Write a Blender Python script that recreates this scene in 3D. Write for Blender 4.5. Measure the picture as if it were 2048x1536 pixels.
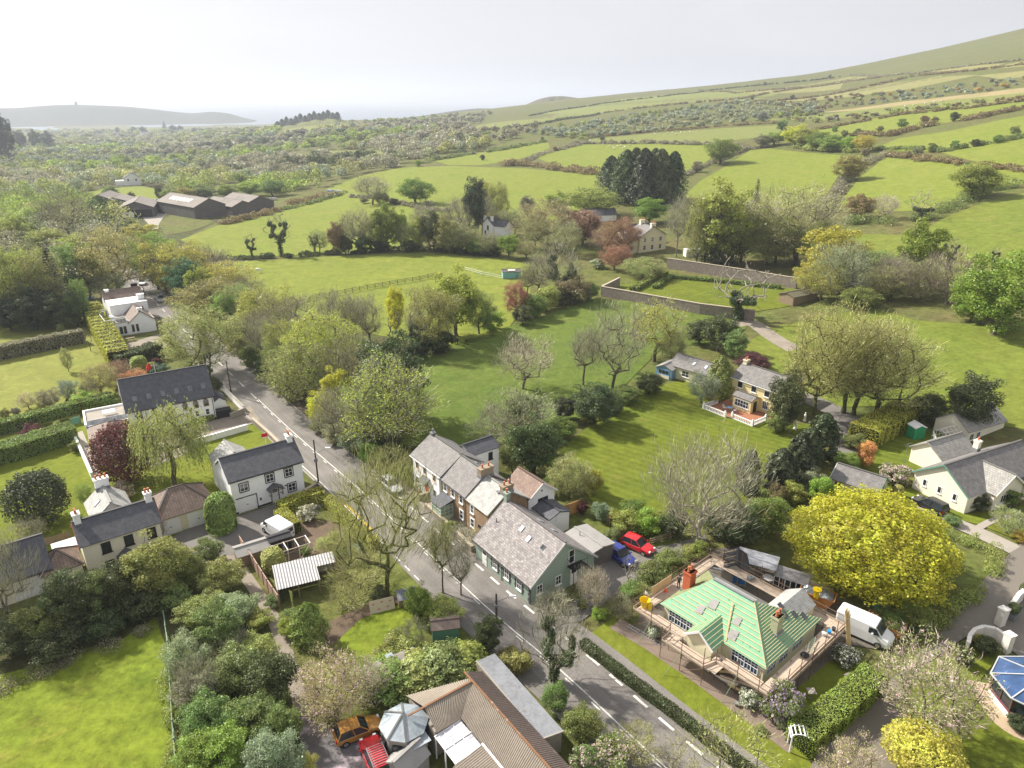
import bpy,bmesh,math,random
import numpy as np
from mathutils import Vector,Matrix
from mathutils.geometry import delaunay_2d_cdt
for _o in list(bpy.data.objects):
 bpy.data.objects.remove(_o,do_unlink=True)
S=bpy.context.scene
C=S.collection
R=math.radians
# --- camera
F=1420.0
PITCH=math.atan(571/F)
CAM_Z=50.0
cam_d=bpy.data.cameras.new('camera')
cam_d.sensor_width=36.0
cam_d.lens=F/2048*36.0
cam_d.clip_start=0.5
cam_d.clip_end=120000
cam=bpy.data.objects.new('camera',cam_d)
C.objects.link(cam)
cam.location=(0,0,CAM_Z)
cam.rotation_euler=(math.pi/2-PITCH,0,0)
S.camera=cam
# --- sky, sun, exposure
SUN_EL=R(40)
SUN_DIR=Vector((-0.86*math.cos(SUN_EL),0.51*math.cos(SUN_EL),math.sin(SUN_EL))).normalized()
W=bpy.data.worlds.new('World')
S.world=W
W.use_nodes=True
nt=W.node_tree
nt.nodes.clear()
out=nt.nodes.new('ShaderNodeOutputWorld')
bg=nt.nodes.new('ShaderNodeBackground')
sky=nt.nodes.new('ShaderNodeTexSky')
sky.sky_type='NISHITA'
sky.sun_disc=False
sky.sun_elevation=SUN_EL
sky.sun_rotation=math.atan2(SUN_DIR.x,SUN_DIR.y)
sky.altitude=50
sky.air_density=1.0
sky.dust_density=3.0
sky.ozone_density=1.0
hs=nt.nodes.new('ShaderNodeHueSaturation')
hs.inputs['Saturation'].default_value=0.22
hs.inputs['Value'].default_value=1.0
nt.links.new(sky.outputs[0],hs.inputs['Color'])
mixc=nt.nodes.new('ShaderNodeMix')
mixc.data_type='RGBA'
mixc.inputs['Factor'].default_value=0.8
mixc.inputs[7].default_value=(5.75,5.75,5.98,1)
nt.links.new(hs.outputs[0],mixc.inputs[6])
tcw=nt.nodes.new('ShaderNodeTexCoord');mpw=nt.nodes.new('ShaderNodeMapping');mpw.inputs['Scale'].default_value=(1.0,1.0,5.0)
nzw=nt.nodes.new('ShaderNodeTexNoise');nzw.inputs['Scale'].default_value=2.2;nzw.inputs['Detail'].default_value=5;nzw.inputs['Distortion'].default_value=0.6
mrw=nt.nodes.new('ShaderNodeMapRange');mrw.inputs['From Min'].default_value=0.3;mrw.inputs['From Max'].default_value=0.7;mrw.inputs['To Min'].default_value=0.93;mrw.inputs['To Max'].default_value=1.05
mlw=nt.nodes.new('ShaderNodeMix');mlw.data_type='RGBA';mlw.blend_type='MULTIPLY';mlw.inputs['Factor'].default_value=1
nt.links.new(tcw.outputs['Generated'],mpw.inputs['Vector']);nt.links.new(mpw.outputs[0],nzw.inputs['Vector']);nt.links.new(nzw.outputs['Fac'],mrw.inputs['Value'])
nt.links.new(mixc.outputs[2],mlw.inputs[6]);nt.links.new(mrw.outputs[0],mlw.inputs[7])
nt.links.new(mlw.outputs[2],bg.inputs['Color'])
bg.inputs['Strength'].default_value=0.079
nt.links.new(bg.outputs[0],out.inputs['Surface'])
sun_d=bpy.data.lights.new('sun','SUN')
sun_d.energy=4.6
sun_d.angle=R(2.0)
sun_d.color=(1.0,0.93,0.82)
sun=bpy.data.objects.new('sun',sun_d)
C.objects.link(sun)
sun.location=SUN_DIR*300
sun.rotation_euler=(-SUN_DIR).to_track_quat('-Z','Y').to_euler()
S.view_settings.view_transform='Standard'
S.view_settings.look='None'
S.view_settings.exposure=0.92
S.view_settings.gamma=1.0
S.view_settings.use_curve_mapping=False
S.render.engine='CYCLES'
S.cycles.max_bounces=8
S.cycles.diffuse_bounces=4
S.cycles.glossy_bounces=2
S.cycles.transmission_bounces=4
S.cycles.transparent_max_bounces=6
S.cycles.volume_bounces=0
S.cycles.use_denoising=True
# --- projection helpers
cP,sP=math.cos(PITCH),math.sin(PITCH)
def ray(u,v):
 x=(u-1024)/F;y=(768-v)/F
 return(x,cP+y*sP,-sP+y*cP)
def project(x,y,z):
 dz=z-CAM_Z
 f=y*cP-dz*sP
 return(1024+F*x/f,768-F*(y*sP+dz*cP)/f)
T_D=[1,100,150,200,280,400,600,850,1200,1600,2000,2600,3300,4200,9000]
T_H={-80:[0,0,0,0,-1,-3,-8,-14,-22,-30,-38,-48,-58,-66,-70],-26:[0,0,0,0,-1,-3,-8,-14,-22,-30,-38,-48,-58,-66,-70],-19:[0,0,0,0,-1,-3,-7,-11,-14,-18,-28,-45,-58,-66,-70],-15:[0,0,0,0,0,-2,-5,-4,6,16,2,-36,-58,-66,-70],-12:[0,0,0,0,0,-1,-2,-2,4,10,0,-34,-58,-66,-70],-8:[0,0,0,0,1,2,3,4,4,5,-2,-20,-40,-62,-70],-3:[0,0,0,0,1,3,7,11,16,21,22,14,-20,-60,-70],0:[0,0,0,0,1,4,9,14,21,28,30,24,-10,-60,-70],3.2:[0,0,0,0,2,5,11,17,26,37,54,34,0,-50,-70],6:[0,0,0,0.5,2.5,6,13,20,31,46,57,44,10,-40,-70],9:[0,0,0,1,3,7,14,23,37,55,64,55,20,-30,-70],22:[0,0,0,2,6,13,25,38,57,88,112,106,60,0,-70],33:[0,0,2,6,13,25,42,64,104,156,196,180,90,10,-70],38:[0,0,3,8,16,28,50,78,128,190,240,220,120,10,-70],45:[0,0,3,8,16,28,50,78,128,195,250,230,120,10,-70],80:[0,0,3,8,16,28,50,78,128,195,250,230,120,10,-70]}
_az=np.arange(-80,80.01,0.5)
_ld=np.linspace(math.log(40),math.log(9000),260)
_rows=np.array([np.interp(_ld,np.log(T_D),T_H[k])for k in sorted(T_H)])
_tab=np.array([np.interp(_az,sorted(T_H),_rows[:,j])for j in range(len(_ld))]).T
def _blur(a,s,ax):
 k=np.exp(-0.5*(np.arange(-3*s,3*s+1)/s)**2);k/=k.sum()
 pad=[(0,0),(0,0)];pad[ax]=(3*s,3*s)
 b=np.pad(a,pad,mode='edge')
 return np.apply_along_axis(lambda m:np.convolve(m,k,'valid'),ax,b)
_tab=_blur(_blur(_tab,3,0),5,1)
def hz(x,y):
 x=np.asarray(x,float);y=np.asarray(y,float)
 d=np.maximum(np.hypot(x,y),41)
 a=np.degrees(np.arctan2(x,y))
 fa=np.clip((a+80)/0.5,0,len(_az)-1.001)
 fd=np.clip((np.log(d)-_ld[0])/(_ld[1]-_ld[0]),0,len(_ld)-1.001)
 ia=fa.astype(int);jd=fd.astype(int);ta=fa-ia;td=fd-jd
 h=(_tab[ia,jd]*(1-ta)*(1-td)+_tab[ia+1,jd]*ta*(1-td)+_tab[ia,jd+1]*(1-ta)*td+_tab[ia+1,jd+1]*ta*td)
 k=np.clip((d-250)/700,0,1)
 h=h+k*(2.2*np.sin(x/97+1.3)*np.cos(y/131)+1.1*np.sin(x/41+y/53))
 return h
def H(x,y):
 return float(hz(x,y))
def G(u,v,h=0.0):
 d=ray(u,v)
 t=30.0;prev=t
 for _ in range(4000):
  x,y,z=d[0]*t,d[1]*t,CAM_Z+d[2]*t
  if z<=H(x,y)+h:
   break
  prev=t
  t*=1.012
  if t>3300:
   n=math.hypot(d[0],d[1]);q=np.linspace(300,2600,400)
   xs,ys=d[0]/n*q,d[1]/n*q
   k=int(np.argmax((hz(xs,ys)-CAM_Z)/q))
   return Vector((xs[k],ys[k],H(xs[k],ys[k])))
 lo,hi=prev,t
 for _ in range(26):
  m=(lo+hi)/2
  if CAM_Z+d[2]*m<=H(d[0]*m,d[1]*m)+h:hi=m
  else:lo=m
 x,y=d[0]*hi,d[1]*hi
 return Vector((x,y,H(x,y)))
def depth_at(p):
 return p[1]*cP-(p[2]-CAM_Z)*sP
def height_to(p,vtop):
 lo,hi=0.0,80.0
 for _ in range(40):
  m=(lo+hi)/2
  if project(p[0],p[1],p[2]+m)[1]>vtop:lo=m
  else:hi=m
 return lo
# --- tagging
def tag(o,label=None,cat=None,group=None,kind=None):
 if label:o['label']=label
 if cat:o['category']=cat
 if group:o['group']=group
 if kind:o['kind']=kind
 return o
def thing(name,label,cat,loc=(0,0,0),rz=0.0,group=None):
 o=bpy.data.objects.new(name,None)
 o.empty_display_size=0.3
 C.objects.link(o)
 o.location=loc
 o.rotation_euler=(0,0,rz)
 return tag(o,label,cat,group)
# --- materials
def srgb(r,g,b):
 f=lambda c:(c/255/12.92)if c/255<=0.04045 else((c/255+0.055)/1.055)**2.4
 return(f(r),f(g),f(b))
def _n(t,typ,**kw):
 n=t.nodes.new(typ)
 for k,v in kw.items():
  setattr(n,k,v)
 return n
def base_mat(name):
 m=bpy.data.materials.new(name)
 m.use_nodes=True
 t=m.node_tree
 b=t.nodes['Principled BSDF']
 return m,t,b
_mats={}
def M(name,col,rough=0.8,var=0.25,scale=1.5,fine=None,bump=0.0,metal=0.0,spec=0.3,stain=None,coord='Object'):
 if name in _mats:return _mats[name]
 m,t,b=base_mat(name)
 tc=_n(t,'ShaderNodeTexCoord')
 n1=_n(t,'ShaderNodeTexNoise');n1.inputs['Scale'].default_value=scale;n1.inputs['Detail'].default_value=5
 n2=_n(t,'ShaderNodeTexNoise');n2.inputs['Scale'].default_value=fine or scale*9;n2.inputs['Detail'].default_value=3
 t.links.new(tc.outputs[coord],n1.inputs['Vector']);t.links.new(tc.outputs[coord],n2.inputs['Vector'])
 ad=_n(t,'ShaderNodeMath',operation='ADD')
 t.links.new(n1.outputs['Fac'],ad.inputs[0]);t.links.new(n2.outputs['Fac'],ad.inputs[1])
 mr=_n(t,'ShaderNodeMapRange')
 mr.inputs['From Min'].default_value=0.6;mr.inputs['From Max'].default_value=1.4
 mr.inputs['To Min'].default_value=1-var;mr.inputs['To Max'].default_value=1+var
 t.links.new(ad.outputs[0],mr.inputs['Value'])
 mx=_n(t,'ShaderNodeMix',data_type='RGBA',blend_type='MULTIPLY')
 mx.inputs['Factor'].default_value=1
 mx.inputs[6].default_value=(*col,1)
 t.links.new(mr.outputs[0],mx.inputs[7])
 last=mx.outputs[2]
 if stain:
  n3=_n(t,'ShaderNodeTexNoise');n3.inputs['Scale'].default_value=scale*0.6;n3.inputs['Detail'].default_value=8
  n3.inputs['Roughness'].default_value=0.7
  t.links.new(tc.outputs[coord],n3.inputs['Vector'])
  cr=_n(t,'ShaderNodeMapRange');cr.inputs['From Min'].default_value=stain[3];cr.inputs['From Max'].default_value=stain[3]+0.12
  t.links.new(n3.outputs['Fac'],cr.inputs['Value'])
  m2=_n(t,'ShaderNodeMix',data_type='RGBA')
  t.links.new(cr.outputs[0],m2.inputs['Factor']);t.links.new(last,m2.inputs[6])
  m2.inputs[7].default_value=(*stain[:3],1)
  last=m2.outputs[2]
 t.links.new(last,b.inputs['Base Color'])
 b.inputs['Roughness'].default_value=rough
 b.inputs['Metallic'].default_value=metal
 b.inputs['Specular IOR Level'].default_value=spec
 if bump:
  bp=_n(t,'ShaderNodeBump');bp.inputs['Strength'].default_value=bump;bp.inputs['Distance'].default_value=0.05
  t.links.new(n2.outputs['Fac'],bp.inputs['Height']);t.links.new(bp.outputs[0],b.inputs['Normal'])
 _mats[name]=m
 return m
def M_slate(name,c1,c2,mortar,bw=0.30,rh=0.20,lich=None,rough=0.7,off=0.5):
 if name in _mats:return _mats[name]
 m,t,b=base_mat(name)
 uv=_n(t,'ShaderNodeUVMap')
 br=_n(t,'ShaderNodeTexBrick');br.offset=off
 br.inputs['Color1'].default_value=(*c1,1);br.inputs['Color2'].default_value=(*c2,1)
 br.inputs['Mortar'].default_value=(*mortar,1)
 br.inputs['Scale'].default_value=1.0
 br.inputs['Mortar Size'].default_value=0.018
 br.inputs['Mortar Smooth'].default_value=0.2
 br.inputs['Brick Width'].default_value=bw
 br.inputs['Row Height'].default_value=rh
 t.links.new(uv.outputs[0],br.inputs['Vector'])
 nz=_n(t,'ShaderNodeTexNoise');nz.inputs['Scale'].default_value=1.4;nz.inputs['Detail'].default_value=7
 nz.inputs['Roughness'].default_value=0.65
 t.links.new(uv.outputs[0],nz.inputs['Vector'])
 mr=_n(t,'ShaderNodeMapRange');mr.inputs['From Min'].default_value=0.3;mr.inputs['From Max'].default_value=0.7
 mr.inputs['To Min'].default_value=0.72;mr.inputs['To Max'].default_value=1.3
 t.links.new(nz.outputs['Fac'],mr.inputs['Value'])
 mx=_n(t,'ShaderNodeMix',data_type='RGBA',blend_type='MULTIPLY');mx.inputs['Factor'].default_value=1
 t.links.new(br.outputs['Color'],mx.inputs[6]);t.links.new(mr.outputs[0],mx.inputs[7])
 last=mx.outputs[2]
 if lich:
  n3=_n(t,'ShaderNodeTexNoise');n3.inputs['Scale'].default_value=lich[4];n3.inputs['Detail'].default_value=6
  n3.inputs['Roughness'].default_value=0.75
  t.links.new(uv.outputs[0],n3.inputs['Vector'])
  cr=_n(t,'ShaderNodeMapRange');cr.inputs['From Min'].default_value=lich[3];cr.inputs['From Max'].default_value=lich[3]+0.1
  t.links.new(n3.outputs['Fac'],cr.inputs['Value'])
  m2=_n(t,'ShaderNodeMix',data_type='RGBA')
  t.links.new(cr.outputs[0],m2.inputs['Factor']);t.links.new(last,m2.inputs[6]);m2.inputs[7].default_value=(*lich[:3],1)
  last=m2.outputs[2]
 t.links.new(last,b.inputs['Base Color'])
 b.inputs['Roughness'].default_value=rough
 bp=_n(t,'ShaderNodeBump');bp.inputs['Strength'].default_value=0.5;bp.inputs['Distance'].default_value=0.03
 t.links.new(br.outputs['Fac'],bp.inputs['Height']);bp.invert=True
 t.links.new(bp.outputs[0],b.inputs['Normal'])
 _mats[name]=m
 return m
def M_grass(name,col,col2,stripes=None,rough_amt=0.3):
 if name in _mats:return _mats[name]
 m,t,b=base_mat(name)
 geo=_n(t,'ShaderNodeNewGeometry')
 n1=_n(t,'ShaderNodeTexNoise');n1.inputs['Scale'].default_value=0.05;n1.inputs['Detail'].default_value=9;n1.inputs['Roughness'].default_value=0.62
 n2=_n(t,'ShaderNodeTexNoise');n2.inputs['Scale'].default_value=1.1;n2.inputs['Detail'].default_value=6;n2.inputs['Roughness'].default_value=0.7
 n3=_n(t,'ShaderNodeTexNoise');n3.inputs['Scale'].default_value=0.35;n3.inputs['Detail'].default_value=6;n3.inputs['Roughness'].default_value=0.65
 for n in(n1,n2,n3):t.links.new(geo.outputs['Position'],n.inputs['Vector'])
 r1=_n(t,'ShaderNodeMapRange');r1.inputs['From Min'].default_value=0.36;r1.inputs['From Max'].default_value=0.64
 t.links.new(n1.outputs['Fac'],r1.inputs['Value'])
 mx=_n(t,'ShaderNodeMix',data_type='RGBA')
 mx.inputs[6].default_value=(*col,1);mx.inputs[7].default_value=(*col2,1)
 t.links.new(r1.outputs[0],mx.inputs['Factor'])
 last=mx.outputs[2]
 ad=_n(t,'ShaderNodeMath',operation='ADD');t.links.new(n2.outputs['Fac'],ad.inputs[0]);t.links.new(n3.outputs['Fac'],ad.inputs[1])
 r2=_n(t,'ShaderNodeMapRange');r2.inputs['From Min'].default_value=0.72;r2.inputs['From Max'].default_value=1.28
 r2.inputs['To Min'].default_value=1-rough_amt;r2.inputs['To Max'].default_value=1+rough_amt
 t.links.new(ad.outputs[0],r2.inputs['Value'])
 m2=_n(t,'ShaderNodeMix',data_type='RGBA',blend_type='MULTIPLY');m2.inputs['Factor'].default_value=1
 t.links.new(last,m2.inputs[6]);t.links.new(r2.outputs[0],m2.inputs[7])
 last=m2.outputs[2]
 n4=_n(t,'ShaderNodeTexNoise');n4.inputs['Scale'].default_value=0.16;n4.inputs['Detail'].default_value=8;n4.inputs['Roughness'].default_value=0.72
 t.links.new(geo.outputs['Position'],n4.inputs['Vector'])
 for lo_,hi_,mul in((0.56,0.70,(1.35,1.02,1.7)),(0.44,0.33,(0.66,0.78,0.8))):
  r4=_n(t,'ShaderNodeMapRange');r4.inputs['From Min'].default_value=lo_;r4.inputs['From Max'].default_value=hi_;r4.inputs['To Max'].default_value=0.75
  t.links.new(n4.outputs['Fac'],r4.inputs['Value'])
  m4=_n(t,'ShaderNodeMix',data_type='RGBA',blend_type='MULTIPLY');t.links.new(r4.outputs[0],m4.inputs['Factor'])
  t.links.new(last,m4.inputs[6]);m4.inputs[7].default_value=(*mul,1);last=m4.outputs[2]
 if stripes:
  mp=_n(t,'ShaderNodeMapping');mp.inputs['Rotation'].default_value=(0,0,stripes[0])
  t.links.new(geo.outputs['Position'],mp.inputs['Vector'])
  wv=_n(t,'ShaderNodeTexWave');wv.inputs['Scale'].default_value=stripes[1];wv.inputs['Distortion'].default_value=1.2
  wv.inputs['Detail'].default_value=2;wv.inputs['Detail Scale'].default_value=0.6
  t.links.new(mp.outputs[0],wv.inputs['Vector'])
  r3=_n(t,'ShaderNodeMapRange');r3.inputs['To Min'].default_value=1-stripes[2];r3.inputs['To Max'].default_value=1+stripes[2]
  t.links.new(wv.outputs['Fac'],r3.inputs['Value'])
  m3=_n(t,'ShaderNodeMix',data_type='RGBA',blend_type='MULTIPLY');m3.inputs['Factor'].default_value=1
  t.links.new(last,m3.inputs[6]);t.links.new(r3.outputs[0],m3.inputs[7]);last=m3.outputs[2]
 t.links.new(last,b.inputs['Base Color'])
 b.inputs['Roughness'].default_value=0.9
 b.inputs['Specular IOR Level'].default_value=0.1
 bp=_n(t,'ShaderNodeBump');bp.inputs['Strength'].default_value=0.6;bp.inputs['Distance'].default_value=0.25
 t.links.new(n2.outputs['Fac'],bp.inputs['Height']);t.links.new(bp.outputs[0],b.inputs['Normal'])
 _mats[name]=m
 return m
def M_leaf(name,use_attr=False,transl=0.35):
 if name in _mats:return _mats[name]
 m=bpy.data.materials.new(name);m.use_nodes=True
 t=m.node_tree;t.nodes.clear()
 o=_n(t,'ShaderNodeOutputMaterial')
 if use_attr:
  src=_n(t,'ShaderNodeAttribute');src.attribute_name='tint';col=src.outputs['Color']
 else:
  src=_n(t,'ShaderNodeObjectInfo');col=src.outputs['Color']
 geo=_n(t,'ShaderNodeNewGeometry')
 nz=_n(t,'ShaderNodeTexNoise');nz.inputs['Scale'].default_value=0.55;nz.inputs['Detail'].default_value=3
 t.links.new(geo.outputs['Position'],nz.inputs['Vector'])
 r0=_n(t,'ShaderNodeMapRange');r0.inputs['To Min'].default_value=0.62;r0.inputs['To Max'].default_value=1.38
 t.links.new(geo.outputs['Random Per Island'],r0.inputs['Value'])
 r1=_n(t,'ShaderNodeMapRange');r1.inputs['From Min'].default_value=0.3;r1.inputs['From Max'].default_value=0.7
 r1.inputs['To Min'].default_value=0.8;r1.inputs['To Max'].default_value=1.22
 t.links.new(nz.outputs['Fac'],r1.inputs['Value'])
 ml=_n(t,'ShaderNodeMath',operation='MULTIPLY');t.links.new(r0.outputs[0],ml.inputs[0]);t.links.new(r1.outputs[0],ml.inputs[1])
 r2=_n(t,'ShaderNodeMapRange');r2.inputs['From Min'].default_value=0.3;r2.inputs['From Max'].default_value=0.7
 r2.inputs['To Min'].default_value=0.485;r2.inputs['To Max'].default_value=0.515
 t.links.new(nz.outputs['Fac'],r2.inputs['Value'])
 hv=_n(t,'ShaderNodeHueSaturation');t.links.new(col,hv.inputs['Color'])
 t.links.new(ml.outputs[0],hv.inputs['Value']);t.links.new(r2.outputs[0],hv.inputs['Hue'])
 d=_n(t,'ShaderNodeBsdfDiffuse');tr=_n(t,'ShaderNodeBsdfTranslucent')
 t.links.new(hv.outputs[0],d.inputs['Color']);t.links.new(hv.outputs[0],tr.inputs['Color'])
 gl=_n(t,'ShaderNodeBsdfGlossy');gl.inputs['Roughness'].default_value=0.45;gl.inputs['Color'].default_value=(0.8,0.85,0.8,1)
 mx=_n(t,'ShaderNodeMixShader');mx.inputs[0].default_value=transl
 t.links.new(d.outputs[0],mx.inputs[1]);t.links.new(tr.outputs[0],mx.inputs[2])
 m3=_n(t,'ShaderNodeMixShader');m3.inputs[0].default_value=0.03
 t.links.new(mx.outputs[0],m3.inputs[1]);t.links.new(gl.outputs[0],m3.inputs[2])
 t.links.new(m3.outputs[0],o.inputs['Surface'])
 _mats[name]=m
 return m
def M_bark(name):
 if name in _mats:return _mats[name]
 m,t,b=base_mat(name)
 src=_n(t,'ShaderNodeObjectInfo')
 geo=_n(t,'ShaderNodeNewGeometry')
 nz=_n(t,'ShaderNodeTexNoise');nz.inputs['Scale'].default_value=2.5;nz.inputs['Detail'].default_value=4
 t.links.new(geo.outputs['Position'],nz.inputs['Vector'])
 r=_n(t,'ShaderNodeMapRange');r.inputs['From Min'].default_value=0.3;r.inputs['From Max'].default_value=0.7
 r.inputs['To Min'].default_value=0.6;r.inputs['To Max'].default_value=1.4
 t.links.new(nz.outputs['Fac'],r.inputs['Value'])
 hv=_n(t,'ShaderNodeHueSaturation');t.links.new(src.outputs['Color'],hv.inputs['Color']);t.links.new(r.outputs[0],hv.inputs['Value'])
 t.links.new(hv.outputs[0],b.inputs['Base Color']);b.inputs['Roughness'].default_value=0.9
 b.inputs['Specular IOR Level'].default_value=0.15
 _mats[name]=m
 return m
def M_glass(name,col=(0.02,0.025,0.03),rough=0.06):
 if name in _mats:return _mats[name]
 m,t,b=base_mat(name)
 nz=_n(t,'ShaderNodeTexNoise');nz.inputs['Scale'].default_value=1.2
 tc=_n(t,'ShaderNodeTexCoord');t.links.new(tc.outputs['Object'],nz.inputs['Vector'])
 mr=_n(t,'ShaderNodeMapRange');mr.inputs['To Min'].default_value=0.4;mr.inputs['To Max'].default_value=2.2
 t.links.new(nz.outputs['Fac'],mr.inputs['Value'])
 mx=_n(t,'ShaderNodeMix',data_type='RGBA',blend_type='MULTIPLY');mx.inputs['Factor'].default_value=1
 mx.inputs[6].default_value=(*col,1);t.links.new(mr.outputs[0],mx.inputs[7])
 t.links.new(mx.outputs[2],b.inputs['Base Color'])
 b.inputs['Roughness'].default_value=rough;b.inputs['Specular IOR Level'].default_value=0.6
 _mats[name]=m
 return m
# --- mesh builder
class MB:
 def __init__(s):
  s.v=[];s.f=[];s.uv=[];s.mi=[]
 def add(s,vs,fs,uvs=None,mi=0):
  k=len(s.v);s.v+=[tuple(p)for p in vs]
  for i,f in enumerate(fs):
   s.f.append(tuple(a+k for a in f));s.uv.append(uvs[i]if uvs else None);s.mi.append(mi)
  return s
 def box(s,x0,x1,y0,y1,z0,z1,mi=0):
  return s.add([(x0,y0,z0),(x1,y0,z0),(x1,y1,z0),(x0,y1,z0),(x0,y0,z1),(x1,y0,z1),(x1,y1,z1),(x0,y1,z1)],[(0,3,2,1),(4,5,6,7),(0,1,5,4),(1,2,6,5),(2,3,7,6),(3,0,4,7)],mi=mi)
 def beam(s,a,b,w,h,mi=0,up=(0,0,1)):
  a=Vector(a);b=Vector(b);d=(b-a).normalized();upv=Vector(up)
  if abs(d.dot(upv))>0.98:upv=Vector((1,0,0))
  r=d.cross(upv).normalized()*(w/2);q=r.cross(d).normalized()*(h/2)
  vs=[a-r-q,a+r-q,a+r+q,a-r+q,b-r-q,b+r-q,b+r+q,b-r+q]
  return s.add(vs,[(0,3,2,1),(4,5,6,7),(0,1,5,4),(1,2,6,5),(2,3,7,6),(3,0,4,7)],mi=mi)
 def tube(s,a,b,r0,r1=None,n=6,cap=True,mi=0):
  a=Vector(a);b=Vector(b);r1=r0 if r1 is None else r1
  d=(b-a).normalized();u=d.orthogonal().normalized();w=d.cross(u)
  vs=[]
  for p,r in((a,r0),(b,r1)):
   for i in range(n):
    t=2*math.pi*i/n
    vs.append(p+u*(math.cos(t)*r)+w*(math.sin(t)*r))
  fs=[(i,(i+1)%n,n+(i+1)%n,n+i)for i in range(n)]
  if cap:fs+=[tuple(range(n-1,-1,-1)),tuple(range(n,2*n))]
  return s.add(vs,fs,mi=mi)
 def lathe(s,c,prof,n=12,mi=0):
  vs=[];fs=[]
  for(r,z)in prof:
   for i in range(n):
    t=2*math.pi*i/n;vs.append((c[0]+r*math.cos(t),c[1]+r*math.sin(t),c[2]+z))
  for j in range(len(prof)-1):
   for i in range(n):
    fs.append((j*n+i,j*n+(i+1)%n,(j+1)*n+(i+1)%n,(j+1)*n+i))
  fs.append(tuple(range(n-1,-1,-1)));fs.append(tuple(range((len(prof)-1)*n,len(prof)*n)))
  return s.add(vs,fs,mi=mi)
 def prism(s,poly,z0,z1,mi=0):
  n=len(poly)
  vs=[(p[0],p[1],z0)for p in poly]+[(p[0],p[1],z1)for p in poly]
  fs=[tuple(range(n-1,-1,-1)),tuple(range(n,2*n))]+[(i,(i+1)%n,n+(i+1)%n,n+i)for i in range(n)]
  return s.add(vs,fs,mi=mi)
 def slab(s,pts,th,uv=None,mi=0):
  P=[Vector(p)for p in pts];n=len(P)
  nr=(P[1]-P[0]).cross(P[-1]-P[0]).normalized()
  if nr.z<0:P=P[::-1];nr=-nr
  low=[p-nr*th for p in P]
  hd=Vector((nr.x,nr.y,0))
  dn=Vector((0,1,0))if hd.length<1e-4 else hd.normalized()
  al=Vector((-dn.y,dn.x,0));sl=al.cross(nr).normalized()
  if uv is not None:al=uv;sl=al.cross(nr).normalized()
  fs=[tuple(range(n)),tuple(range(2*n-1,n-1,-1))]+[(i,n+i,n+(i+1)%n,(i+1)%n)for i in range(n)]
  V=P+low
  uvs=[[(V[a].dot(al),V[a].dot(sl))for a in f]for f in fs]
  return s.add(V,fs,uvs,mi)
 def build(s,name,mat,parent=None,loc=None,smooth=False):
  me=bpy.data.meshes.new(name)
  me.from_pydata(s.v,[],s.f)
  if any(u is not None for u in s.uv):
   l=me.uv_layers.new(name='UVMap');k=0
   data=np.zeros((len(me.loops),2),np.float32)
   for f,u in zip(s.f,s.uv):
    if u is not None:data[k:k+len(f)]=u
    k+=len(f)
   l.data.foreach_set('uv',data.ravel())
  ms=mat if isinstance(mat,(list,tuple))else[mat]
  for m in ms:me.materials.append(m)
  if len(ms)>1:me.polygons.foreach_set('material_index',s.mi)
  if smooth:me.polygons.foreach_set('use_smooth',[True]*len(s.f))
  me.update()
  o=bpy.data.objects.new(name,me);C.objects.link(o)
  if parent:o.parent=parent
  if loc is not None:o.location=loc
  return o
def np_mesh(name,V,Q,mats,mi=None,attr=None,smooth=False):
 me=bpy.data.meshes.new(name)
 V=np.asarray(V,np.float32);Q=np.asarray(Q,np.int32)
 k=Q.shape[1]
 me.vertices.add(len(V));me.vertices.foreach_set('co',V.ravel())
 me.loops.add(Q.size);me.loops.foreach_set('vertex_index',Q.ravel())
 me.polygons.add(len(Q));me.polygons.foreach_set('loop_start',np.arange(0,Q.size,k,dtype=np.int32))
 me.polygons.foreach_set('loop_total',np.full(len(Q),k,np.int32))
 for m in(mats if isinstance(mats,(list,tuple))else[mats]):me.materials.append(m)
 if mi is not None:me.polygons.foreach_set('material_index',np.asarray(mi,np.int32))
 if smooth:me.polygons.foreach_set('use_smooth',np.ones(len(Q),bool))
 if attr is not None:
  a=me.attributes.new('tint','FLOAT_COLOR','FACE')
  a.data.foreach_set('color',np.concatenate([attr,np.ones((len(attr),1))],1).astype(np.float32).ravel())
 me.update(calc_edges=True)
 return me
def link(name,me,parent=None,loc=None):
 o=bpy.data.objects.new(name,me);C.objects.link(o)
 if parent:o.parent=parent
 if loc is not None:o.location=loc
 return o
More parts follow.
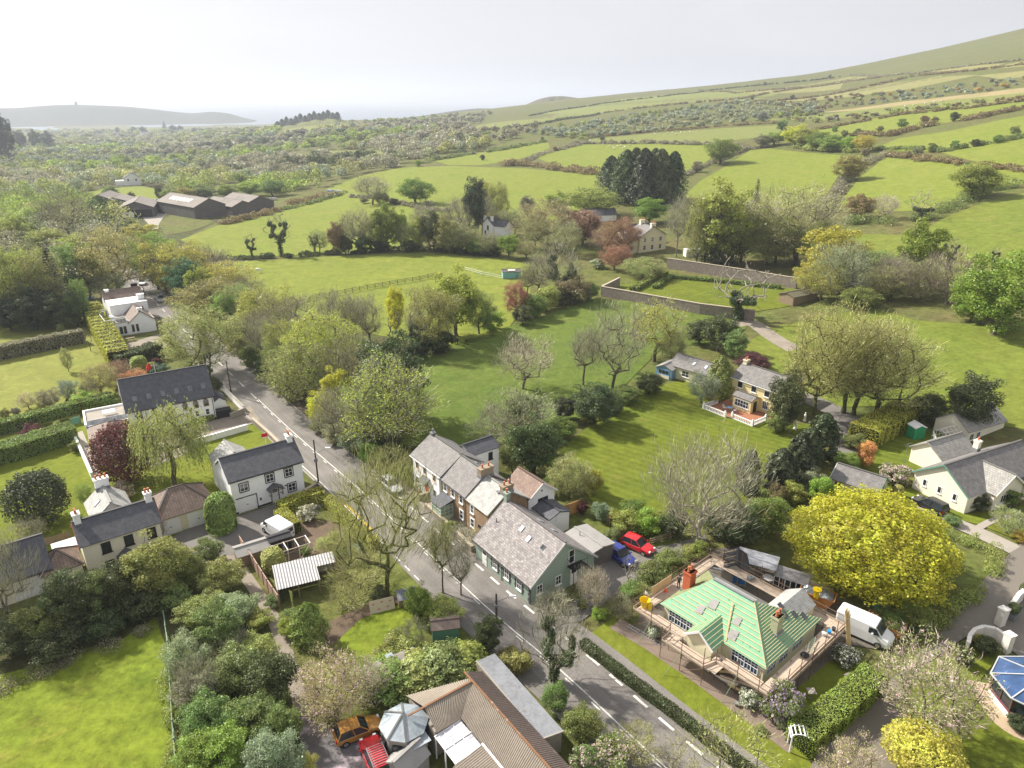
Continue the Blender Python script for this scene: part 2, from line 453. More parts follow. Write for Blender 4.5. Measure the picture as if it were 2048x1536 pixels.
def sheet(name,poly,mat,off=0.02,step=None,kind='structure',label=None,cat=None,parent=None):
 poly=[Vector((p[0],p[1]))for p in poly]
 ar=abs(sum(poly[i].x*poly[(i+1)%len(poly)].y-poly[(i+1)%len(poly)].x*poly[i].y for i in range(len(poly))))/2
 step=step or max(2.5,math.sqrt(ar/900))
 bd=[]
 for i in range(len(poly)):
  a,b=poly[i],poly[(i+1)%len(poly)]
  n=max(1,int((b-a).length/step))
  bd+=[a+(b-a)*(k/n)for k in range(n)]
 xs=[p.x for p in bd];ys=[p.y for p in bd]
 P=np.array([(p.x,p.y)for p in bd])
 gx,gy=np.meshgrid(np.arange(min(xs)+step/2,max(xs),step),np.arange(min(ys)+step/2,max(ys),step))
 q=np.stack([gx.ravel(),gy.ravel()],1)
 ins=np.zeros(len(q),bool);near=np.full(len(q),1e9)
 for i in range(len(P)):
  a=P[i];b=P[(i+1)%len(P)]
  c=((a[1]>q[:,1])!=(b[1]>q[:,1]))
  with np.errstate(divide='ignore',invalid='ignore'):
   xi=(b[0]-a[0])*(q[:,1]-a[1])/(b[1]-a[1]if b[1]!=a[1]else 1e-9)+a[0]
  ins^=c&(q[:,0]<xi)
  near=np.minimum(near,np.hypot(q[:,0]-a[0],q[:,1]-a[1]))
 q=q[ins&(near>step*0.5)]
 vs=[Vector(p)for p in bd]+[Vector(p)for p in q]
 nb=len(bd)
 r=delaunay_2d_cdt(vs,[],[list(range(nb))],1,1e-4)
 V=np.array([(p.x,p.y)for p in r[0]])
 z=hz(V[:,0],V[:,1])+off
 me=bpy.data.meshes.new(name)
 me.from_pydata([(a,b,c)for(a,b),c in zip(V,z)],[],[tuple(f)for f in r[2]])
 bm=bmesh.new();bm.from_mesh(me)
 bmesh.ops.recalc_face_normals(bm,faces=bm.faces)
 if bm.faces and sum(f.normal.z for f in bm.faces)<0:bmesh.ops.reverse_faces(bm,faces=bm.faces)
 bm.to_mesh(me);bm.free()
 me.materials.append(mat)
 me.polygons.foreach_set('use_smooth',[True]*len(me.polygons))
 o=bpy.data.objects.new(name,me);C.objects.link(o)
 if parent:o.parent=parent
 else:tag(o,label,cat,None,kind)
 return o
def PX(pts):
 return[G(u,v)for u,v in pts]
def strip(cl,lw,rw):
 L=[];Rr=[]
 for i,p in enumerate(cl):
  a=cl[max(0,i-1)];b=cl[min(len(cl)-1,i+1)]
  d=Vector((b[0]-a[0],b[1]-a[1])).normalized();n=Vector((-d.y,d.x))
  l=lw[i]if isinstance(lw,(list,tuple))else lw
  r=rw[i]if isinstance(rw,(list,tuple))else rw
  L.append((p[0]+n.x*l,p[1]+n.y*l));Rr.append((p[0]-n.x*r,p[1]-n.y*r))
 return L+Rr[::-1]
def resample(cl,step):
 P=[Vector((p[0],p[1]))for p in cl];o=[P[0]]
 for a,b in zip(P,P[1:]):
  n=max(1,int(round((b-a).length/step)))
  o+=[a+(b-a)*((k+1)/n)for k in range(n)]
 return o
def smooth_line(cl,it=3):
 P=[Vector((p[0],p[1]))for p in cl]
 for _ in range(it):
  Q=[P[0]]
  for a,b in zip(P,P[1:]):
   Q+=[a*0.75+b*0.25,a*0.25+b*0.75]
  Q.append(P[-1]);P=Q
 return P
ORD=['first','second','third','fourth','fifth','sixth','seventh','eighth','ninth','tenth','eleventh','twelfth','thirteenth','fourteenth','fifteenth','sixteenth','seventeenth','eighteenth','nineteenth','twentieth','twenty-first','twenty-second','twenty-third','twenty-fourth','twenty-fifth','twenty-sixth','twenty-seventh','twenty-eighth','twenty-ninth','thirtieth']
# === terrain, sea, far ridge
m_moor=M_grass('rough_hillside',(0.110,0.135,0.034),(0.125,0.112,0.045),rough_amt=0.4)
azs=np.concatenate([np.arange(-180,-46,4.0),np.arange(-46,46,0.6),np.arange(46,180.1,4.0)])
ds=np.exp(np.arange(math.log(2.0),math.log(9000),math.log(1.032)))
A,D=np.meshgrid(np.radians(azs),ds,indexing='ij')
X=np.sin(A)*D;Y=np.cos(A)*D
V=np.stack([X.ravel(),Y.ravel(),hz(X,Y).ravel()-0.06],1)
na,nd=len(azs),len(ds)
i,j=np.meshgrid(np.arange(na-1),np.arange(nd-1),indexing='ij')
Q=np.stack([i*nd+j,i*nd+j+1,(i+1)*nd+j+1,(i+1)*nd+j],-1).reshape(-1,4)[:,::-1]
terrain=link('terrain',np_mesh('terrain',V,Q[:,::-1],m_moor,smooth=True))
tag(terrain,'rough olive hillside and valley floor under the fields',None,None,'structure')
m_sea,t,b=base_mat('sea_water')
b.inputs['Base Color'].default_value=(0.10,0.14,0.18,1);b.inputs['Roughness'].default_value=0.35
nz=_n(t,'ShaderNodeTexNoise');nz.inputs['Scale'].default_value=0.01;nz.inputs['Detail'].default_value=4
geo=_n(t,'ShaderNodeNewGeometry');t.links.new(geo.outputs['Position'],nz.inputs['Vector'])
bp=_n(t,'ShaderNodeBump');bp.inputs['Strength'].default_value=0.4;bp.inputs['Distance'].default_value=4
t.links.new(nz.outputs['Fac'],bp.inputs['Height']);t.links.new(bp.outputs[0],b.inputs['Normal'])
mb=MB();mb.add([(-60000,2500,-61),(60000,2500,-61),(60000,60000,-61),(-60000,60000,-61)],[(0,1,2,3)])
tag(mb.build('sea',m_sea),'pale hazy sea reaching the horizon',None,None,'structure')
def ridge(name,label,pts,dist,width,mat,seed):
 cr=[]
 for u,v in pts:
  d=ray(u,v);s=dist/math.hypot(d[0],d[1])
  cr.append((d[0]*s,d[1]*s,CAM_Z+d[2]*s))
 cr=np.array(cr);t=np.linspace(0,len(cr)-1,160)
 P=np.stack([np.interp(t,np.arange(len(cr)),cr[:,k])for k in range(3)],1)
 k=np.exp(-0.5*(np.arange(-8,9)/3.0)**2);k/=k.sum()
 P[:,2]=np.convolve(np.pad(P[:,2],8,mode='edge'),k,'valid')
 rng=np.random.RandomState(seed)
 ss=np.linspace(-1,1,41);V=[]
 nrm=P[:,:2]/np.linalg.norm(P[:,:2],axis=1)[:,None]
 ph=rng.uniform(0,6,6)
 for a in range(len(P)):
  for s in ss:
   f=math.exp(-(s*2.0)**2)
   bumpy=1+0.12*math.sin(a*0.21+s*5+ph[0])*abs(s)+0.07*math.sin(a*0.47-s*8+ph[1])*abs(s)
   z=-70+(P[a,2]+70)*f*bumpy
   V.append((P[a,0]+nrm[a,0]*s*width,P[a,1]+nrm[a,1]*s*width,z))
 n=len(ss)
 i,j=np.meshgrid(np.arange(len(P)-1),np.arange(n-1),indexing='ij')
 Q=np.stack([i*n+j,(i+1)*n+j,(i+1)*n+j+1,i*n+j+1],-1).reshape(-1,4)
 o=link(name,np_mesh(name,V,Q,mat,smooth=True))
 return tag(o,label,None,None,'structure')
m_far=M_grass('far_heath',(0.05,0.055,0.035),(0.065,0.075,0.04),rough_amt=0.4)
ridge('hill','long hazy blue ridge with a small tower on it, far left',[(-260,240),(-160,222),(-60,216),(30,217),(90,211),(150,209),(200,211),(250,213),(310,219),(350,224),(385,227),(420,223),(455,226),(485,235),(520,243),(560,252)],4300,700,m_far,4)
ridge('hill','wooded knoll left of centre on the skyline',[(470,270),(520,262),(560,253),(600,244),(640,237),(665,236),(700,242),(740,250),(790,260)],1500,260,M_grass('knoll_grass',(0.15,0.175,0.05),(0.16,0.165,0.06),rough_amt=0.3),9)
ridge('hill','rounded brown summit on the skyline right of centre',[(985,232),(1020,224),(1050,210),(1078,198),(1100,193),(1125,192),(1150,195),(1180,201),(1215,208),(1260,214)],2350,420,M_grass('brown_summit',(0.095,0.085,0.045),(0.11,0.105,0.05),rough_amt=0.4),5)
ridge('hill','long dark wooded ridge on the skyline left of the brown summit',[(690,262),(740,246),(790,238),(850,231),(905,222),(950,217),(985,217),(1020,221),(1060,228)],2900,420,m_far,6)
# === fields and lawns
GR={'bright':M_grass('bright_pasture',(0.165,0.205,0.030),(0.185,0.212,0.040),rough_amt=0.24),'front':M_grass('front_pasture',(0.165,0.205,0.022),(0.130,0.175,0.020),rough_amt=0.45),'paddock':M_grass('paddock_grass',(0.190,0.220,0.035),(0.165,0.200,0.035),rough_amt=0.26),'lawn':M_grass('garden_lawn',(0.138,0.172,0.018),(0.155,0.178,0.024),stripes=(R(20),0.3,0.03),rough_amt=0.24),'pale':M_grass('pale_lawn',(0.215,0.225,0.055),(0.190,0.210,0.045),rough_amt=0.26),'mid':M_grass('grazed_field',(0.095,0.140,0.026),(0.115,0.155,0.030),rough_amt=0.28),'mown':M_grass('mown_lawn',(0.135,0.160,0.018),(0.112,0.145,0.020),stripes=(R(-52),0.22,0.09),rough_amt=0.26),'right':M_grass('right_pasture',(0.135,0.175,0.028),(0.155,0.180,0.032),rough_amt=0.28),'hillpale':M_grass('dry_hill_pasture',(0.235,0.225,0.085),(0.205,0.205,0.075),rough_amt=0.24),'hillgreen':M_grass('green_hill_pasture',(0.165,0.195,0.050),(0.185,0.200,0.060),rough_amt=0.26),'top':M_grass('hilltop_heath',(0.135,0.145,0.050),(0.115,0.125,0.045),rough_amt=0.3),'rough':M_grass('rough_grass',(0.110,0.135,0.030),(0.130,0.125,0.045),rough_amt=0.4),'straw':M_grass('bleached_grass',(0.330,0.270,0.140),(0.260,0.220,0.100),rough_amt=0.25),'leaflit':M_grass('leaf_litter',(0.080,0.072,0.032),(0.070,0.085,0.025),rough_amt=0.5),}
def field(name,label,mat,pts,off=0.03,step=None):
 return sheet(name,PX(pts),GR[mat],off,step,label=label)
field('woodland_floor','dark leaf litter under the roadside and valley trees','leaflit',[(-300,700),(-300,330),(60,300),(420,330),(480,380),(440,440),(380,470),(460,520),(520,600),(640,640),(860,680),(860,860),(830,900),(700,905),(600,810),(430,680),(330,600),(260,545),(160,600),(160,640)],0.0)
field('pasture','bright grassy field at the lower left corner','front',[(-400,1700),(370,1700),(352,1536),(345,1480),(335,1300),(310,1235),(230,1290),(120,1320),(0,1350),(-400,1430)])
field('garden_lawn','vivid green lawn between the chapel and the cream cottages','lawn',[(-120,905),(150,840),(215,880),(270,910),(400,880),(520,845),(600,930),(607,985),(415,1008),(330,1020),(150,1100),(-120,1170)],0.028)
field('long_lawn','wide pale mown lawn beyond the clipped hedges, far left','pale',[(-200,650),(175,635),(215,700),(235,770),(225,800),(150,835),(-200,915)],0.034)
field('paddock','pale paddock with post and rail fence behind the roadside trees','paddock',[(470,523),(600,517),(760,508),(850,505),(1000,518),(1062,530),(1060,600),(1010,665),(940,690),(860,690),(700,660),(560,620),(450,560)])
field('pasture','bright field with ivy-clad tree stumps along its near bank','bright',[(360,480),(440,449),(520,431),(600,414),(680,388),(760,393),(830,415),(835,490),(700,503),(600,510),(440,516)])
field('pasture','broad bright field sloping up in front of the gorse line','bright',[(650,378),(720,352),(800,336),(900,332),(1050,337),(1190,350),(1230,400),(1200,440),(1060,440),(960,440),(830,424),(700,392)])
field('pasture','narrow bright strip above the gorse line','bright',[(868,322),(940,309),(1010,297),(1095,283),(1100,296),(1040,318),(960,331),(900,331)])
field('pasture','bright field dotted with sheep left of the dark conifers','bright',[(1060,312),(1165,289),(1300,288),(1420,291),(1420,318),(1375,350),(1210,352),(1130,336)])
field('pasture','green strip with sheep above the brown hedge','hillgreen',[(1180,279),(1300,267),(1450,256),(1560,250),(1570,268),(1430,286),(1300,285),(1170,287)])
field('pasture','bright field right of the dark conifers below the track','bright',[(1370,390),(1400,362),(1500,301),(1540,297),(1680,310),(1690,330),(1655,385),(1600,420),(1500,410),(1380,402)])
field('pasture','bright square field with a round tree on its right edge','bright',[(1680,405),(1720,355),(1770,315),(1920,329),(2060,345),(2060,365),(1950,385),(1890,420),(1700,425)])
field('pasture','long bright strip right of the yellow-green trees','bright',[(1740,300),(1800,276),(1900,262),(2000,240),(2200,205),(2200,262),(1960,292),(1870,303)])
field('pasture','small bright strip at the right edge','bright',[(1880,305),(1980,288),(2200,250),(2200,345),(1960,326)])
field('pasture','upper green strip with a dark hedge below it','bright',[(1625,258),(1700,246),(1800,228),(1950,214),(2200,190),(2200,203),(2000,226),(1860,252),(1740,276),(1640,268)])
field('pasture','right-hand pasture below the round tree','right',[(1700,468),(1830,470),(1900,430),(2000,395),(2300,350),(2300,640),(2048,610),(1960,600),(1800,560)])
field('pasture','large level field behind the leafless trees at right','right',[(1480,690),(1560,650),(1740,615),(1830,640),(2300,690),(2300,900),(1990,850),(1850,810),(1640,815),(1540,740)])
field('grazed_field','mid-dark green field behind the row of cottages','mid',[(800,890),(840,720),(930,680),(1060,640),(1190,596),(1330,610),(1500,648),(1460,690),(1330,690),(1250,770),(1180,830),(1000,890),(900,900)])
field('mown_lawn','striped lawn in front of the yellow house','mown',[(1120,900),(1180,850),(1260,785),(1390,755),(1420,800),(1540,842),(1640,850),(1640,905),(1540,965),(1480,1010),(1360,1060),(1200,1030)])
field('walled_garden_lawn','sunny lawn inside the old walled garden','mown',[(1230,577),(1330,545),(1440,560),(1600,575),(1590,610),(1500,625),(1380,605)],0.05)
field('lawn','long front lawn between the road hedge and the scaffolded bungalow','lawn',[(1160,1282),(1225,1236),(1270,1262),(1600,1500),(1650,1560),(1560,1620),(1480,1530),(1330,1410)])
field('lawn','small shaded side lawn with a sundial','lawn',[(1500,1440),(1590,1380),(1700,1290),(1745,1370),(1600,1490)],0.034)
field('lawn','shaded lawn round the garden room at the lower right','mown',[(1795,1600),(1795,1440),(1850,1330),(1935,1290),(2010,1300),(1960,1360),(2020,1460),(2200,1500),(2200,1600)])
field('lawn','lawn with a clothes line beside the cream bungalow','mown',[(1640,960),(1720,900),(1800,850),(1900,870),(1880,920),(1830,1000),(1760,980),(1700,950)])
field('lawn','small allotment lawn behind the leaning plywood board','front',[(680,1275),(735,1225),(830,1205),(850,1260),(780,1330),(690,1320)])
field('lawn','grass round the drive of the cream bungalow at right','mown',[(1840,1010),(1940,1028),(2200,985),(2200,1075),(2048,1085),(1960,1050),(1880,1030)])
field('hill_pasture','pale hill field under the small brown summit','hillgreen',[(865,270),(960,250),(1120,228),(1200,226),(1090,246),(960,262),(900,272)])
field('hill_pasture','long pale field below the summit hedge','hillgreen',[(1080,228),(1210,207),(1340,196),(1330,212),(1200,226)])
field('hill_pasture','pale field under the skyline hedge','hillgreen',[(1215,203),(1350,188),(1420,180),(1560,186),(1500,202),(1350,206)])
field('hill_pasture','dry pale field near the skyline','hillpale',[(1470,186),(1600,174),(1690,164),(1680,178),(1560,187)])
field('hill_pasture','dry pale strip below the skyline hedge','hillpale',[(1540,176),(1700,154),(1770,151),(1690,163)])
field('hill_pasture','dry sloping field above the scrub','hillpale',[(1530,205),(1720,175),(1880,152),(1960,150),(1820,178),(1600,202)])
field('hill_pasture','tawny hill field near the right edge','hillpale',[(1810,148),(1960,130),(2200,108),(2200,132),(1980,138)])
field('hill_pasture','dry strip under the hilltop heath','hillpale',[(1950,152),(2200,128),(2200,142),(2000,158)])
field('bleached_strip','straw-coloured strip across the scrub','straw',[(1620,226),(1800,204),(1960,186),(2200,158),(2200,168),(1960,198),(1760,218)])
field('scrub_strip','green scrubby strip below the bleached grass','hillgreen',[(1500,240),(1700,222),(1900,200),(2200,172),(2200,188),(1960,211),(1640,240)],0.06)
field('hilltop_heath','smooth green hilltop at the upper right','top',[(1700,148),(1800,120),(1900,98),(2000,75),(2200,45),(2200,100),(2000,124),(1830,145)],0.08)
field('far_field','far green field on the wooded slope, left of centre','hillgreen',[(585,312),(640,303),(700,301),(775,301),(770,318),(700,320),(600,322)])
field('far_field','pale field on the wooded knoll','hillgreen',[(560,262),(620,252),(680,246),(700,252),(640,264),(580,270)])
field('far_field','small green field below the white farmhouse','bright',[(160,390),(200,378),(280,372),(350,384),(330,402),(240,402)])
field('rough_grass','rough weedy ground in front of the grey barns','rough',[(315,445),(350,425),(400,430),(430,445),(380,462),(330,470)])
field('rough_grass','rough grass by the copper beeches','rough',[(1060,530),(1200,540),(1330,540),(1240,580),(1190,600),(1060,620)],0.02)
field('rough_garden','weedy allotment and hedge ground beside the lane','rough',[(480,1120),(560,1060),(700,1020),(900,1200),(1010,1290),(1060,1330),(940,1360),(760,1420),(620,1500),(560,1330),(520,1200)],0.008)
field('rough_garden','weedy shrubbery ground behind the cottages','rough',[(1130,1020),(1200,1000),(1330,1040),(1480,1000),(1640,930),(1700,960),(1640,1060),(1560,1100),(1400,1120),(1290,1100),(1180,1060)],0.012)
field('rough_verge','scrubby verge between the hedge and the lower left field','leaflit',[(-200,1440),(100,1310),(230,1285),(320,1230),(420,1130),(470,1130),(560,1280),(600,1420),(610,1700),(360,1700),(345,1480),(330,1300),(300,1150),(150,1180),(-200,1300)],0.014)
# === road and paths
m_tar=M('drive_tarmac',(0.175,0.163,0.152),0.9,0.18,0.4,7.0,0.25,stain=(0.185,0.165,0.15,0.58))
m_gravel=M('gravel',(0.26,0.225,0.185),0.95,0.25,0.6,9.0,0.4)
m_conc=M('concrete',(0.33,0.30,0.26),0.9,0.15,0.5,6.0,0.2,stain=(0.24,0.22,0.19,0.58))
m_soil=M('bare_soil',(0.13,0.095,0.065),0.95,0.3,0.7,6.0,0.5)
m_paint=M('road_paint',(0.66,0.65,0.61),0.7,0.2,1.2,12.0,stain=(0.26,0.25,0.23,0.55))
m_yellow=M('yellow_road_paint',(0.62,0.42,0.05),0.7,0.15,1.2)
m_kerb=M('kerb_stone',(0.36,0.34,0.31),0.85,0.15,2.0)
m_paving=M_slate('block_paving',(0.27,0.225,0.185),(0.235,0.20,0.17),(0.17,0.15,0.125),0.4,0.2)
CPX=[(236,512),(245,528),(256,550),(272,567),(287,581),(309,603),(332,626),(375,668),(410,700),(444,731),(512,797),(600,880),(660,930),(740,1000),(820,1075),(900,1150),(985,1230),(1130,1350),(1270,1485)]
cl=[Vector(G(u,v).xy)for u,v in CPX]
dd=(cl[-1]-cl[-3]).normalized()
cl+=[cl[-1]+dd*12,cl[-1]+dd*30]
cl=smooth_line(cl,2)
cl=resample(cl,2.0)
def rw(p):
 d=p.y
 return 4.0 if d>100 else 4.0+(100-d)/60*2.6
m_road,t,b=base_mat('road_tarmac')
uvn=_n(t,'ShaderNodeUVMap');sp=_n(t,'ShaderNodeSeparateXYZ');t.links.new(uvn.outputs[0],sp.inputs[0])
n1=_n(t,'ShaderNodeTexNoise');n1.inputs['Scale'].default_value=1.0;n1.inputs['Detail'].default_value=6
mp=_n(t,'ShaderNodeMapping');mp.inputs['Scale'].default_value=(1.6,0.07,1);t.links.new(uvn.outputs[0],mp.inputs['Vector']);t.links.new(mp.outputs[0],n1.inputs['Vector'])
n2=_n(t,'ShaderNodeTexNoise');n2.inputs['Scale'].default_value=5.0;n2.inputs['Detail'].default_value=5;t.links.new(uvn.outputs[0],n2.inputs['Vector'])
n3=_n(t,'ShaderNodeTexNoise');n3.inputs['Scale'].default_value=0.22;n3.inputs['Detail'].default_value=2;t.links.new(uvn.outputs[0],n3.inputs['Vector'])
ad=_n(t,'ShaderNodeMath',operation='ADD');t.links.new(n1.outputs['Fac'],ad.inputs[0]);t.links.new(n2.outputs['Fac'],ad.inputs[1])
ad2=_n(t,'ShaderNodeMath',operation='ADD');t.links.new(ad.outputs[0],ad2.inputs[0]);t.links.new(n3.outputs['Fac'],ad2.inputs[1])
mr=_n(t,'ShaderNodeMapRange');mr.inputs['From Min'].default_value=1.15;mr.inputs['From Max'].default_value=1.85;mr.inputs['To Min'].default_value=0.72;mr.inputs['To Max'].default_value=1.25;t.links.new(ad2.outputs[0],mr.inputs['Value'])
mx=_n(t,'ShaderNodeMix',data_type='RGBA',blend_type='MULTIPLY');mx.inputs['Factor'].default_value=1;mx.inputs[6].default_value=(0.185,0.171,0.158,1);t.links.new(mr.outputs[0],mx.inputs[7])
last=mx.outputs[2]
t.links.new(last,b.inputs['Base Color']);b.inputs['Roughness'].default_value=0.9
V=[];UV=[];s0_=0.0
for k,p in enumerate(cl):
 a_=cl[max(0,k-1)];b_=cl[min(len(cl)-1,k+1)];d_=(b_-a_).normalized();n_=Vector((-d_.y,d_.x))
 if k:s0_+=(p-cl[k-1]).length
 for q_ in range(9):
  o_=-3.7+(3.7+rw(p))*q_/8;x_=p+n_*o_;V.append((x_.x,x_.y,H(x_.x,x_.y)+0.045));UV.append((o_,s0_))
Q=[(9*k+q_,9*k+q_+1,9*k+q_+10,9*k+q_+9)for k in range(len(cl)-1)for q_ in range(8)]
mb=MB();mb.add(V,[f[::-1]for f in Q],[[UV[i_]for i_ in f[::-1]]for f in Q]);road=mb.build('road',m_road)
tag(road,'grey tarmac road running diagonally through the village',None,None,'structure')
def along(cl):
 s=[0.0]
 for a,b in zip(cl,cl[1:]):s.append(s[-1]+(b-a).length)
 return s
_s=along(cl)
def at_s(s,off=0.0):
 k=min(max(np.searchsorted(_s,s)-1,0),len(cl)-2)
 t=(s-_s[k])/max(1e-6,_s[k+1]-_s[k])
 a=cl[k];b=cl[k+1];p=a+(b-a)*t
 d=(cl[min(k+2,len(cl)-1)]-cl[max(k-1,0)]).normalized()
 n=Vector((d.y,-d.x))
 return p+n*off,d
def mark(s0,s1,off,w,mat=m_paint,name='lane_dash',z=0.058):
 n=max(1,int((s1-s0)/3));mb=MB();vs=[]
 for k in range(n+1):
  p,d=at_s(s0+(s1-s0)*k/n,off)
  nn=Vector((-d.y,d.x))*w/2
  for q in(p-nn,p+nn):vs.append((q.x,q.y,H(q.x,q.y)+z))
 mb.add(vs,[(2*k,2*k+1,2*k+3,2*k+2)for k in range(n)])
 return mb.build(name,mat,road)
def s_of(u,v):
 p=G(u,v).xy
 return min(range(len(cl)),key=lambda k:(cl[k]-p).length)*1.0 and _s[min(range(len(cl)),key=lambda k:(cl[k]-p).length)]
LEN=_s[-1]
sA,sB=s_of(512,797),s_of(640,915)
s=2.0
while s<sA-3:
 mark(s,s+3.2,0.0,0.17);s+=7.0
mark(sA,LEN-1,-0.14,0.13,name='centre_line')
s=sA
while s<LEN-3:
 mark(s,s+1.1,0.16,0.13);s+=3.6
s=s_of(770,955)
while s<LEN-3:
 f=(cl[min(range(len(cl)),key=lambda k:abs(_s[k]-s))].y)
 mark(s,s+1.7,-3.45,0.26);s+=3.1
mark(s_of(560,860),s_of(760,1040),3.3,0.13,name='edge_line')
s=s_of(760,1045)
while s<s_of(860,1160):
 mark(s,s+1.2,3.3,0.14);s+=2.2
mark(s_of(700,985),s_of(775,1045),3.02,0.3,m_yellow,'yellow_line')
def kerb(cl_,off,s0,s1):
 mb=MB();n=int((s1-s0)/2.0)
 for k in range(n):
  a,_=at_s(s0+(s1-s0)*k/n,off);b,_=at_s(s0+(s1-s0)*(k+0.985)/n,off)
  mb.beam((a.x,a.y,H(a.x,a.y)+0.06),(b.x,b.y,H(b.x,b.y)+0.06),0.16,0.2)
 return mb.build('kerb',m_kerb,road)
kerb(cl,-4.05,s_of(290,590),s_of(760,955))
kerb(cl,3.78,s_of(300,630),s_of(630,965))
m_verge=M('dusty_verge',(0.20,0.165,0.125),0.95,0.25,0.7,8.0,0.4,stain=(0.09,0.10,0.04,0.52))
def path(name,label,pts,mat,w,off=0.05):
 p=smooth_line([G(u,v).xy for u,v in pts],2)
 return sheet(name,strip(p,w/2,w/2),mat,off,2.5,label=label)
sheet('verge',strip([at_s(s,-5.0)[0]for s in np.linspace(s_of(290,590),s_of(790,985),60)],0.95,0.95),m_verge,0.03,2.5,label='dusty strip beside the road below the roadside trees')
sheet('lane',PX([(652,972),(607,990),(540,1012),(470,1036),(415,1030),(330,1085),(345,1120),(400,1130),(450,1110),(500,1118),(560,1085),(590,1040),(640,1015),(672,1000)]),m_tar,0.052,2.5,label='tarmac lane in front of the white house and garages')
path('footpath','narrow stony path beside the allotment fence',[(462,1108),(500,1165),(545,1230),(575,1310),(600,1400),(618,1480),(630,1560)],m_gravel,1.3,0.05)
sheet('driveway',PX([(1100,1240),(1195,1170),(1200,1110),(1275,1080),(1310,1095),(1360,1085),(1410,1070),(1415,1090),(1330,1130),(1275,1165),(1230,1190),(1160,1245)]),m_tar,0.052,2.5,label='tarmac drive beside the green house')
sheet('driveway',PX([(1560,1680),(1640,1490),(1748,1392),(1860,1285),(1985,1140),(2048,1080),(2120,1040),(2200,1130),(2110,1180),(2010,1236),(1990,1290),(1930,1275),(1850,1330),(1800,1400),(1790,1680)]),m_paving,0.052,2.5,label='block-paved drive curving up the lower right')
sheet('forecourt',PX([(1995,1290),(2005,1240),(2110,1180),(2260,1190),(2260,1330),(2048,1320),(2020,1300)]),m_paving,0.056,2.5,label='paved forecourt behind the white garden walls')
path('drive','pale concrete drive of the cream bungalow',[(1835,1005),(1880,1035),(1950,1062),(2030,1100)],m_conc,2.6,0.055)
path('garden_path','short curved garden path by the cream bungalow',[(1950,1060),(1985,1040),(2030,1030)],m_conc,0.9,0.06)
path('lane','shaded lane beside the yellow house',[(1600,790),(1650,812),(1700,840),(1708,870),(1685,915)],m_tar,4.2,0.05)
path('track','dirt track by the walled garden',[(1470,650),(1500,640),(1545,675),(1590,700)],m_gravel,4.0,0.06)
sheet('forecourt',PX([(160,602),(260,590),(300,618),(345,660),(310,640),(290,620),(190,640),(165,625)]),m_tar,0.05,4,label='dark car park behind the white inn')
sheet('forecourt',PX([(235,693),(320,668),(335,690),(318,706),(250,712)]),m_gravel,0.056,4,label='pale gravel yard in front of the white inn')
sheet('farmyard',PX([(282,432),(300,418),(350,405),(362,412),(330,430),(318,448),(315,470),(300,472),(300,452)]),m_conc,0.08,6,label='pale concrete farmyard between the grey barns')
sheet('forecourt',PX([(270,905),(300,865),(440,838),(500,812),(520,840),(490,855),(385,885),(370,910),(300,935)]),m_gravel,0.046,2.5,label='gravel forecourt in front of the chapel')
sheet('patio_path',PX([(146,868),(165,862),(205,955),(185,962)]),m_conc,0.05,2.5,label='narrow paved path beside the chapel annexe')
sheet('yard',PX([(600,1430),(660,1455),(770,1490),(830,1500),(860,1660),(600,1660)]),M('petal_strewn_yard',(0.15,0.14,0.145),0.95,0.2,0.5,8,0.2,stain=(0.50,0.40,0.46,0.52)),0.052,2.5,label='dark yard strewn with pink petals')
sheet('soil_bed',PX([(555,1085),(600,1045),(660,1040),(720,1075),(735,1120),(690,1140),(560,1165)]),m_soil,0.036,2.5,label='bare soil of the allotment behind the fence')
sheet('soil_bed',PX([(630,1280),(645,1250),(760,1195),(790,1190),(800,1205),(720,1240),(665,1290)]),m_soil,0.04,2.5,label='brown soil bed in front of the tin-roofed shed')
m_brickpath=M_slate('brick_path',(0.235,0.165,0.13),(0.20,0.15,0.12),(0.15,0.12,0.10),0.3,0.12)
sheet('garden_path',strip([G(u,v).xy for u,v in[(1232,1246),(1300,1285),(1400,1352),(1500,1425),(1590,1492)]],0.8,1.1),M('brown_paved_path',(0.20,0.155,0.125),0.9,0.2,0.8,8,0.2),0.05,2.5,label='brown paved path along the front of the bungalow')
sheet('building_yard',PX([(1290,1200),(1420,1100),(1480,1090),(1600,1150),(1730,1220),(1800,1260),(1760,1300),(1700,1290),(1580,1390),(1500,1430),(1270,1260)]),M('builders_yard',(0.13,0.115,0.095),0.95,0.3,0.5,6,0.4),0.03,2.5,label='trodden earth yard round the bungalow under repair')
sheet('front_gardens',PX([(815,985),(845,965),(930,1045),(960,1085),(965,1125),(935,1105),(880,1045)]),m_gravel,0.058,2.0,label='small gravelled front gardens of the cottage row')
path('patio_border','pale paved ring round the garden room',[(1960,1365),(1985,1420),(2025,1460),(2090,1480)],M('tan_paving',(0.42,0.32,0.22),0.85,0.12,0.8),1.9,0.06)
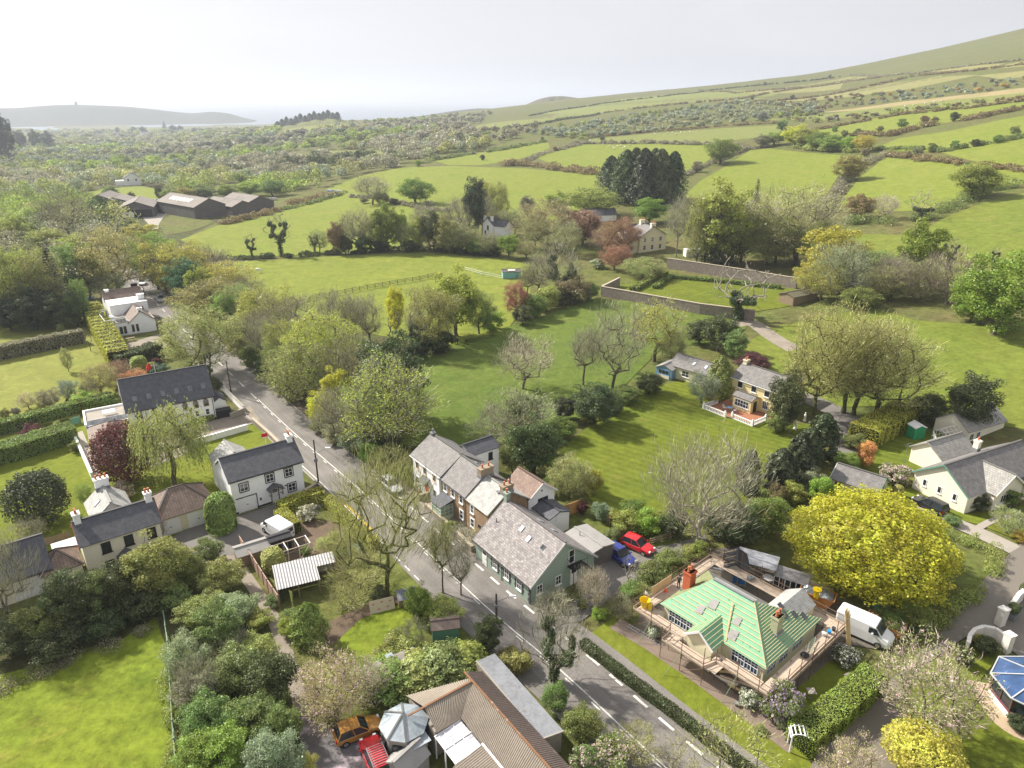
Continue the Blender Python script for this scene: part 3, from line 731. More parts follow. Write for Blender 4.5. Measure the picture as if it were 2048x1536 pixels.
# === foliage library
m_leaf=M_leaf('leaf',transl=0.45)
m_leafn=M_leaf('needle',transl=0.2)
m_twig=M_leaf('twig',transl=0.05)
m_mass=M_leaf('woodland_leaf',use_attr=True,transl=0.4)
m_bark=M_bark('bark')
def unit(a):
 return a/np.maximum(np.linalg.norm(a,axis=-1,keepdims=True),1e-9)
def rhombi(Pn,Nn,size,rng,aspect=0.7,along=None,jit=0.6):
 n=len(Pn)
 N=unit(Nn+rng.normal(0,jit,(n,3)))
 if along is None:
  T=unit(np.cross(N,rng.normal(0,1,(n,3))))
 else:
  T=unit(along+rng.normal(0,0.25,(n,3)))
  N=unit(np.cross(T,rng.normal(0,1,(n,3))))
 B=np.cross(N,T)
 s=(size*rng.uniform(0.45,1.0,n)**0.8*rng.choice([1.0,1.25,1.6],n,p=[0.6,0.3,0.1]))[:,None]
 a=T*s;b=B*s*aspect
 V=np.stack([Pn-a,Pn-b*1.0+a*0.15,Pn+a,Pn+b*1.0+a*0.15],1).reshape(-1,3)
 Q=np.arange(4*n).reshape(n,4)
 return V,Q
def clump_points(centers,radii,per,rng,up=0.25,flat=0.75):
 k=len(centers)
 d=unit(rng.normal(0,1,(k*per,3))+np.array([0,0,up]))
 r=np.repeat(radii,per)*rng.uniform(0.55,1.05,k*per)
 sc=np.array([1,1,flat])
 P=np.repeat(centers,per,0)+d*r[:,None]*sc
 return P,d
def skeleton(targets,base_h,trunk_r,rng,lean=0.06):
 nodes=[np.zeros(3)];par=[-1]
 n=5
 wob=rng.normal(0,lean,2)
 for i in range(1,n+1):
  t=i/n
  nodes.append(np.array([wob[0]*base_h*t*t+rng.normal(0,0.03),wob[1]*base_h*t*t+rng.normal(0,0.03),base_h*t]));par.append(len(nodes)-2)
 first=len(nodes)-2
 order=np.argsort(np.linalg.norm(targets-nodes[-1],axis=1))
 depth=[0]*len(nodes)
 for ti in order:
  tg=targets[ti]
  A=np.array(nodes[first:])
  v=tg-A;L=np.linalg.norm(v,axis=1)
  cost=L+np.where(v[:,2]<0.1*L,0.6*L,0)+0.06*np.array(depth[first:])
  k=int(np.argmin(cost))+first
  a=nodes[k];m=max(1,int(round(L[k-first]/0.9)))
  cur=k
  for q in range(1,m+1):
   t=q/m
   p=a+(tg-a)*t
   p=p+np.array([0,0,0.05*L[k-first]*math.sin(math.pi*t)])+(rng.normal(0,0.055,3)if q<m else 0)
   nodes.append(p);par.append(cur);depth.append(depth[cur]+1);cur=len(nodes)-1
 n=len(nodes);rad=np.zeros(n)
 kids=[[]for _ in range(n)]
 for i in range(1,n):kids[par[i]].append(i)
 e=1.95
 for i in range(n-1,-1,-1):
  rad[i]=0.018 if not kids[i]else sum(rad[k]**e for k in kids[i])**(1/e)
 sc=trunk_r/rad[0]
 rad=np.maximum(rad*sc,0.012)if sc>1 else np.maximum(rad*sc,0.012)
 rad[0]*=1.35
 return np.array(nodes),par,rad
def limbs_mesh(name,nodes,par,rad,rmin=0.0,n=5):
 V=[];Q=[]
 ang=np.linspace(0,2*math.pi,n,endpoint=False)
 for i in range(1,len(nodes)):
  if rad[par[i]]<rmin:continue
  a,b=nodes[par[i]],nodes[i]
  d=unit(b-a);u=np.cross(d,[0.31,0.2,0.93]);
  if np.linalg.norm(u)<1e-3:u=np.cross(d,[1,0,0])
  u=unit(u);w=np.cross(d,u)
  ring=np.cos(ang)[:,None]*u+np.sin(ang)[:,None]*w
  k=len(V)*n
  V.append(a+ring*rad[par[i]]);V.append(b+ring*rad[i])
  for q in range(n):Q.append((k+q,k+(q+1)%n,k+n+(q+1)%n,k+n+q))
 return np_mesh(name,np.concatenate(V),Q,m_bark,smooth=True)
def crown_targets(k,cx,rng,rx,z0,z1,shell=0.55):
 d=unit(rng.normal(0,1,(k,3)))
 r=shell+(1-shell)*rng.rand(k)**0.5
 zc=(z0+z1)/2;rz=(z1-z0)/2
 lob=1+0.16*np.sin(np.arctan2(d[:,1],d[:,0])*3+cx)+0.10*np.sin(np.arctan2(d[:,1],d[:,0])*5+2*cx+d[:,2]*4)
 P=d*r[:,None]*lob[:,None]*np.array([rx,rx,rz])+np.array([0,0,zc])
 return P
PROTO={}
def proto(kind,variants):
 PROTO[kind]=variants
def make_dense(seed,k=110,per=150,leaf=0.135,z0=1.0,base=2.0,tr=0.26,rc=0.95,mat=None,flat=0.75):
 rng=np.random.RandomState(seed)
 T=crown_targets(k,seed,rng,3.3,z0+0.8,9.3,0.38)
 nd,pa,ra=skeleton(T,base,tr,rng)
 rr=rng.uniform(0.75,1.25,k)*rc
 P,D=clump_points(T,rr,per,rng,0.3,flat)
 V,Q=rhombi(P,D,leaf,rng)
 return{'trunk':limbs_mesh('trunk',nd,pa,ra,0.03),'crown':np_mesh('crown',V,Q,mat or m_leaf)}
def make_airy(seed,k=190,per=85,leaf=0.085,twigs=4200,base=2.0,tr=0.22,up=0.5):
 rng=np.random.RandomState(seed)
 T=crown_targets(k,seed,rng,3.7,1.5,9.7,0.35)
 nd,pa,ra=skeleton(T,base,tr,rng)
 P,D=clump_points(T,np.full(k,0.75),per,rng,0.2,0.85)
 V,Q=rhombi(P,D,leaf,rng)
 idx=rng.randint(0,k,twigs)
 out=unit(T[idx]-np.array([0,0,4.0]))+np.array([0,0,up])
 TP=T[idx]+rng.normal(0,0.42,(twigs,3))
 V2,Q2=rhombi(TP,out,0.36,rng,0.045,along=unit(out))
 tm=limbs_mesh('trunk',nd,pa,ra,0.0,4)
 return{'trunk':tm,'crown':np_mesh('crown',V,Q,m_leaf),'twigs':np_mesh('twigs',V2,Q2,m_twig)}
def make_bare(seed,k=170,twigs=5200,base=2.2,tr=0.20,rx=3.6,up=0.9,tl=0.42,ivy=0,z0=2.4,thin=0.04):
 rng=np.random.RandomState(seed)
 T=crown_targets(k,seed,rng,rx,z0,9.8,0.35)
 nd,pa,ra=skeleton(T,base,tr,rng)
 idx=rng.randint(0,k,twigs)
 out=unit(T[idx]-np.array([0,0,3.2]))+np.array([0,0,up])
 TP=T[idx]+rng.normal(0,0.5,(twigs,3))
 V2,Q2=rhombi(TP,out,tl,rng,thin,along=unit(out))
 d={'trunk':limbs_mesh('trunk',nd,pa,ra,0.0,4),'twigs':np_mesh('twigs',V2,Q2,m_twig)}
 if ivy:
  big=[i for i in range(1,len(nd))if ra[i]>0.055 and nd[i][2]<ivy]
  if len(big)<8:big=[i for i in range(1,len(nd))if ra[i]>0.04 and nd[i][2]<ivy]
  per=5200//len(big)
  cs=np.array([nd[i]for i in big]);rr=np.array([0.28+ra[i]*1.6 for i in big])
  P,D=clump_points(cs,rr,per,rng,0.1,1.4)
  V,Q=rhombi(P,D,0.13,rng)
  d['ivy']=np_mesh('ivy',V,Q,m_leaf)
 return d
def make_cypress(seed,n=6500,leaf=0.17,rx=1.5,mat=None):
 rng=np.random.RandomState(seed)
 z=rng.rand(n)**0.85*9.8+0.15
 t=z/10
 prof=np.minimum(1,(t*5)**0.6+0.25)*np.maximum(0,1-t**2.6)**0.7+0.04
 a=rng.rand(n)*2*math.pi
 bump=1+0.20*np.sin(a*4+z*0.9+seed)+0.16*np.sin(a*7-z*2.3+seed*2)+0.08*np.sin(z*5+a*11)
 r=rx*prof*bump*rng.uniform(0.72,1.03,n)
 P=np.stack([np.cos(a)*r,np.sin(a)*r,z],1)
 D=np.stack([np.cos(a),np.sin(a),np.full(n,0.5)],1)
 V,Q=rhombi(P,D,leaf,rng,0.6,jit=0.5)
 nd=np.array([[0,0,0],[0,0,3.0],[0,0,8.5]]);
 return{'trunk':limbs_mesh('trunk',nd,[-1,0,1],np.array([0.22,0.17,0.03])),'crown':np_mesh('crown',V,Q,mat or m_leafn)}
def make_spruce(seed,whorls=26,rx=2.4):
 rng=np.random.RandomState(seed);P=[];D=[];nodes=[np.zeros(3),np.array([0,0,9.8])];par=[-1,0];rad=[0.2,0.02]
 for w in range(whorls):
  z=1.2+8.5*(w/whorls);L=rx*(1-(z/10.2))+0.12
  for b in range(9):
   a=b*0.7+w*1.1+rng.normal(0,0.15);l=L*rng.uniform(0.75,1.15)
   m=max(5,int(26*l/rx)+6)
   t=rng.rand(m)**0.6
   drop=-0.35*l*t+0.18*l*t*t
   side=rng.normal(0,0.16,m)*(1-t*0.6)*l
   P.append(np.stack([np.cos(a)*l*t-np.sin(a)*side,np.sin(a)*l*t+np.cos(a)*side,z+drop],1))
   D.append(np.tile([math.cos(a)*0.4,math.sin(a)*0.4,0.9],(m,1)))
 P=np.concatenate(P);D=np.concatenate(D)
 V,Q=rhombi(P,D,0.17,rng,0.45,jit=0.4)
 return{'trunk':limbs_mesh('trunk',np.array(nodes),par,np.array(rad)),'crown':np_mesh('crown',V,Q,m_leafn)}
def make_willow(seed,strands=950):
 rng=np.random.RandomState(seed)
 T=crown_targets(70,seed,rng,3.1,4.2,9.6,0.5)
 nd,pa,ra=skeleton(T,2.6,0.24,rng)
 P=[];D=[]
 for s in range(strands):
  p=T[rng.randint(len(T))]+rng.normal(0,0.5,3)
  rr=math.hypot(p[0],p[1]);L=rng.uniform(1.6,4.2)*(0.6+0.4*rr/3.2)
  L=min(L,p[2]-0.5);m=int(L/0.16)
  q=np.linspace(0,1,m)
  o=unit(np.array([p[0],p[1],0.01]))
  P.append(p+np.outer(q**0.6,o*0.6)*[1,1,0]+np.stack([rng.normal(0,0.06,m),rng.normal(0,0.06,m),-L*q+0.3*np.sin(q*3)],1))
  D.append(np.tile([o[0]*0.2,o[1]*0.2,-1.0],(m,1)))
 P=np.concatenate(P);D=np.concatenate(D)
 V,Q=rhombi(P,D,0.15,rng,0.3,along=unit(D))
 return{'trunk':limbs_mesh('trunk',nd,pa,ra,0.02),'crown':np_mesh('crown',V,Q,m_leaf)}
def make_shrub(seed,k=40,per=230,leaf=0.21,flat=0.8,mat=None):
 rng=np.random.RandomState(seed)
 T=crown_targets(k,seed,rng,3.9,1.2,8.9,0.5)
 T[:,2]=np.abs(T[:,2])
 P,D=clump_points(T,rng.uniform(1.1,1.9,k),per,rng,0.25,flat)
 P[:,2]=np.maximum(P[:,2],0.1)
 V,Q=rhombi(P,D,leaf,rng)
 nd,pa,ra=skeleton(T[:14],0.8,0.3,rng)
 return{'trunk':limbs_mesh('stems',nd,pa,ra,0.02),'crown':np_mesh('crown',V,Q,mat or m_leaf)}
def make_clipped(seed,n=5200,leaf=0.30):
 rng=np.random.RandomState(seed)
 d=unit(rng.normal(0,1,(n,3)));d[:,2]=np.abs(d[:,2])*np.where(rng.rand(n)<0.25,-0.55,1)
 sup=(np.abs(d)**3.2).sum(1)**(-1/3.2)
 P=d*sup[:,None]*np.array([3.8,3.8,6.2])*rng.uniform(0.93,1.02,n)[:,None]+np.array([0,0,3.7])
 P=P[P[:,2]>0.05];dd=unit(P-np.array([0,0,4]))
 V,Q=rhombi(P,dd,leaf,rng,0.8,jit=0.4)
 core=unit(rng.normal(0,1,(900,3)));cp=core*((np.abs(core)**3.2).sum(1)**(-1/3.2))[:,None]*np.array([3.3,3.3,5.6])+np.array([0,0,3.7])
 cp=cp[cp[:,2]>0.05]
 V2,Q2=rhombi(cp,unit(cp),1.0,rng,1.0,jit=0.2)
 V=np.concatenate([V,V2]);Q=np.concatenate([Q,Q2+Q.max()+1])
 nd=np.array([[0,0,0],[0,0,2.0]])
 return{'trunk':limbs_mesh('stems',nd,[-1,0],np.array([0.5,0.4])),'crown':np_mesh('crown',V,Q,m_leafn)}
def make_blob(seed,n=40000,leaf=0.085,rz=4.7):
 rng=np.random.RandomState(seed)
 d=unit(rng.normal(0,1,(n,3))+np.array([0,0,0.25]))
 az=np.arctan2(d[:,1],d[:,0]);el=np.arcsin(np.clip(d[:,2],-1,1))
 lump=(0.07*np.sin(3*az+seed)*np.cos(2*el)+0.06*np.sin(7*az+5*el+1)+0.05*np.sin(11*az-9*el)+0.035*np.sin(19*az+13*el+2)+0.03*np.sin(27*el-15*az))
 r=(1+lump)*(1-0.34*rng.rand(n)**2.2)
 P=d*r[:,None]*np.array([4.0,4.0,rz])*0.97+np.array([0,0,5.1])
 keep=P[:,2]>0.5;P=P[keep];d=d[keep]
 V,Q=rhombi(P,d,leaf,rng,0.75,jit=0.75)
 T_=crown_targets(60,seed,rng,3.3,1.6,9.0,0.4);nd,pa,ra=skeleton(T_,1.6,0.24,rng)
 return{'trunk':limbs_mesh('trunk',nd,pa,ra,0.03),'crown':np_mesh('crown',V,Q,m_leaf)}
def add_flowers(d,seed,n,size,frac=0.3):
 rng=np.random.RandomState(seed)
 me=d['crown'];co=np.zeros(len(me.vertices)*3,np.float32);me.vertices.foreach_get('co',co);co=co.reshape(-1,3)
 c=co[rng.randint(0,len(co),int(n*frac))]
 P=c[rng.randint(0,len(c),n)]+rng.normal(0,size*0.9,(n,3))
 V,Q=rhombi(P,unit(P-np.array([0,0,4.5])),size,rng,0.9)
 d2=dict(d);d2['blossom']=np_mesh('blossom',V,Q,m_leaf)
 return d2
PROTO['dense']=[make_dense(1),make_dense(2),make_dense(3,k=90,rc=1.1),make_dense(4,k=130,per=130,rc=0.85)]
PROTO['maple']=[make_blob(11)]
PROTO['ball']=[make_blob(13,12000,0.15)]
PROTO['dome']=[make_dense(21,k=130,per=150,leaf=0.12,rc=0.8,z0=0.4,base=1.2),make_dense(22,k=115,per=165,leaf=0.12,rc=0.9,z0=0.3,base=1.2)]
PROTO['dark']=[make_dense(31,k=120,per=150,leaf=0.125,rc=0.9,z0=0.5,base=1.6,mat=m_leafn),make_dense(32,k=110,per=160,leaf=0.125,rc=0.95,z0=0.7,base=1.6,mat=m_leafn)]
PROTO['airy']=[make_airy(41),make_airy(42),make_airy(43,k=170,per=95),make_airy(44,k=200,per=50,twigs=5200)]
PROTO['bare']=[make_bare(51),make_bare(52,k=140),make_bare(53,k=200,twigs=6500)]
PROTO['tallbare']=[make_bare(54,k=150,rx=2.6,base=3.4,z0=3.2),make_bare(55,k=130,rx=2.8,base=3.0,z0=2.8)]
PROTO['sparse']=[make_bare(56,k=46,twigs=420,rx=3.3,tl=0.3,thin=0.06)]
PROTO['dead']=[make_bare(57,k=90,twigs=260,rx=4.2,base=2.0,tr=0.26,tl=0.4,thin=0.06,ivy=3.6)]
PROTO['ivy']=[make_bare(61,k=90,twigs=2600,rx=3.2,ivy=7.0,base=3.0),make_bare(62,k=60,twigs=900,rx=2.6,ivy=8.6,base=4.0)]
PROTO['budded']=[make_airy(71,k=200,per=44,leaf=0.072,twigs=5200),make_airy(72,k=180,per=48,leaf=0.072,twigs=4800,base=3.0)]
PROTO['cypress']=[make_cypress(81),make_cypress(82,rx=1.7)]
PROTO['leyland']=[make_cypress(83,n=7500,rx=2.6,leaf=0.2),make_cypress(84,n=7500,rx=2.9,leaf=0.2)]
PROTO['spruce']=[make_spruce(91)]
PROTO['willow']=[make_willow(95)]
PROTO['shrub']=[make_shrub(101),make_shrub(102,k=44),make_shrub(103,k=34,per=260)]
PROTO['darkshrub']=[make_shrub(104,mat=m_leafn),make_shrub(105,k=46,mat=m_leafn)]
PROTO['twiggy']=[make_bare(111,k=110,twigs=3600,base=0.8,tr=0.2,rx=4.6,z0=1.0,tl=0.55,thin=0.05)]
PROTO['clipped']=[make_clipped(121)]
PROTO['cherry']=[add_flowers(make_airy(131,k=190,per=42,leaf=0.085,twigs=2400),5,2200,0.075,0.2)]
PROTO['wispy']=[make_airy(141,k=120,per=5,leaf=0.10,twigs=1500,tr=0.12,base=1.2),make_airy(142,k=100,per=5,leaf=0.10,twigs=1300,tr=0.12,base=1.2)]
PROTO['bloom']=[add_flowers(PROTO['shrub'][0],6,1500,0.30,0.35),add_flowers(PROTO['shrub'][2],7,1300,0.30,0.3)]
PROTO['fullbloom']=[add_flowers(PROTO['shrub'][1],8,3800,0.30,0.9)]
TI={'fresh':(0.150,0.200,0.026),'lime':(0.270,0.275,0.030),'yellow':(0.330,0.330,0.018),'maple':(0.265,0.262,0.011),'furze':(0.20,0.14,0.025),'gold':(0.66,0.57,0.11),'green':(0.100,0.140,0.024),'vivid':(0.110,0.175,0.018),'mid':(0.105,0.132,0.034),'olive':(0.152,0.176,0.038),'tan':(0.235,0.238,0.080),'dark':(0.056,0.070,0.024),'darker':(0.036,0.048,0.021),'blue':(0.045,0.085,0.045),'grey':(0.160,0.172,0.090),'copper':(0.085,0.028,0.028),'rust':(0.175,0.090,0.058),'brown':(0.138,0.130,0.078),'twig':(0.215,0.208,0.140),'pale':(0.300,0.265,0.200),'gorse':(0.125,0.098,0.040),'silver':(0.140,0.165,0.105),'orange':(0.33,0.15,0.05),'bark':(0.115,0.098,0.072),'palebark':(0.30,0.27,0.22),'mossbark':(0.100,0.105,0.045),'ivy':(0.040,0.062,0.020),'white':(0.75,0.74,0.70),'pink':(0.66,0.50,0.50),'mauve':(0.48,0.36,0.52),'magenta':(0.45,0.14,0.36),'cream':(0.75,0.66,0.32),'willow':(0.165,0.185,0.045),'purple':(0.135,0.110,0.085)}
for _k in TI:
 if _k in('bark','palebark','mossbark','white','pink','mauve','magenta','cream','gold'):continue
 _g=1.75 if _k in('twig','pale','yellow','lime','tan','maple')else 2.2
 if _k in('dark','darker','copper'):_g=1.85
 _m=sum(TI[_k])/3
 TI[_k]=tuple((c*0.9+_m*0.1)*_g for c in TI[_k])
_cnt={}
_rr=random.Random(77)
LABELS=set()
def place_tree(kind,p,hgt,wid,tint,label,name='tree',cat='tree',group=None,bark=None,second=None,var=None,lean=0.0):
 vs=PROTO[kind]
 k=_cnt.get(kind,0)if var is None else var
 _cnt[kind]=k+1
 d=vs[k%len(vs)]
 o=thing(name,label,cat,(p[0],p[1],p[2]-0.05),_rr.uniform(0,6.28),group)
 sw=wid/8.0
 o.scale=(sw,sw*_rr.uniform(0.92,1.08),hgt/10.0)
 tc=TI[tint]
 j=[1+_rr.uniform(-0.12,0.12)for _ in range(3)]
 for part,me in d.items():
  c=link({'trunk':'trunk','crown':'crown','twigs':'twigs','ivy':'ivy','blossom':'blossom'}[part],me,o)
  if part in('twigs','blossom'):c['kind']='stuff'
  if part=='trunk':c.color=(*TI[bark or 'bark'],1)
  elif part=='twigs':c.color=(*(TI[tint]if 'crown' not in d else TI[second or 'twig']),1)
  elif part=='ivy':c.color=(*TI['ivy'],1)
  elif part=='blossom':c.color=(*TI[second or 'pink'],1)
  else:c.color=(tc[0]*j[0],tc[1]*j[1],tc[2]*j[2],1)
 return o
def T(kind,u,vb,vt,wpx,tint,label,name='tree',cat='tree',group=None,bark=None,second=None,var=None):
 bush=kind in('shrub','darkshrub','dome','dark','clipped','bloom','fullbloom','twiggy','leyland','cypress','maple','ball')
 p=G(u,vb)
 dp=depth_at(p);ph=math.atan2(CAM_Z-p[2],math.hypot(p[0],p[1]));cf,sf=math.cos(ph),math.sin(ph)
 a=wpx*dp/F/2
 if bush:
  S_=(vb-vt)*dp/F/2
  c=math.sqrt(max(S_*S_-(a*sf)**2,0.0))/cf
  c=max(c,0.55*a)
  p=G(u,(vb+vt)/2,c);h=2*c*1.04
  a=wpx*depth_at((p[0],p[1],p[2]+c))/F/2
 else:
  Hp=height_to(p,vt)*cf;lo,hi=0.3*Hp,Hp/cf
  for _ in range(30):
   m=(lo+hi)/2
   if m*0.56*cf+math.sqrt((0.44*m*cf)**2+(0.9*a*sf)**2)>Hp:hi=m
   else:lo=m
  h=max(lo,0.8*a)
  a=wpx*depth_at((p[0],p[1],p[2]+h*0.5))/F/2
 w=2*a
 if kind in('shrub','darkshrub','bloom','fullbloom','twiggy'):w*=0.82
 elif kind in('cypress',):w*=8/3.1
 elif kind in('leyland',):w*=8/5.6
 elif kind in('spruce',):w*=8/4.6
 elif bush:w*=1.0
 else:w*=1.1 if dp<150 else 1.28
 return place_tree(kind,p,h,w,tint,label,name,cat,group,bark,second,var)
def ROW(kind,items,fmt,name='tree',cat='tree',group=None,**kw):
 for i,it in enumerate(items):
  u,vb,vt,w,tint=it
  T(kind,u,vb,vt,w,tint,fmt.format(ORD[i]),name,cat,group,**kw)
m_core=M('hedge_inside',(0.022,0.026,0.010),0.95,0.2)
def hedge(pts,wid,hgt,tint,label,clipped=True,group=None,world=False,name='hedge',mat=None,dens=1.0,lmin=0.06):
 cl_=pts if world else[G(u,v)for u,v in pts]
 P2=resample([(p[0],p[1])for p in cl_],1.0 if clipped else 2.0)
 rng=np.random.RandomState(abs(hash(label))%99991 if False else sum(map(ord,label))%99991)
 mid=P2[len(P2)//2];dep=depth_at((mid.x,mid.y,H(mid.x,mid.y)))
 leaf=max(lmin,1.5*dep/F)
 s=along(P2);L=s[-1]
 xs=np.array([p.x for p in P2]);ys=np.array([p.y for p in P2]);sa=np.array(s)
 tx=np.gradient(xs);ty=np.gradient(ys);tl=np.hypot(tx,ty);tx/=tl;ty/=tl
 def pos(ss,off,z):
  x=np.interp(ss,sa,xs);y=np.interp(ss,sa,ys)
  nx=-np.interp(ss,sa,ty);ny=np.interp(ss,sa,tx)
  X=x+nx*off;Y=y+ny*off
  return np.stack([X,Y,hz(X,Y)+z],1),np.stack([nx,ny],1)
 area=L*(2*hgt+wid)+2*wid*hgt
 n=int(area/(leaf*leaf)*1.15*dens)
 n=min(n,13000)
 ss=rng.rand(n)*L
 if clipped:
  per=2*hgt+wid;q=rng.rand(n)*per
  wob=1+0.05*np.sin(ss*1.7)+0.04*np.sin(ss*4.1+1)
  off=np.where(q<hgt,-wid/2,np.where(q<hgt+wid,q-hgt-wid/2,wid/2))*wob
  z=np.where(q<hgt,q,np.where(q<hgt+wid,hgt,per-q))*(1+0.03*np.sin(ss*2.3+2))
  e=rng.rand(n)<(2*wid*hgt)/area
  ss=np.where(e,np.where(rng.rand(n)<0.5,0,L),ss);off=np.where(e,rng.uniform(-wid/2,wid/2,n),off);z=np.where(e,rng.rand(n)*hgt,z)
  P,nn=pos(ss,off,z)
  sd=np.where(q<hgt,-1.0,np.where(q<hgt+wid,0.0,1.0))
  D=np.stack([nn[:,0]*sd,nn[:,1]*sd,np.where(sd==0,1.0,0.15)],1)
  P+=rng.normal(0,leaf*0.35,(n,3))
  V,Q=rhombi(P,D,leaf,rng,0.8,jit=0.45)
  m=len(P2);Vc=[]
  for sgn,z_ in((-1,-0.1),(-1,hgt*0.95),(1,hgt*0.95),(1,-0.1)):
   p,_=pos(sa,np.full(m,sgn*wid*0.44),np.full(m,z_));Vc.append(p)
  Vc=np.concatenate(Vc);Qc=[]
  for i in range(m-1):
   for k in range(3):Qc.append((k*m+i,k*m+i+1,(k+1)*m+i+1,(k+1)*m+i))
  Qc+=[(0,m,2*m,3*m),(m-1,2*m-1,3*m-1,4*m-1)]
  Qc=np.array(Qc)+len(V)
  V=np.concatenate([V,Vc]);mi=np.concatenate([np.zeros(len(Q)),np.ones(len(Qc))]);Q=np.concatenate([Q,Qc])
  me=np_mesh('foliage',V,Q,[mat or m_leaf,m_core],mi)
 else:
  k=max(3,int(L/(wid*0.42)))
  cs=np.sort(rng.rand(k))*L;gap=rng.rand(k)
  rr=wid*rng.uniform(0.35,0.75,k);hh=hgt*rng.uniform(0.45,1.15,k)
  c,_=pos(cs,rng.normal(0,wid*0.16,k),hh*0.4)
  per=max(14,min(int(n/k),260))
  d=unit(rng.normal(0,1,(k*per,3))+np.array([0,0,0.35]));r=np.repeat(rr,per)*rng.uniform(0.6,1.05,k*per)
  P=np.repeat(c,per,0)+d*np.stack([r,r,np.repeat(hh*0.6,per)*rng.uniform(0.6,1.05,k*per)],1)
  gz=hz(P[:,0],P[:,1]);P[:,2]=np.maximum(P[:,2],gz+0.05)
  V,Q=rhombi(P,d,leaf,rng,0.8)
  me=np_mesh('foliage',V,Q,mat or m_leaf)
 cen=Vector((mid.x,mid.y,H(mid.x,mid.y)))
 co=np.zeros(len(me.vertices)*3,np.float32);me.vertices.foreach_get('co',co)
 co=(co.reshape(-1,3)-np.array(cen,np.float32)).ravel();me.vertices.foreach_set('co',co);me.update()
 o=link(name,me,None,cen)
 o.color=(*TI[tint],1)
 return tag(o,label,'hedge',group)
# === woodland masses and hillside scrub
def in_poly(px,py,poly):
 ins=np.zeros(len(px),bool)
 for i in range(len(poly)):
  a=poly[i];b=poly[(i+1)%len(poly)]
  c=(a[1]>py)!=(b[1]>py)
  xi=(b[0]-a[0])*(py-a[1])/((b[1]-a[1])or 1e-9)+a[0]
  ins^=c&(px<xi)
 return ins
def mass(name,label,poly,holes,spacing,size,tints,seed,hmul=1.0,dmin=150,dmax=3300,amin=-46,amax=46,leafpx=1.9):
 rng=np.random.RandomState(seed)
 n=400000
 d=np.sqrt(rng.uniform(dmin**2,dmax**2,n));a=np.radians(rng.uniform(amin,amax,n))
 x=np.sin(a)*d;y=np.cos(a)*d;z=hz(x,y)
 dz=z-CAM_Z;f=y*cP-dz*sP
 u=1024+F*x/f;v=768-F*(y*sP+dz*cP)/f
 ok=in_poly(u,v,poly)&(z>-60)
 for hpoly in holes:ok&=~in_poly(u,v,hpoly)
 x,y,z,f,d=x[ok],y[ok],z[ok],f[ok],d[ok]
 grid={};keep=[]
 for i in range(len(x)):
  sp=spacing*(1+d[i]/1000)
  k=(int(x[i]//sp),int(y[i]//sp),int(math.log(d[i])*2))
  if k in grid:continue
  grid[k]=1;keep.append(i)
  if len(keep)>3600:break
 x,y,z,f,d=[q[keep]for q in(x,y,z,f,d)]
 Vs,Qs,Cs=[],[],[];nv=0
 tn=np.array([t for t,w in tints]);tw=np.array([w for t,w in tints],float);tw/=tw.sum()
 for i in range(len(x)):
  w=size*rng.uniform(0.6,1.35)*(1+d[i]/2600);h=min(w,10.0)*rng.uniform(0.6,1.1)*hmul
  leaf=max(0.28,leafpx*f[i]/F);kk=5
  m=int(min(330,max(34,2.4*math.pi*w*w/2/(leaf*leaf)*0.5)))
  dd=unit(rng.normal(0,1,(kk,3))+[0,0,0.4]);cc=dd*np.array([w*0.27,w*0.27,h*0.3])
  ix=rng.randint(0,kk,m);e=unit(rng.normal(0,1,(m,3))+[0,0,0.3])
  P=cc[ix]+e*np.array([w*0.3,w*0.3,h*0.3])*rng.uniform(0.6,1.05,m)[:,None]
  P[:,2]=np.maximum(P[:,2]+h*0.55,0.1)
  P+=np.array([x[i],y[i],z[i]])
  V,Q=rhombi(P,e,leaf,rng,0.85,jit=0.5)
  dr=math.sin(x[i]/61+1.7*math.sin(y[i]/90))+math.sin(y[i]/83-x[i]/140+2)
  cum=np.cumsum(tw);pick=0.5+0.24*dr+rng.normal(0,0.10)
  t=tn[min(int(np.searchsorted(cum,min(max(pick,0.0),0.999))),len(tn)-1)];t=np.array(TI[t])*rng.uniform(0.87,1.16)
  Vs.append(V);Qs.append(Q+nv);nv+=len(V);Cs.append(np.tile(t,(len(Q),1)))
 V=np.concatenate(Vs);Q=np.concatenate(Qs);Cc=np.concatenate(Cs)
 o=link(name,np_mesh(name,V,Q,m_mass,attr=Cc))
 return tag(o,label,'wood' if 'wood' in name else 'scrub',None,'stuff')
WOODT=[('dark',1.6),('brown',2.5),('twig',3),('grey',2.2),('tan',2.2),('silver',1.8),('olive',3.2),('mid',2.4),('fresh',2.0)]
farm_holes=[[(160,393),(200,375),(280,369),(352,382),(400,400),(440,370),(560,395),(700,372),(690,395),(560,430),(430,452),(370,470),(300,480),(270,450),(150,425)],[(580,323),(582,307),(640,300),(780,298),(775,322)],[(552,274),(560,258),(640,246),(700,243),(705,256),(600,274)]]
VS=[(-260,330),(-60,318),(120,312),(300,312),(430,318),(400,328),(250,330),(100,340),(-60,348),(-260,356)]
mass('valley_woodland','wide grey-green valley wood fading into the distance at left',[(-260,268),(0,264),(300,262),(520,262),(620,255),(700,250),(760,258),(850,270),(960,285),(980,300),(880,316),(800,334),(700,352),(650,372),(560,392),(470,385),(400,396),(352,384),(300,392),(150,392),(60,420),(-260,440)],farm_holes+[VS],8.5,11.5,WOODT,5,1.0,330,3200,-46,2)
mass('valley_scrub','pale silvery scrub patch in the middle of the valley wood',VS,[],5.0,4.5,[('silver',3),('olive',2),('grey',2),('fresh',1)],15,0.7,500,2200,-46,-10)
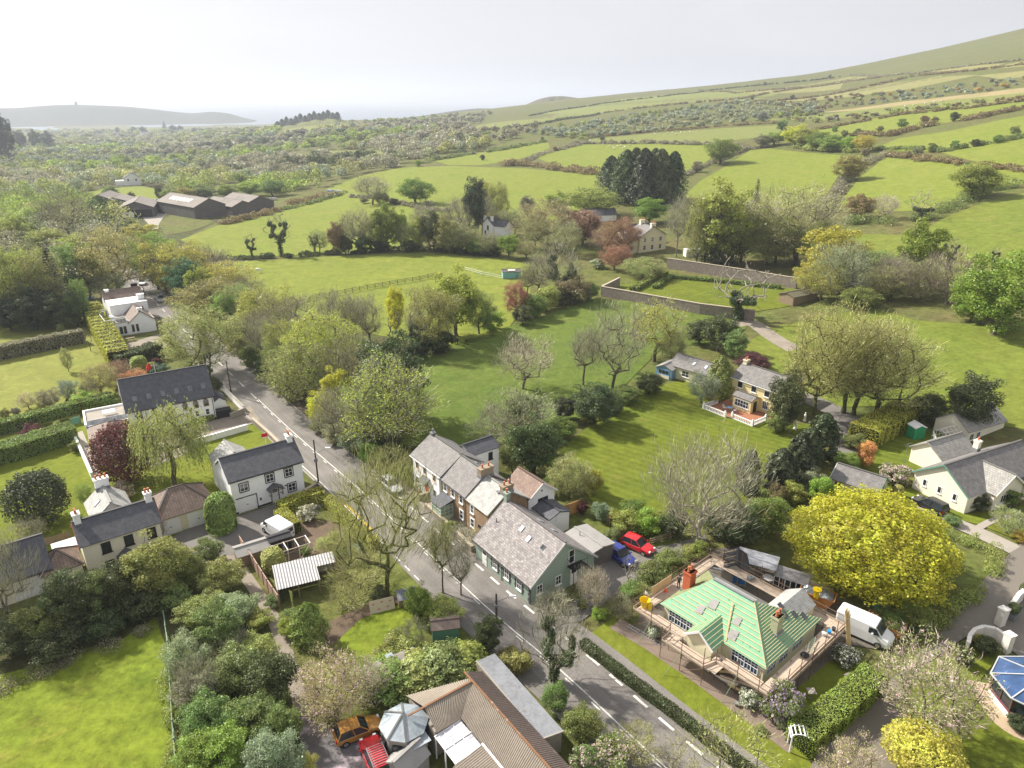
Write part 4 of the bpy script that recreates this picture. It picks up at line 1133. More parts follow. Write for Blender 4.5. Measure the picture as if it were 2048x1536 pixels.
mass('roadside_woodland','dense mixed wood at the left edge behind the inn',[(-260,430),(60,415),(150,425),(270,470),(240,500),(180,540),(150,600),(100,620),(-260,640)],farm_holes,7.5,12.0,WOODT,6,1.3,150,500,-46,-18,1.7)
mass('hillside_woodland','leafless grey wood straggling up the middle slope',[(700,250),(860,240),(980,228),(960,246),(860,266),(960,268),(1080,258),(1000,286),(900,306),(800,320),(760,300)],[],9,9.0,[('twig',4),('brown',4),('mid',2),('olive',2),('dark',1)],7,0.9,500,2600,-14,6)
mass('hillside_scrub','grey-green willow scrub and gorse on the upper slope',[(1060,268),(1180,246),(1340,222),(1480,206),(1560,208),(1640,212),(1620,232),(1480,246),(1320,262),(1160,280)],[],6.5,6.0,[('grey',3),('silver',3),('olive',2),('mid',1),('gorse',1.2)],8,0.6,600,2000,0,30)
mass('gorse_scrub','brown and orange gorse across the right-hand slope',[(1560,206),(1720,192),(1860,178),(2100,150),(2100,160),(1960,186),(1760,206),(1640,220),(1640,240),(1760,224),(1960,204),(2100,190),(2100,196),(1900,218),(1640,246),(1560,240)],[],6.5,4.5,[('gorse',5),('olive',2),('brown',2),('furze',0.8),('silver',1.4)],9,0.5,500,2000,18,46)
# === field hedges
FH='field hedges on the slope'
HED=[([(432,452),(480,441),(530,430),(560,421)],5,2.6,'gorse','gorse hedge in front of the grey barns'),([(560,421),(620,408),(690,386)],4,1.8,'mid','low green hedge bank right of the grey barns'),([(585,408),(620,400),(672,392)],9,4.0,'gorse','thick gorse clump right of the grey barns'),([(440,521),(520,517),(600,513),(700,506),(800,500),(900,502),(1000,512)],3.5,1.8,'dark','dark hedge bank along the far side of the paddock'),([(975,334),(1040,330),(1100,338),(1195,348)],9,4.2,'gorse','orange-brown gorse line across the bright middle fields'),([(1040,328),(1085,308),(1130,297),(1168,287)],6,2.2,'brown','hedge climbing from the gorse line to the upper fields'),([(1130,288),(1300,286),(1420,290),(1500,296)],6,2.8,'brown','long brown hedge above the field with sheep'),([(1170,276),(1300,264),(1450,252),(1560,246)],5,2.2,'gorse','straggling gorse hedge above the green strip'),([(1372,352),(1400,336),(1440,322),(1490,300),(1540,294)],4,2.4,'brown','hedge running up from the dark conifers'),([(1590,296),(1640,302),(1700,306),(1745,302)],6,3.5,'olive','hedge under the yellow-green tree group'),([(1640,440),(1665,400),(1690,360),(1720,335),(1775,310)],5,3.0,'brown','brown hedge between the two square bright fields'),([(1775,310),(1880,324),(1960,332),(2060,346)],6,2.6,'gorse','brown hedge along the top of the square bright field'),([(1690,445),(1760,448),(1840,440),(1900,418),(1960,386),(2060,366)],6,3.4,'mid','thick dark hedge above the right-hand pasture'),([(1745,300),(1810,298),(1880,304),(1960,291),(2060,272)],5,2.4,'mid','hedge right of the lime trees'),([(1700,272),(1780,272),(1850,254),(1960,236),(2060,214)],6,3.2,'gorse','hedge with dark bushes between the long bright strips'),([(1620,262),(1700,248),(1800,230),(1950,215),(2060,200)],5,2.4,'gorse','hedge above the upper green strip'),([(865,275),(960,262),(1090,247),(1200,228)],6,2.6,'dark','dark hedge under the pale hill field'),([(1060,232),(1200,208),(1330,193),(1420,181),(1560,167),(1690,152)],5,2.0,'dark','thin dark hedge along the skyline'),([(1200,227),(1340,210),(1470,200),(1530,188),(1690,164),(1780,152)],6,2.6,'gorse','second hedge below the skyline'),([(1440,208),(1540,203),(1720,177),(1830,152),(1960,140),(2060,128)],6,2.6,'gorse','third hedge below the skyline'),([(1400,181),(1470,187),(1600,176),(1690,166)],5,2.0,'gorse','short hedge between dry fields near the skyline'),([(1700,150),(1830,147),(1960,129),(2060,118)],5,1.8,'brown','hedge at the foot of the hilltop heath'),([(860,322),(930,311),(1010,299),(1090,284)],6,2.6,'mid','hedge above the narrow bright strip'),([(700,394),(760,398),(840,418),(900,424)],4,1.8,'brown','hedge bank between the two bright fields left of centre'),]
for pts,w,h,t,lab in HED:
 hedge(pts,w,h,t,lab,clipped=False,group=FH)
# === trees: far and middle distance
_rng=random.Random(5)
HB='bushes along the field hedges'
for i,(u,v,w,t)in enumerate(sorted([(1085,281,9,'dark'),(1110,300,10,'gorse'),(965,318,12,'dark'),(835,331,16,'olive'),(1205,281,10,'dark'),(1670,262,14,'mid'),(1690,272,16,'mid'),(1715,270,18,'green'),(1760,262,14,'mid'),(1805,254,22,'green'),(1850,246,20,'gorse'),(1870,245,16,'gorse'),(1910,240,22,'dark'),(1835,312,24,'brown'),(1865,302,22,'mid'),(1910,296,20,'green'),(1950,291,18,'dark'),(1995,284,20,'green'),(2030,268,22,'mid'),(1565,258,24,'mid'),(1525,240,24,'silver'),(1585,197,10,'dark'),(1530,170,8,'dark'),(1660,155,8,'dark'),(1505,198,8,'dark'),(1395,342,26,'brown'),(1935,336,16,'mid'),(1730,310,20,'brown')])):
 T('shrub',u,v+2,v-w*0.75,w,t,'%s %s bush from the left along the far field hedges'%(ORD[i],{'dark':'dark','gorse':'brown gorse','olive':'olive','mid':'green','green':'leafy','brown':'bare brown','silver':'silvery'}[t]),'hedge_bush','bush',HB)
for i in range(14):
 u=556+9.2*i;vv=np.interp(u,[540,560,600,640,665,700],[258,254,245,238,237,243])+2;d=ray(u,vv);s_=(1490+8*(i%3))/math.hypot(d[0],d[1])
 place_tree('leyland',(d[0]*s_,d[1]*s_,CAM_Z+d[2]*s_),13+2.5*((i*7)%3),11*8/5.6,'darker' if i%2 else 'dark','%s dark conifer from the left along the crest of the wooded knoll'%ORD[i],'conifer_tree','tree','conifers on the wooded knoll')
ROW('dark',[(8,320,236,40,'darker'),(40,300,262,26,'darker'),(70,300,262,26,'dark'),(96,298,264,24,'darker')],'{} dark conifer from the left edge in the far valley','conifer_tree',group='far dark conifers at the left edge')
ROW('dark',[(235,268,255,10,'dark'),(268,268,254,14,'dark'),(285,268,254,14,'dark'),(345,266,251,18,'darker'),(360,266,252,14,'dark'),(388,268,256,12,'dark'),(405,269,258,14,'darker')],'{} dark tree from the left by the distant village',group='dark trees by the distant village')
ROW('leyland',[(1222,398,318,54,'darker'),(1252,404,307,58,'dark'),(1288,408,305,60,'darker'),(1320,406,306,58,'dark'),(1346,402,310,52,'darker'),(1270,398,303,50,'dark'),(1308,396,304,50,'darker')],'{} tall dark conifer of the dense block on the slope','conifer_tree',group='dense block of dark conifers')
T('dense',1298,447,394,60,'vivid','bright green rounded tree below the dark conifers')
T('tallbare',1352,514,391,58,'twig','tall bare tree with a pale straight trunk right of the cream manor',bark='palebark')
T('budded',1095,490,399,108,'tan','wide brownish budding tree left of the copper beeches',second='brown')
T('dense',1165,490,418,72,'rust','left copper beech in front of the manor')
T('airy',1240,512,433,62,'rust','right copper beech beside the manor roof',second='rust')
T('airy',1228,540,488,50,'rust','small copper tree below the two copper beeches',second='rust')
T('dense',1185,432,373,94,'olive','large rounded chestnut tree left of the dark conifers')
T('dense',1118,425,383,58,'fresh','pale flowering chestnut left of the large rounded chestnut')
T('dark',1053,428,392,36,'brown','small dark brown tree left of the flowering chestnut')
T('airy',1285,558,512,66,'tan','tawny shrubby tree in the corner of the walled garden',second='rust')
T('dense',1018,516,467,38,'vivid','bright green tree beside the paddock corner')
T('airy',1053,518,480,38,'olive','small olive tree right of the bright green paddock tree')
T('bloom',1195,537,517,34,'mid','white-flowering bush by the rubble heap','bush','bush',second='white')
T('ivy',1118,598,477,92,'twig','large ivy-clad leafless tree at the paddock corner',var=0)
T('tallbare',1076,596,508,62,'twig','thin bare tree left of the large ivy-clad tree')
T('tallbare',1054,594,533,40,'brown','small bare tree nearest the turquoise hut')
T('airy',1032,634,560,38,'rust','slim reddish tree on the paddock edge',second='rust')
ROW('shrub',[(1068,636,585,60,'mid'),(1092,622,570,70,'olive'),(1150,608,552,72,'brown'),(1180,600,562,40,'mid'),(1045,650,610,50,'dark'),(1120,612,575,60,'dark')],'{} bush of the thicket under the large ivy-clad tree','bush','bush','thicket under the ivy-clad tree')
T('dense',1440,528,362,118,'fresh','tall yellow-green tree right of the manor drive',var=3)
T('leyland',1447,528,428,66,'darker','dark conifer standing among the tall trees right of the manor','conifer_tree')
T('budded',1408,530,380,80,'olive','tall slender budding tree behind the garden wall')
T('spruce',1507,440,353,34,'dark','spruce tip rising above the trees right of the manor','conifer_tree')
T('bare',1512,500,388,84,'pale','whitish dead-looking tree between the tall trees',bark='palebark')
T('budded',1590,528,370,150,'tan','broad tawny tree rising behind the walled garden')
T('airy',1535,530,452,100,'olive','olive tree against the back of the walled garden')
T('dense',1655,570,450,105,'lime','yellow-green spreading tree right of the walled garden')
T('budded',1675,598,482,96,'grey','pale greyish tree in front of the yellow-green spreading tree')
T('dense',1612,582,523,44,'lime','small bright lime tree at the walled garden corner')
T('airy',1742,575,497,96,'olive','olive tree left of the purple-brown thicket')
T('dense',1716,618,572,64,'green','green bush-like tree beside the dark field shed')
T('bare',1780,600,505,70,'purple','purplish leafless tree at the field edge')
T('dense',1828,565,438,78,'vivid','fresh green tree behind the purple-brown thicket')
T('twiggy',1908,610,502,135,'purple','wide purple-brown leafless thicket at right','bush','bush')
T('twiggy',1840,605,540,90,'brown','lower brown thicket left of the purple-brown one','bush','bush')
T('ivy',1893,540,470,44,'twig','ivy-covered dead tree behind the thicket',var=1)
T('ivy',1984,540,490,28,'twig','small ivy-covered stump in the right-hand pasture',var=1)
T('dome',2008,672,508,180,'vivid','large vivid green sycamore at the right edge',var=1)
T('dome',1950,645,570,90,'vivid','lower vivid green tree beside the sycamore at the right edge')
T('dense',1944,398,322,80,'olive','round olive tree standing in the hedge at far right')
T('dense',1692,362,308,56,'olive','round tree in the hedge between the square fields')
T('dense',1440,328,276,60,'green','round green tree in the hedge above the conifers')
T('dense',1590,292,249,54,'yellow','bright yellow tree in the hilltop group')
ROW('dense',[(1548,290,262,40,'olive'),(1612,294,255,50,'olive'),(1636,300,262,50,'green'),(1662,304,268,46,'olive'),(1525,294,268,36,'brown')],'{} olive or green tree from the bright yellow tree in the hill group',group='hill tree group')
T('dense',1700,303,271,34,'fresh','left of two rounded lime trees by the hill hedge')
T('dense',1726,305,269,38,'lime','right of two rounded lime trees by the hill hedge')
T('dark',1720,438,390,62,'gorse','brownish leafy tree in the thick hedge at right')
T('bare',1768,440,388,40,'pale','pale leafless tree in the thick hedge at right',bark='palebark')
T('dead',1838,440,375,50,'pale','forked white dead tree above the right-hand pasture',bark='palebark')
T('dead',1476,640,512,92,'pale','large bleached dead tree by the garden wall with ivy round its trunk',bark='palebark')
PH='trees along the paddock hedge'
T('ivy',505,518,463,30,'twig','ivy-clad tree stump nearest the road on the paddock hedge',group=PH,var=1)
T('ivy',563,513,418,62,'twig','tall forked ivy-clad tree on the paddock hedge',group=PH,var=1)
T('ivy',630,506,459,28,'twig','mushroom-shaped ivy-clad stump on the paddock hedge',group=PH,var=1)
T('dark',672,508,446,44,'gorse','conical olive-brown tree on the paddock hedge',group=PH)
T('bare',697,503,432,38,'twig','small bare tree on the paddock hedge right of the conical one',group=PH)
T('bare',720,503,415,58,'twig','rounded bare tree on the paddock hedge',group=PH)
T('dense',775,502,405,56,'green','leafy green tree on the paddock hedge',group=PH)
T('dense',803,498,422,38,'vivid','leaning bright tree right of the leafy green one',group=PH)
T('dark',838,502,436,46,'olive','olive-brown conifer-like tree on the paddock hedge',group=PH)
T('dark',866,502,424,56,'dark','dark tree behind the olive ones on the paddock hedge',group=PH)
T('dark',888,505,434,56,'tan','tawny conifer-like tree on the paddock hedge',group=PH)
T('airy',925,505,452,60,'mid','green bushy tree left of the white house by the paddock',group=PH)
T('dark',950,470,360,58,'darker','tall dark pine above the white house','pine_tree')
T('bare',915,475,392,56,'twig','grey bare tree left of the tall pine')
T('bare',964,470,381,48,'twig','grey bare tree right of the tall pine')
T('airy',992,446,361,50,'fresh','pale green tree right of the tall pine')
T('dense',966,440,359,46,'olive','olive tree behind the tall pine')
T('bare',848,470,405,44,'twig','wispy bare tree in front of the bright field',bark='palebark')
T('bare',746,410,350,64,'twig','spreading bare tree on the bank of the bright field')
T('dense',832,408,355,60,'green','round green tree on the bank of the bright field',var=2)
ROW('shrub',[(764,409,384,34,'mid'),(727,407,392,22,'brown'),(788,409,396,20,'dark'),(858,415,400,26,'brown')],'{} low bush on the bank of the bright field','bush','bush','bushes on the bank of the bright field')
ROW('shrub',[(690,508,470,40,'dark'),(730,506,470,46,'dark'),(760,504,478,36,'darker'),(950,510,478,44,'mid'),(985,512,486,40,'dark'),(820,503,478,40,'dark')],'{} dark bush at the foot of the paddock hedge trees','bush','bush','bushes at the foot of the paddock hedge')
T('dark',205,458,396,66,'dark','dark tree in front of the left barns')
T('bare',140,482,380,92,'brown','large brown leafless tree left of the barns')
T('dense',282,482,446,60,'lime','small lime-green tree by the farm track')
T('shrub',258,462,436,46,'mid','grey-green bush by the farmyard caravan','bush','bush')
T('dark',262,402,384,16,'dark','small dark tree in the field below the white farmhouse')
T('dense',222,396,372,26,'green','small green tree in the field left of the dark one')
T('dark',318,400,372,20,'dark','ivy-dark tree behind the silage bales')
T('airy',240,588,453,124,'tan','large rounded budding beech on the left of the far road',second='tan',var=3)
T('dense',182,596,502,58,'green','dark green leafy tree left of the budding beech')
T('dense',150,600,488,60,'mid','green tree behind the dark spruce by the inn')
T('spruce',124,640,486,74,'darker','tall dark spruce by the inn','conifer_tree')
T('airy',62,645,490,96,'olive','olive tree second from the left edge beside the long lawn')
T('airy',96,640,500,76,'tan','tawny tree left of the tall spruce')
T('dense',14,640,484,96,'fresh','pale green tree at the left edge beside the long lawn')
T('bare',88,645,555,70,'purple','purplish bare tree in front of the tawny tree')
ROW('dark',[(15,664,598,90,'darker'),(62,662,578,100,'darker'),(104,660,590,76,'dark'),(148,655,582,56,'dark'),(160,640,560,44,'olive')],'{} dark evergreen from the left along the top of the long lawn',group='dark evergreens along the long lawn')
T('budded',225,600,540,60,'mid','low leafy growth round the foot of the budding beech','bush','bush')
RS='trees along the right of the road'
for k,u,vb,vt,w,t,lab in[('airy',318,580,460,62,'fresh','olive roadside tree farthest along the right of the road'),('airy',334,592,498,54,'olive','dull green roadside tree in front of the farthest olive one'),('airy',362,592,478,92,'lime','bright lime roadside tree below the farm field'),('bare',404,570,490,78,'purple','purplish bare roadside tree beside the lime one'),('dome',372,612,520,66,'blue','blue-green chestnut overhanging the far road'),('dome',396,618,534,54,'fresh','fresh green chestnut right of the blue-green one'),('airy',448,598,519,92,'lime','lime tree against the paddock near the white horse'),('airy',430,632,555,96,'olive','sage green roadside tree below the lime paddock tree'),('bare',498,616,549,52,'brown','brown bare tree at the paddock edge near the white horse'),('dome',445,648,586,48,'fresh','small fresh green roadside tree below the sage one'),('airy',484,646,565,56,'olive','olive-yellow roadside tree right of the small fresh one'),('airy',535,668,570,84,'lime','lime roadside tree left of the wide brown tree'),('bare',580,700,584,104,'brown','wide brown leafless roadside tree above the bend of road poles'),('bare',528,725,622,76,'twig','grey leafless roadside tree with pale branches'),('airy',580,750,630,70,'olive','olive roadside tree right of the grey leafless one'),('airy',645,770,620,124,'lime','large lime roadside tree in the middle of the belt'),('airy',610,806,678,120,'fresh','large pale green roadside tree nearest the road bend'),('bare',705,808,668,104,'brown','brown leafless tree behind the yellow maple'),('dome',672,838,738,60,'yellow','yellow-green young maple, upper of two clumps'),('dome',644,858,783,58,'yellow','yellow-green young maple, lower of two clumps by the road'),('dark',785,850,676,136,'dark','dark spreading cedar in the roadside belt'),('bare',692,886,768,112,'twig','grey twiggy tree right of the yellow maple'),('budded',780,900,706,158,'lime','large budding tree right of the cedar behind the white cottage'),('airy',740,880,760,80,'olive','olive tree between the twiggy one and the large budding one')]:
 T(k,u,vb,vt,w*1.22,t,lab,group=RS)
ROW('shrub',[(470,706,668,50,'olive'),(500,735,690,56,'mid'),(530,760,715,56,'dark'),(556,785,742,52,'mid'),(582,805,765,46,'dark'),(640,868,835,46,'mid'),(672,886,842,60,'grey'),(710,908,862,64,'grey'),(748,915,870,60,'dark'),(450,676,640,50,'olive'),(425,650,612,46,'mid')],'{} shrub in the roadside undergrowth along the right of the road','bush','bush','roadside undergrowth')
T('twiggy',775,958,896,108,'tan','low brown twiggy bush beside the white end cottage','bush','bush')
T('shrub',738,932,882,44,'green','green bush at the roadside left of the end cottage','bush','bush')
MR='row of trees between paddock and grazed field'
for k,u,vb,vt,w,t,lab in[('tallbare',672,690,580,66,'twig','bare slender tree at the left end of the middle tree row'),('tallbare',712,690,585,66,'twig','second bare slender tree of the middle tree row'),('tallbare',742,700,590,60,'twig','third bare slender tree of the middle tree row'),('dome',790,668,574,44,'yellow','yellow-leaved tree top in the middle tree row'),('sparse',800,705,610,66,'twig','dark bare tree right of the yellow-leaved one'),('ivy',836,712,608,56,'twig','ivy-wrapped tree in the middle tree row'),('airy',866,700,570,90,'olive','olive tree in front of the big fresh green one'),('dense',912,672,537,100,'fresh','big fresh green tree in the middle tree row'),('airy',958,668,575,54,'fresh','thin leafy tree right of the big fresh green one'),('shrub',985,662,618,62,'vivid','bright green bush at the right end of the middle tree row'),('shrub',875,708,660,80,'dark','dark bush under the big fresh green tree'),('shrub',835,722,680,60,'darker','very dark bush at the foot of the ivy-wrapped tree')]:
 T(k,u,vb,vt,w,t,lab,'bush' if k=='shrub' else 'tree','bush' if k=='shrub' else 'tree',MR)
ROW('airy',[(380,560,500,60,'olive'),(425,582,530,60,'fresh'),(470,600,548,56,'lime'),(510,640,575,60,'olive'),(550,690,615,70,'olive'),(560,760,680,60,'olive'),(625,720,640,80,'fresh'),(690,745,655,90,'olive'),(735,790,700,90,'tan'),(660,800,720,70,'olive'),(735,850,770,90,'tan'),(820,860,770,80,'olive')],'{} lesser leafy tree filling the roadside belt, counted from the far end','tree','tree','lesser trees of the roadside belt')
ROW('budded',[(640,505,460,36,'olive'),(742,503,432,44,'tan'),(820,503,440,44,'olive'),(906,505,440,50,'tan'),(940,505,455,44,'olive'),(980,512,462,44,'mid'),(1000,470,420,44,'tan'),(1030,470,415,44,'olive'),(1070,500,430,56,'tan'),(1130,510,440,60,'tan'),(1203,505,455,40,'rust')],'{} budding tree from the left filling the hedge and manor trees','tree','tree','budding trees between paddock and manor')
ROW('airy',[(1392,532,425,46,'olive'),(1480,530,410,90,'olive'),(1550,525,420,90,'olive'),(1625,530,440,80,'olive'),(1640,600,520,80,'lime'),(1700,560,490,80,'olive'),(1760,600,530,70,'tan'),(1850,590,520,80,'olive')],'{} leafy tree from the left filling the belt beyond the walled garden','tree','tree','leafy trees beyond the walled garden')
ROW('dense',[(110,440,398,56,'olive'),(160,452,412,50,'mid'),(60,470,415,70,'fresh'),(20,500,430,80,'olive'),(100,520,455,80,'olive'),(45,560,490,80,'mid'),(150,540,470,70,'fresh'),(200,500,450,60,'tan'),(340,402,378,34,'mid'),(372,400,374,36,'olive'),(410,398,370,40,'mid'),(455,396,366,44,'olive'),(500,392,362,44,'fresh'),(545,392,358,44,'mid')],'{} leafy tree from the left around the farm and in the near wood','tree','tree','leafy trees around the farm')
# === trees: near gardens
T('airy',407,748,606,146,'tan','large budding roadside tree behind the chapel',second='tan',var=0)
T('ivy',424,772,684,26,'twig','thin ivy-wrapped stem beside the large budding roadside tree',var=1)
T('ball',246,972,846,122,'copper','dark red copper tree in front of the chapel')
T('willow',350,972,800,150,'willow','drooping pale green willow in front of the chapel')
T('ball',72,1056,942,116,'darker','rounded dark evergreen on the lawn at left')
T('clipped',440,1062,988,58,'green','clipped egg-shaped bush by the lane','topiary_bush','bush')
T('fullbloom',243,1002,962,50,'olive','pale pink flowering shrub behind the cream cottage','bush','bush',second='pink')
T('airy',178,1012,965,38,'fresh','small pale green tree beside the cream cottage chimney')
T('bare',30,1262,1055,110,'twig','bare tree in front of the house at the left edge',var=1)
T('bare',65,1090,1035,60,'twig','small bare shrub at the left edge below the dark evergreen','bush','bush')
T('twiggy',312,1092,1030,46,'purple','reddish twiggy shrub against the cream garages','bush','bush')
for k,u,vb,vt,w,t,lab in[('airy',138,744,694,22,'tan','slender bronze sapling on the long lawn'),('spruce',134,688,661,16,'dark','small dark conifer beside the clipped lawn hedge'),('dark',122,672,648,18,'mid','small green bushy tree on the upper long lawn'),('sparse',182,703,655,20,'twig','thin bare birch sapling at the end of the lawn hedge'),('sparse',113,689,666,16,'twig','tiny bare sapling in front of the clipped lawn hedge'),('airy',58,818,783,34,'cream','small pale yellow tree in the lawn border'),('airy',102,818,777,42,'purple','small purple-leaved tree in the lawn border'),('airy',140,800,758,38,'silver','leaning silvery tree in the lawn border'),('dark',164,788,770,18,'mid','small round tree on the lawn left of the chapel'),('dense',172,812,781,54,'fresh','layered bright green acer left of the chapel'),('airy',204,790,726,62,'tan','tawny tree behind the chapel gable'),('airy',238,768,720,56,'rust','bronze cherry behind the chapel roof'),('airy',272,772,738,56,'orange','orange-bronze shrub behind the chapel ridge'),('bare',184,800,755,28,'twig','small bare tree between tawny tree and acer')]:
 T(k,u,vb,vt,w,t,lab,'tree','tree','garden trees by the long lawn')
T('clipped',278,748,713,32,'olive','yellow-topped clipped bush behind the chapel','topiary_bush','bush')
for k,u,vb,vt,w,t,lab in[('shrub',8,836,816,22,'mid','leftmost round shrub in the lawn border'),('shrub',30,832,813,20,'purple','purplish shrub in the lawn border'),('shrub',84,818,804,18,'gold','small yellow shrub in the lawn border'),('shrub',138,806,794,16,'dark','dark round shrub under the silvery tree'),('shrub',196,812,800,16,'orange','small orange shrub beside the acer'),('shrub',142,828,815,20,'yellow','yellow shrub by the chapel terrace corner'),('shrub',62,880,846,44,'copper','dark red shrub on the grass strip between hedges'),('shrub',92,876,856,22,'purple','smaller reddish shrub beside the dark red one'),('shrub',113,862,840,20,'tan','pale bronze shrub on the grass strip'),('shrub',104,872,858,18,'dark','small dark shrub on the grass strip'),('shrub',300,742,722,30,'tan','tawny shrub by the red umbrella'),('shrub',312,730,715,28,'copper','red-leaved shrub behind the chapel'),('shrub',318,750,728,42,'blue','blue-green shrub behind the chapel'),('shrub',330,762,748,34,'yellow','yellow-green low shrub by the chapel ridge'),('shrub',432,785,752,26,'dark','dark shrub at the chapel end wall'),('shrub',150,905,880,22,'mid','bush beside the annexe path')]:
 T(k,u,vb,vt,w,t,lab,'bush','bush','garden shrubs near the chapel')
LB='evergreen bank above the lower left field'
for i,(k,u,vb,vt,w,t)in enumerate([('dome',18,1325,1235,110,'dark'),('dome',78,1302,1200,110,'mid'),('dome',135,1268,1142,112,'dark'),('dome',186,1250,1140,104,'mid'),('dome',235,1228,1122,104,'dark'),('dome',312,1202,1068,138,'olive'),('dome',372,1182,1102,80,'mid'),('darkshrub',280,1235,1180,100,'dark'),('darkshrub',195,1278,1215,100,'dark'),('darkshrub',110,1315,1255,110,'dark'),('darkshrub',340,1215,1165,90,'mid')]):
 T(k,u,vb,vt,w,t,'%s evergreen from the left in the bank above the lower left field'%ORD[i]if i<7 else '%s low dark bush from the right at the foot of the evergreen bank'%ORD[i-7],'bush','bush',LB)
SM='overgrown thicket beside the footpath'
for i,(k,u,vb,vt,w,t)in enumerate([('dome',418,1130,1072,62,'mid'),('dome',442,1192,1115,96,'olive'),('dome',408,1262,1180,110,'olive'),('dome',470,1255,1185,100,'grey'),('dome',432,1310,1200,110,'mid'),('dome',372,1360,1265,100,'grey'),('dome',505,1345,1262,110,'olive'),('dome',470,1400,1290,130,'mid'),('dark',540,1420,1300,120,'dark'),('dome',395,1440,1345,100,'grey'),('dome',412,1500,1385,120,'mid'),('dome',500,1500,1385,130,'mid'),('dome',560,1500,1410,90,'mid'),('dome',430,1590,1450,150,'fresh'),('dome',545,1600,1465,130,'silver'),('dome',390,1580,1480,80,'olive'),('twiggy',455,1350,1260,120,'twig'),('twiggy',390,1420,1310,100,'twig'),('shrub',575,1275,1235,44,'fresh'),('shrub',545,1215,1185,40,'mid'),('shrub',520,1260,1215,60,'olive')]):
 T(k,u,vb,vt,w,t,'%s bush in the overgrown thicket, counted downwards from the lane'%ORD[i].replace('-',' '),'bush','bush',SM)
T('airy',612,1560,1502,50,'lime','lime-leaved sapling by the petal-strewn yard','bush','bush')
T('bare',775,1190,898,206,'tan','large bare roadside tree with mossy trunk in the centre',bark='mossbark',var=1)
T('tallbare',886,1186,1028,70,'tan','slim ivy-green roadside tree in front of the green house',bark='mossbark')
T('tallbare',922,1190,1080,70,'twig','small grey leafless tree in front of the green house')
T('ivy',1108,1362,1188,150,'twig','leafless tree with ivy trunk leaning over the road')
T('bare',1183,1222,1128,66,'pale','pinkish leafless tree at the green gable')
T('twiggy',1108,1238,1176,96,'twig','leafless twiggy bush at the corner of the green house','bush','bush')
T('sparse',1256,1172,1098,34,'twig','left pollarded tree by the parked cars',bark='palebark')
T('sparse',1274,1170,1100,34,'twig','right pollarded tree by the parked cars',bark='palebark')
T('bare',1396,1106,852,206,'twig','large bare tree with thick pale trunk behind the bungalow',bark='palebark',var=2)
T('bare',1046,778,666,112,'pale','pinkish bare tree in the grazed field',var=0)
T('bare',1036,870,775,140,'grey','grey twiggy tree overgrown with ivy behind the cottages',var=2)
T('dark',1050,862,790,90,'dark','dark ivy mass below the grey twiggy tree','bush','bush')
T('twiggy',985,895,812,100,'twig','leafless grey bush behind the white cottage extension','bush','bush')
T('dome',1068,955,836,126,'dark','large dark olive evergreen behind the brick cottage',var=0)
T('dome',1025,948,880,60,'mid','smaller green evergreen left of the dark olive one')
T('airy',1138,995,908,84,'tan','tawny garden tree on the mown lawn edge')
T('dome',1112,960,905,50,'fresh','bright green shrub left of the tawny garden tree','bush','bush')
T('dome',1186,992,938,46,'lime','yellow-green shrub right of the tawny garden tree','bush','bush')
T('tallbare',1166,770,652,80,'twig','bare forked tree at the left of the field pair')
T('bare',1224,782,606,116,'twig','large many-stemmed bare tree at the lawn hedge')
T('budded',1308,722,593,112,'lime','tall budding tree behind the blue shed',second='twig')
T('airy',1342,730,660,56,'olive','olive tree beside the cream garage block')
T('dark',1440,705,628,80,'dark','dark evergreen above the cream garage block')
T('dark',1400,690,640,60,'dark','dark shrubby tree left of the dark evergreen')
T('dark',1470,720,660,54,'mid','green evergreen nearest the yellow house chimney')
T('dome',1190,856,765,112,'dark','large dark shrub at the left corner of the mown lawn',var=1)
T('dome',1130,842,792,58,'darker','small very dark shrub beside the large lawn-corner shrub')
T('dome',1300,790,745,66,'dark','dark shrub in front of the blue shed')
T('dome',1256,810,766,66,'mid','brownish green shrub between the two dark lawn shrubs')
T('dome',1122,882,832,70,'green','green shrub at the low corner of the mown lawn')
T('dome',1225,830,790,60,'dark','dark low shrub along the mown lawn hedge')
T('airy',1402,806,742,60,'silver','silvery small tree left of the yellow house')
T('leyland',1440,796,714,54,'mid','dull green conifer left of the yellow house','conifer_tree')
T('shrub',1425,806,780,34,'lime','lime shrub at the balustrade corner','bush','bush')
T('dense',1504,742,704,68,'copper','dark red acer behind the yellow house')
T('dark',1575,862,750,82,'dark','dark evergreen in front of the yellow house',var=0)
T('darkshrub',1552,866,826,44,'mid','green shrub at the foot of the dark evergreen','bush','bush')
TB='tall budding trees by the shaded lane'
for u,vb,vt,w,lab in[(1627,836,608,150,'leftmost tall budding tree by the shaded lane'),(1686,826,614,170,'second tall budding tree by the shaded lane'),(1706,830,640,140,'third tall budding tree by the shaded lane'),(1752,836,636,190,'rightmost tall budding tree by the shaded lane')]:
 T('budded',u,vb,vt,w,'tan',lab,group=TB,bark='mossbark',second='tan')
T('dark',1946,866,748,112,'dark','large dark holly behind the cream bungalow')
T('dark',1862,850,786,96,'dark','lower dark evergreen left of the large holly')
CY='dark columnar cypresses on the mown lawn'
for u,vb,vt,w,lab in[(1562,982,898,64,'nearest dark cypress on the mown lawn'),(1599,962,868,52,'second dark cypress on the mown lawn'),(1622,935,856,46,'third dark cypress on the mown lawn'),(1646,916,828,58,'tallest dark cypress beside the shaded lane'),(1500,985,902,44,'dark cypress half hidden behind the large bare tree')]:
 T('cypress',u,vb,vt,w,'darker',lab,'cypress_tree','tree',CY)
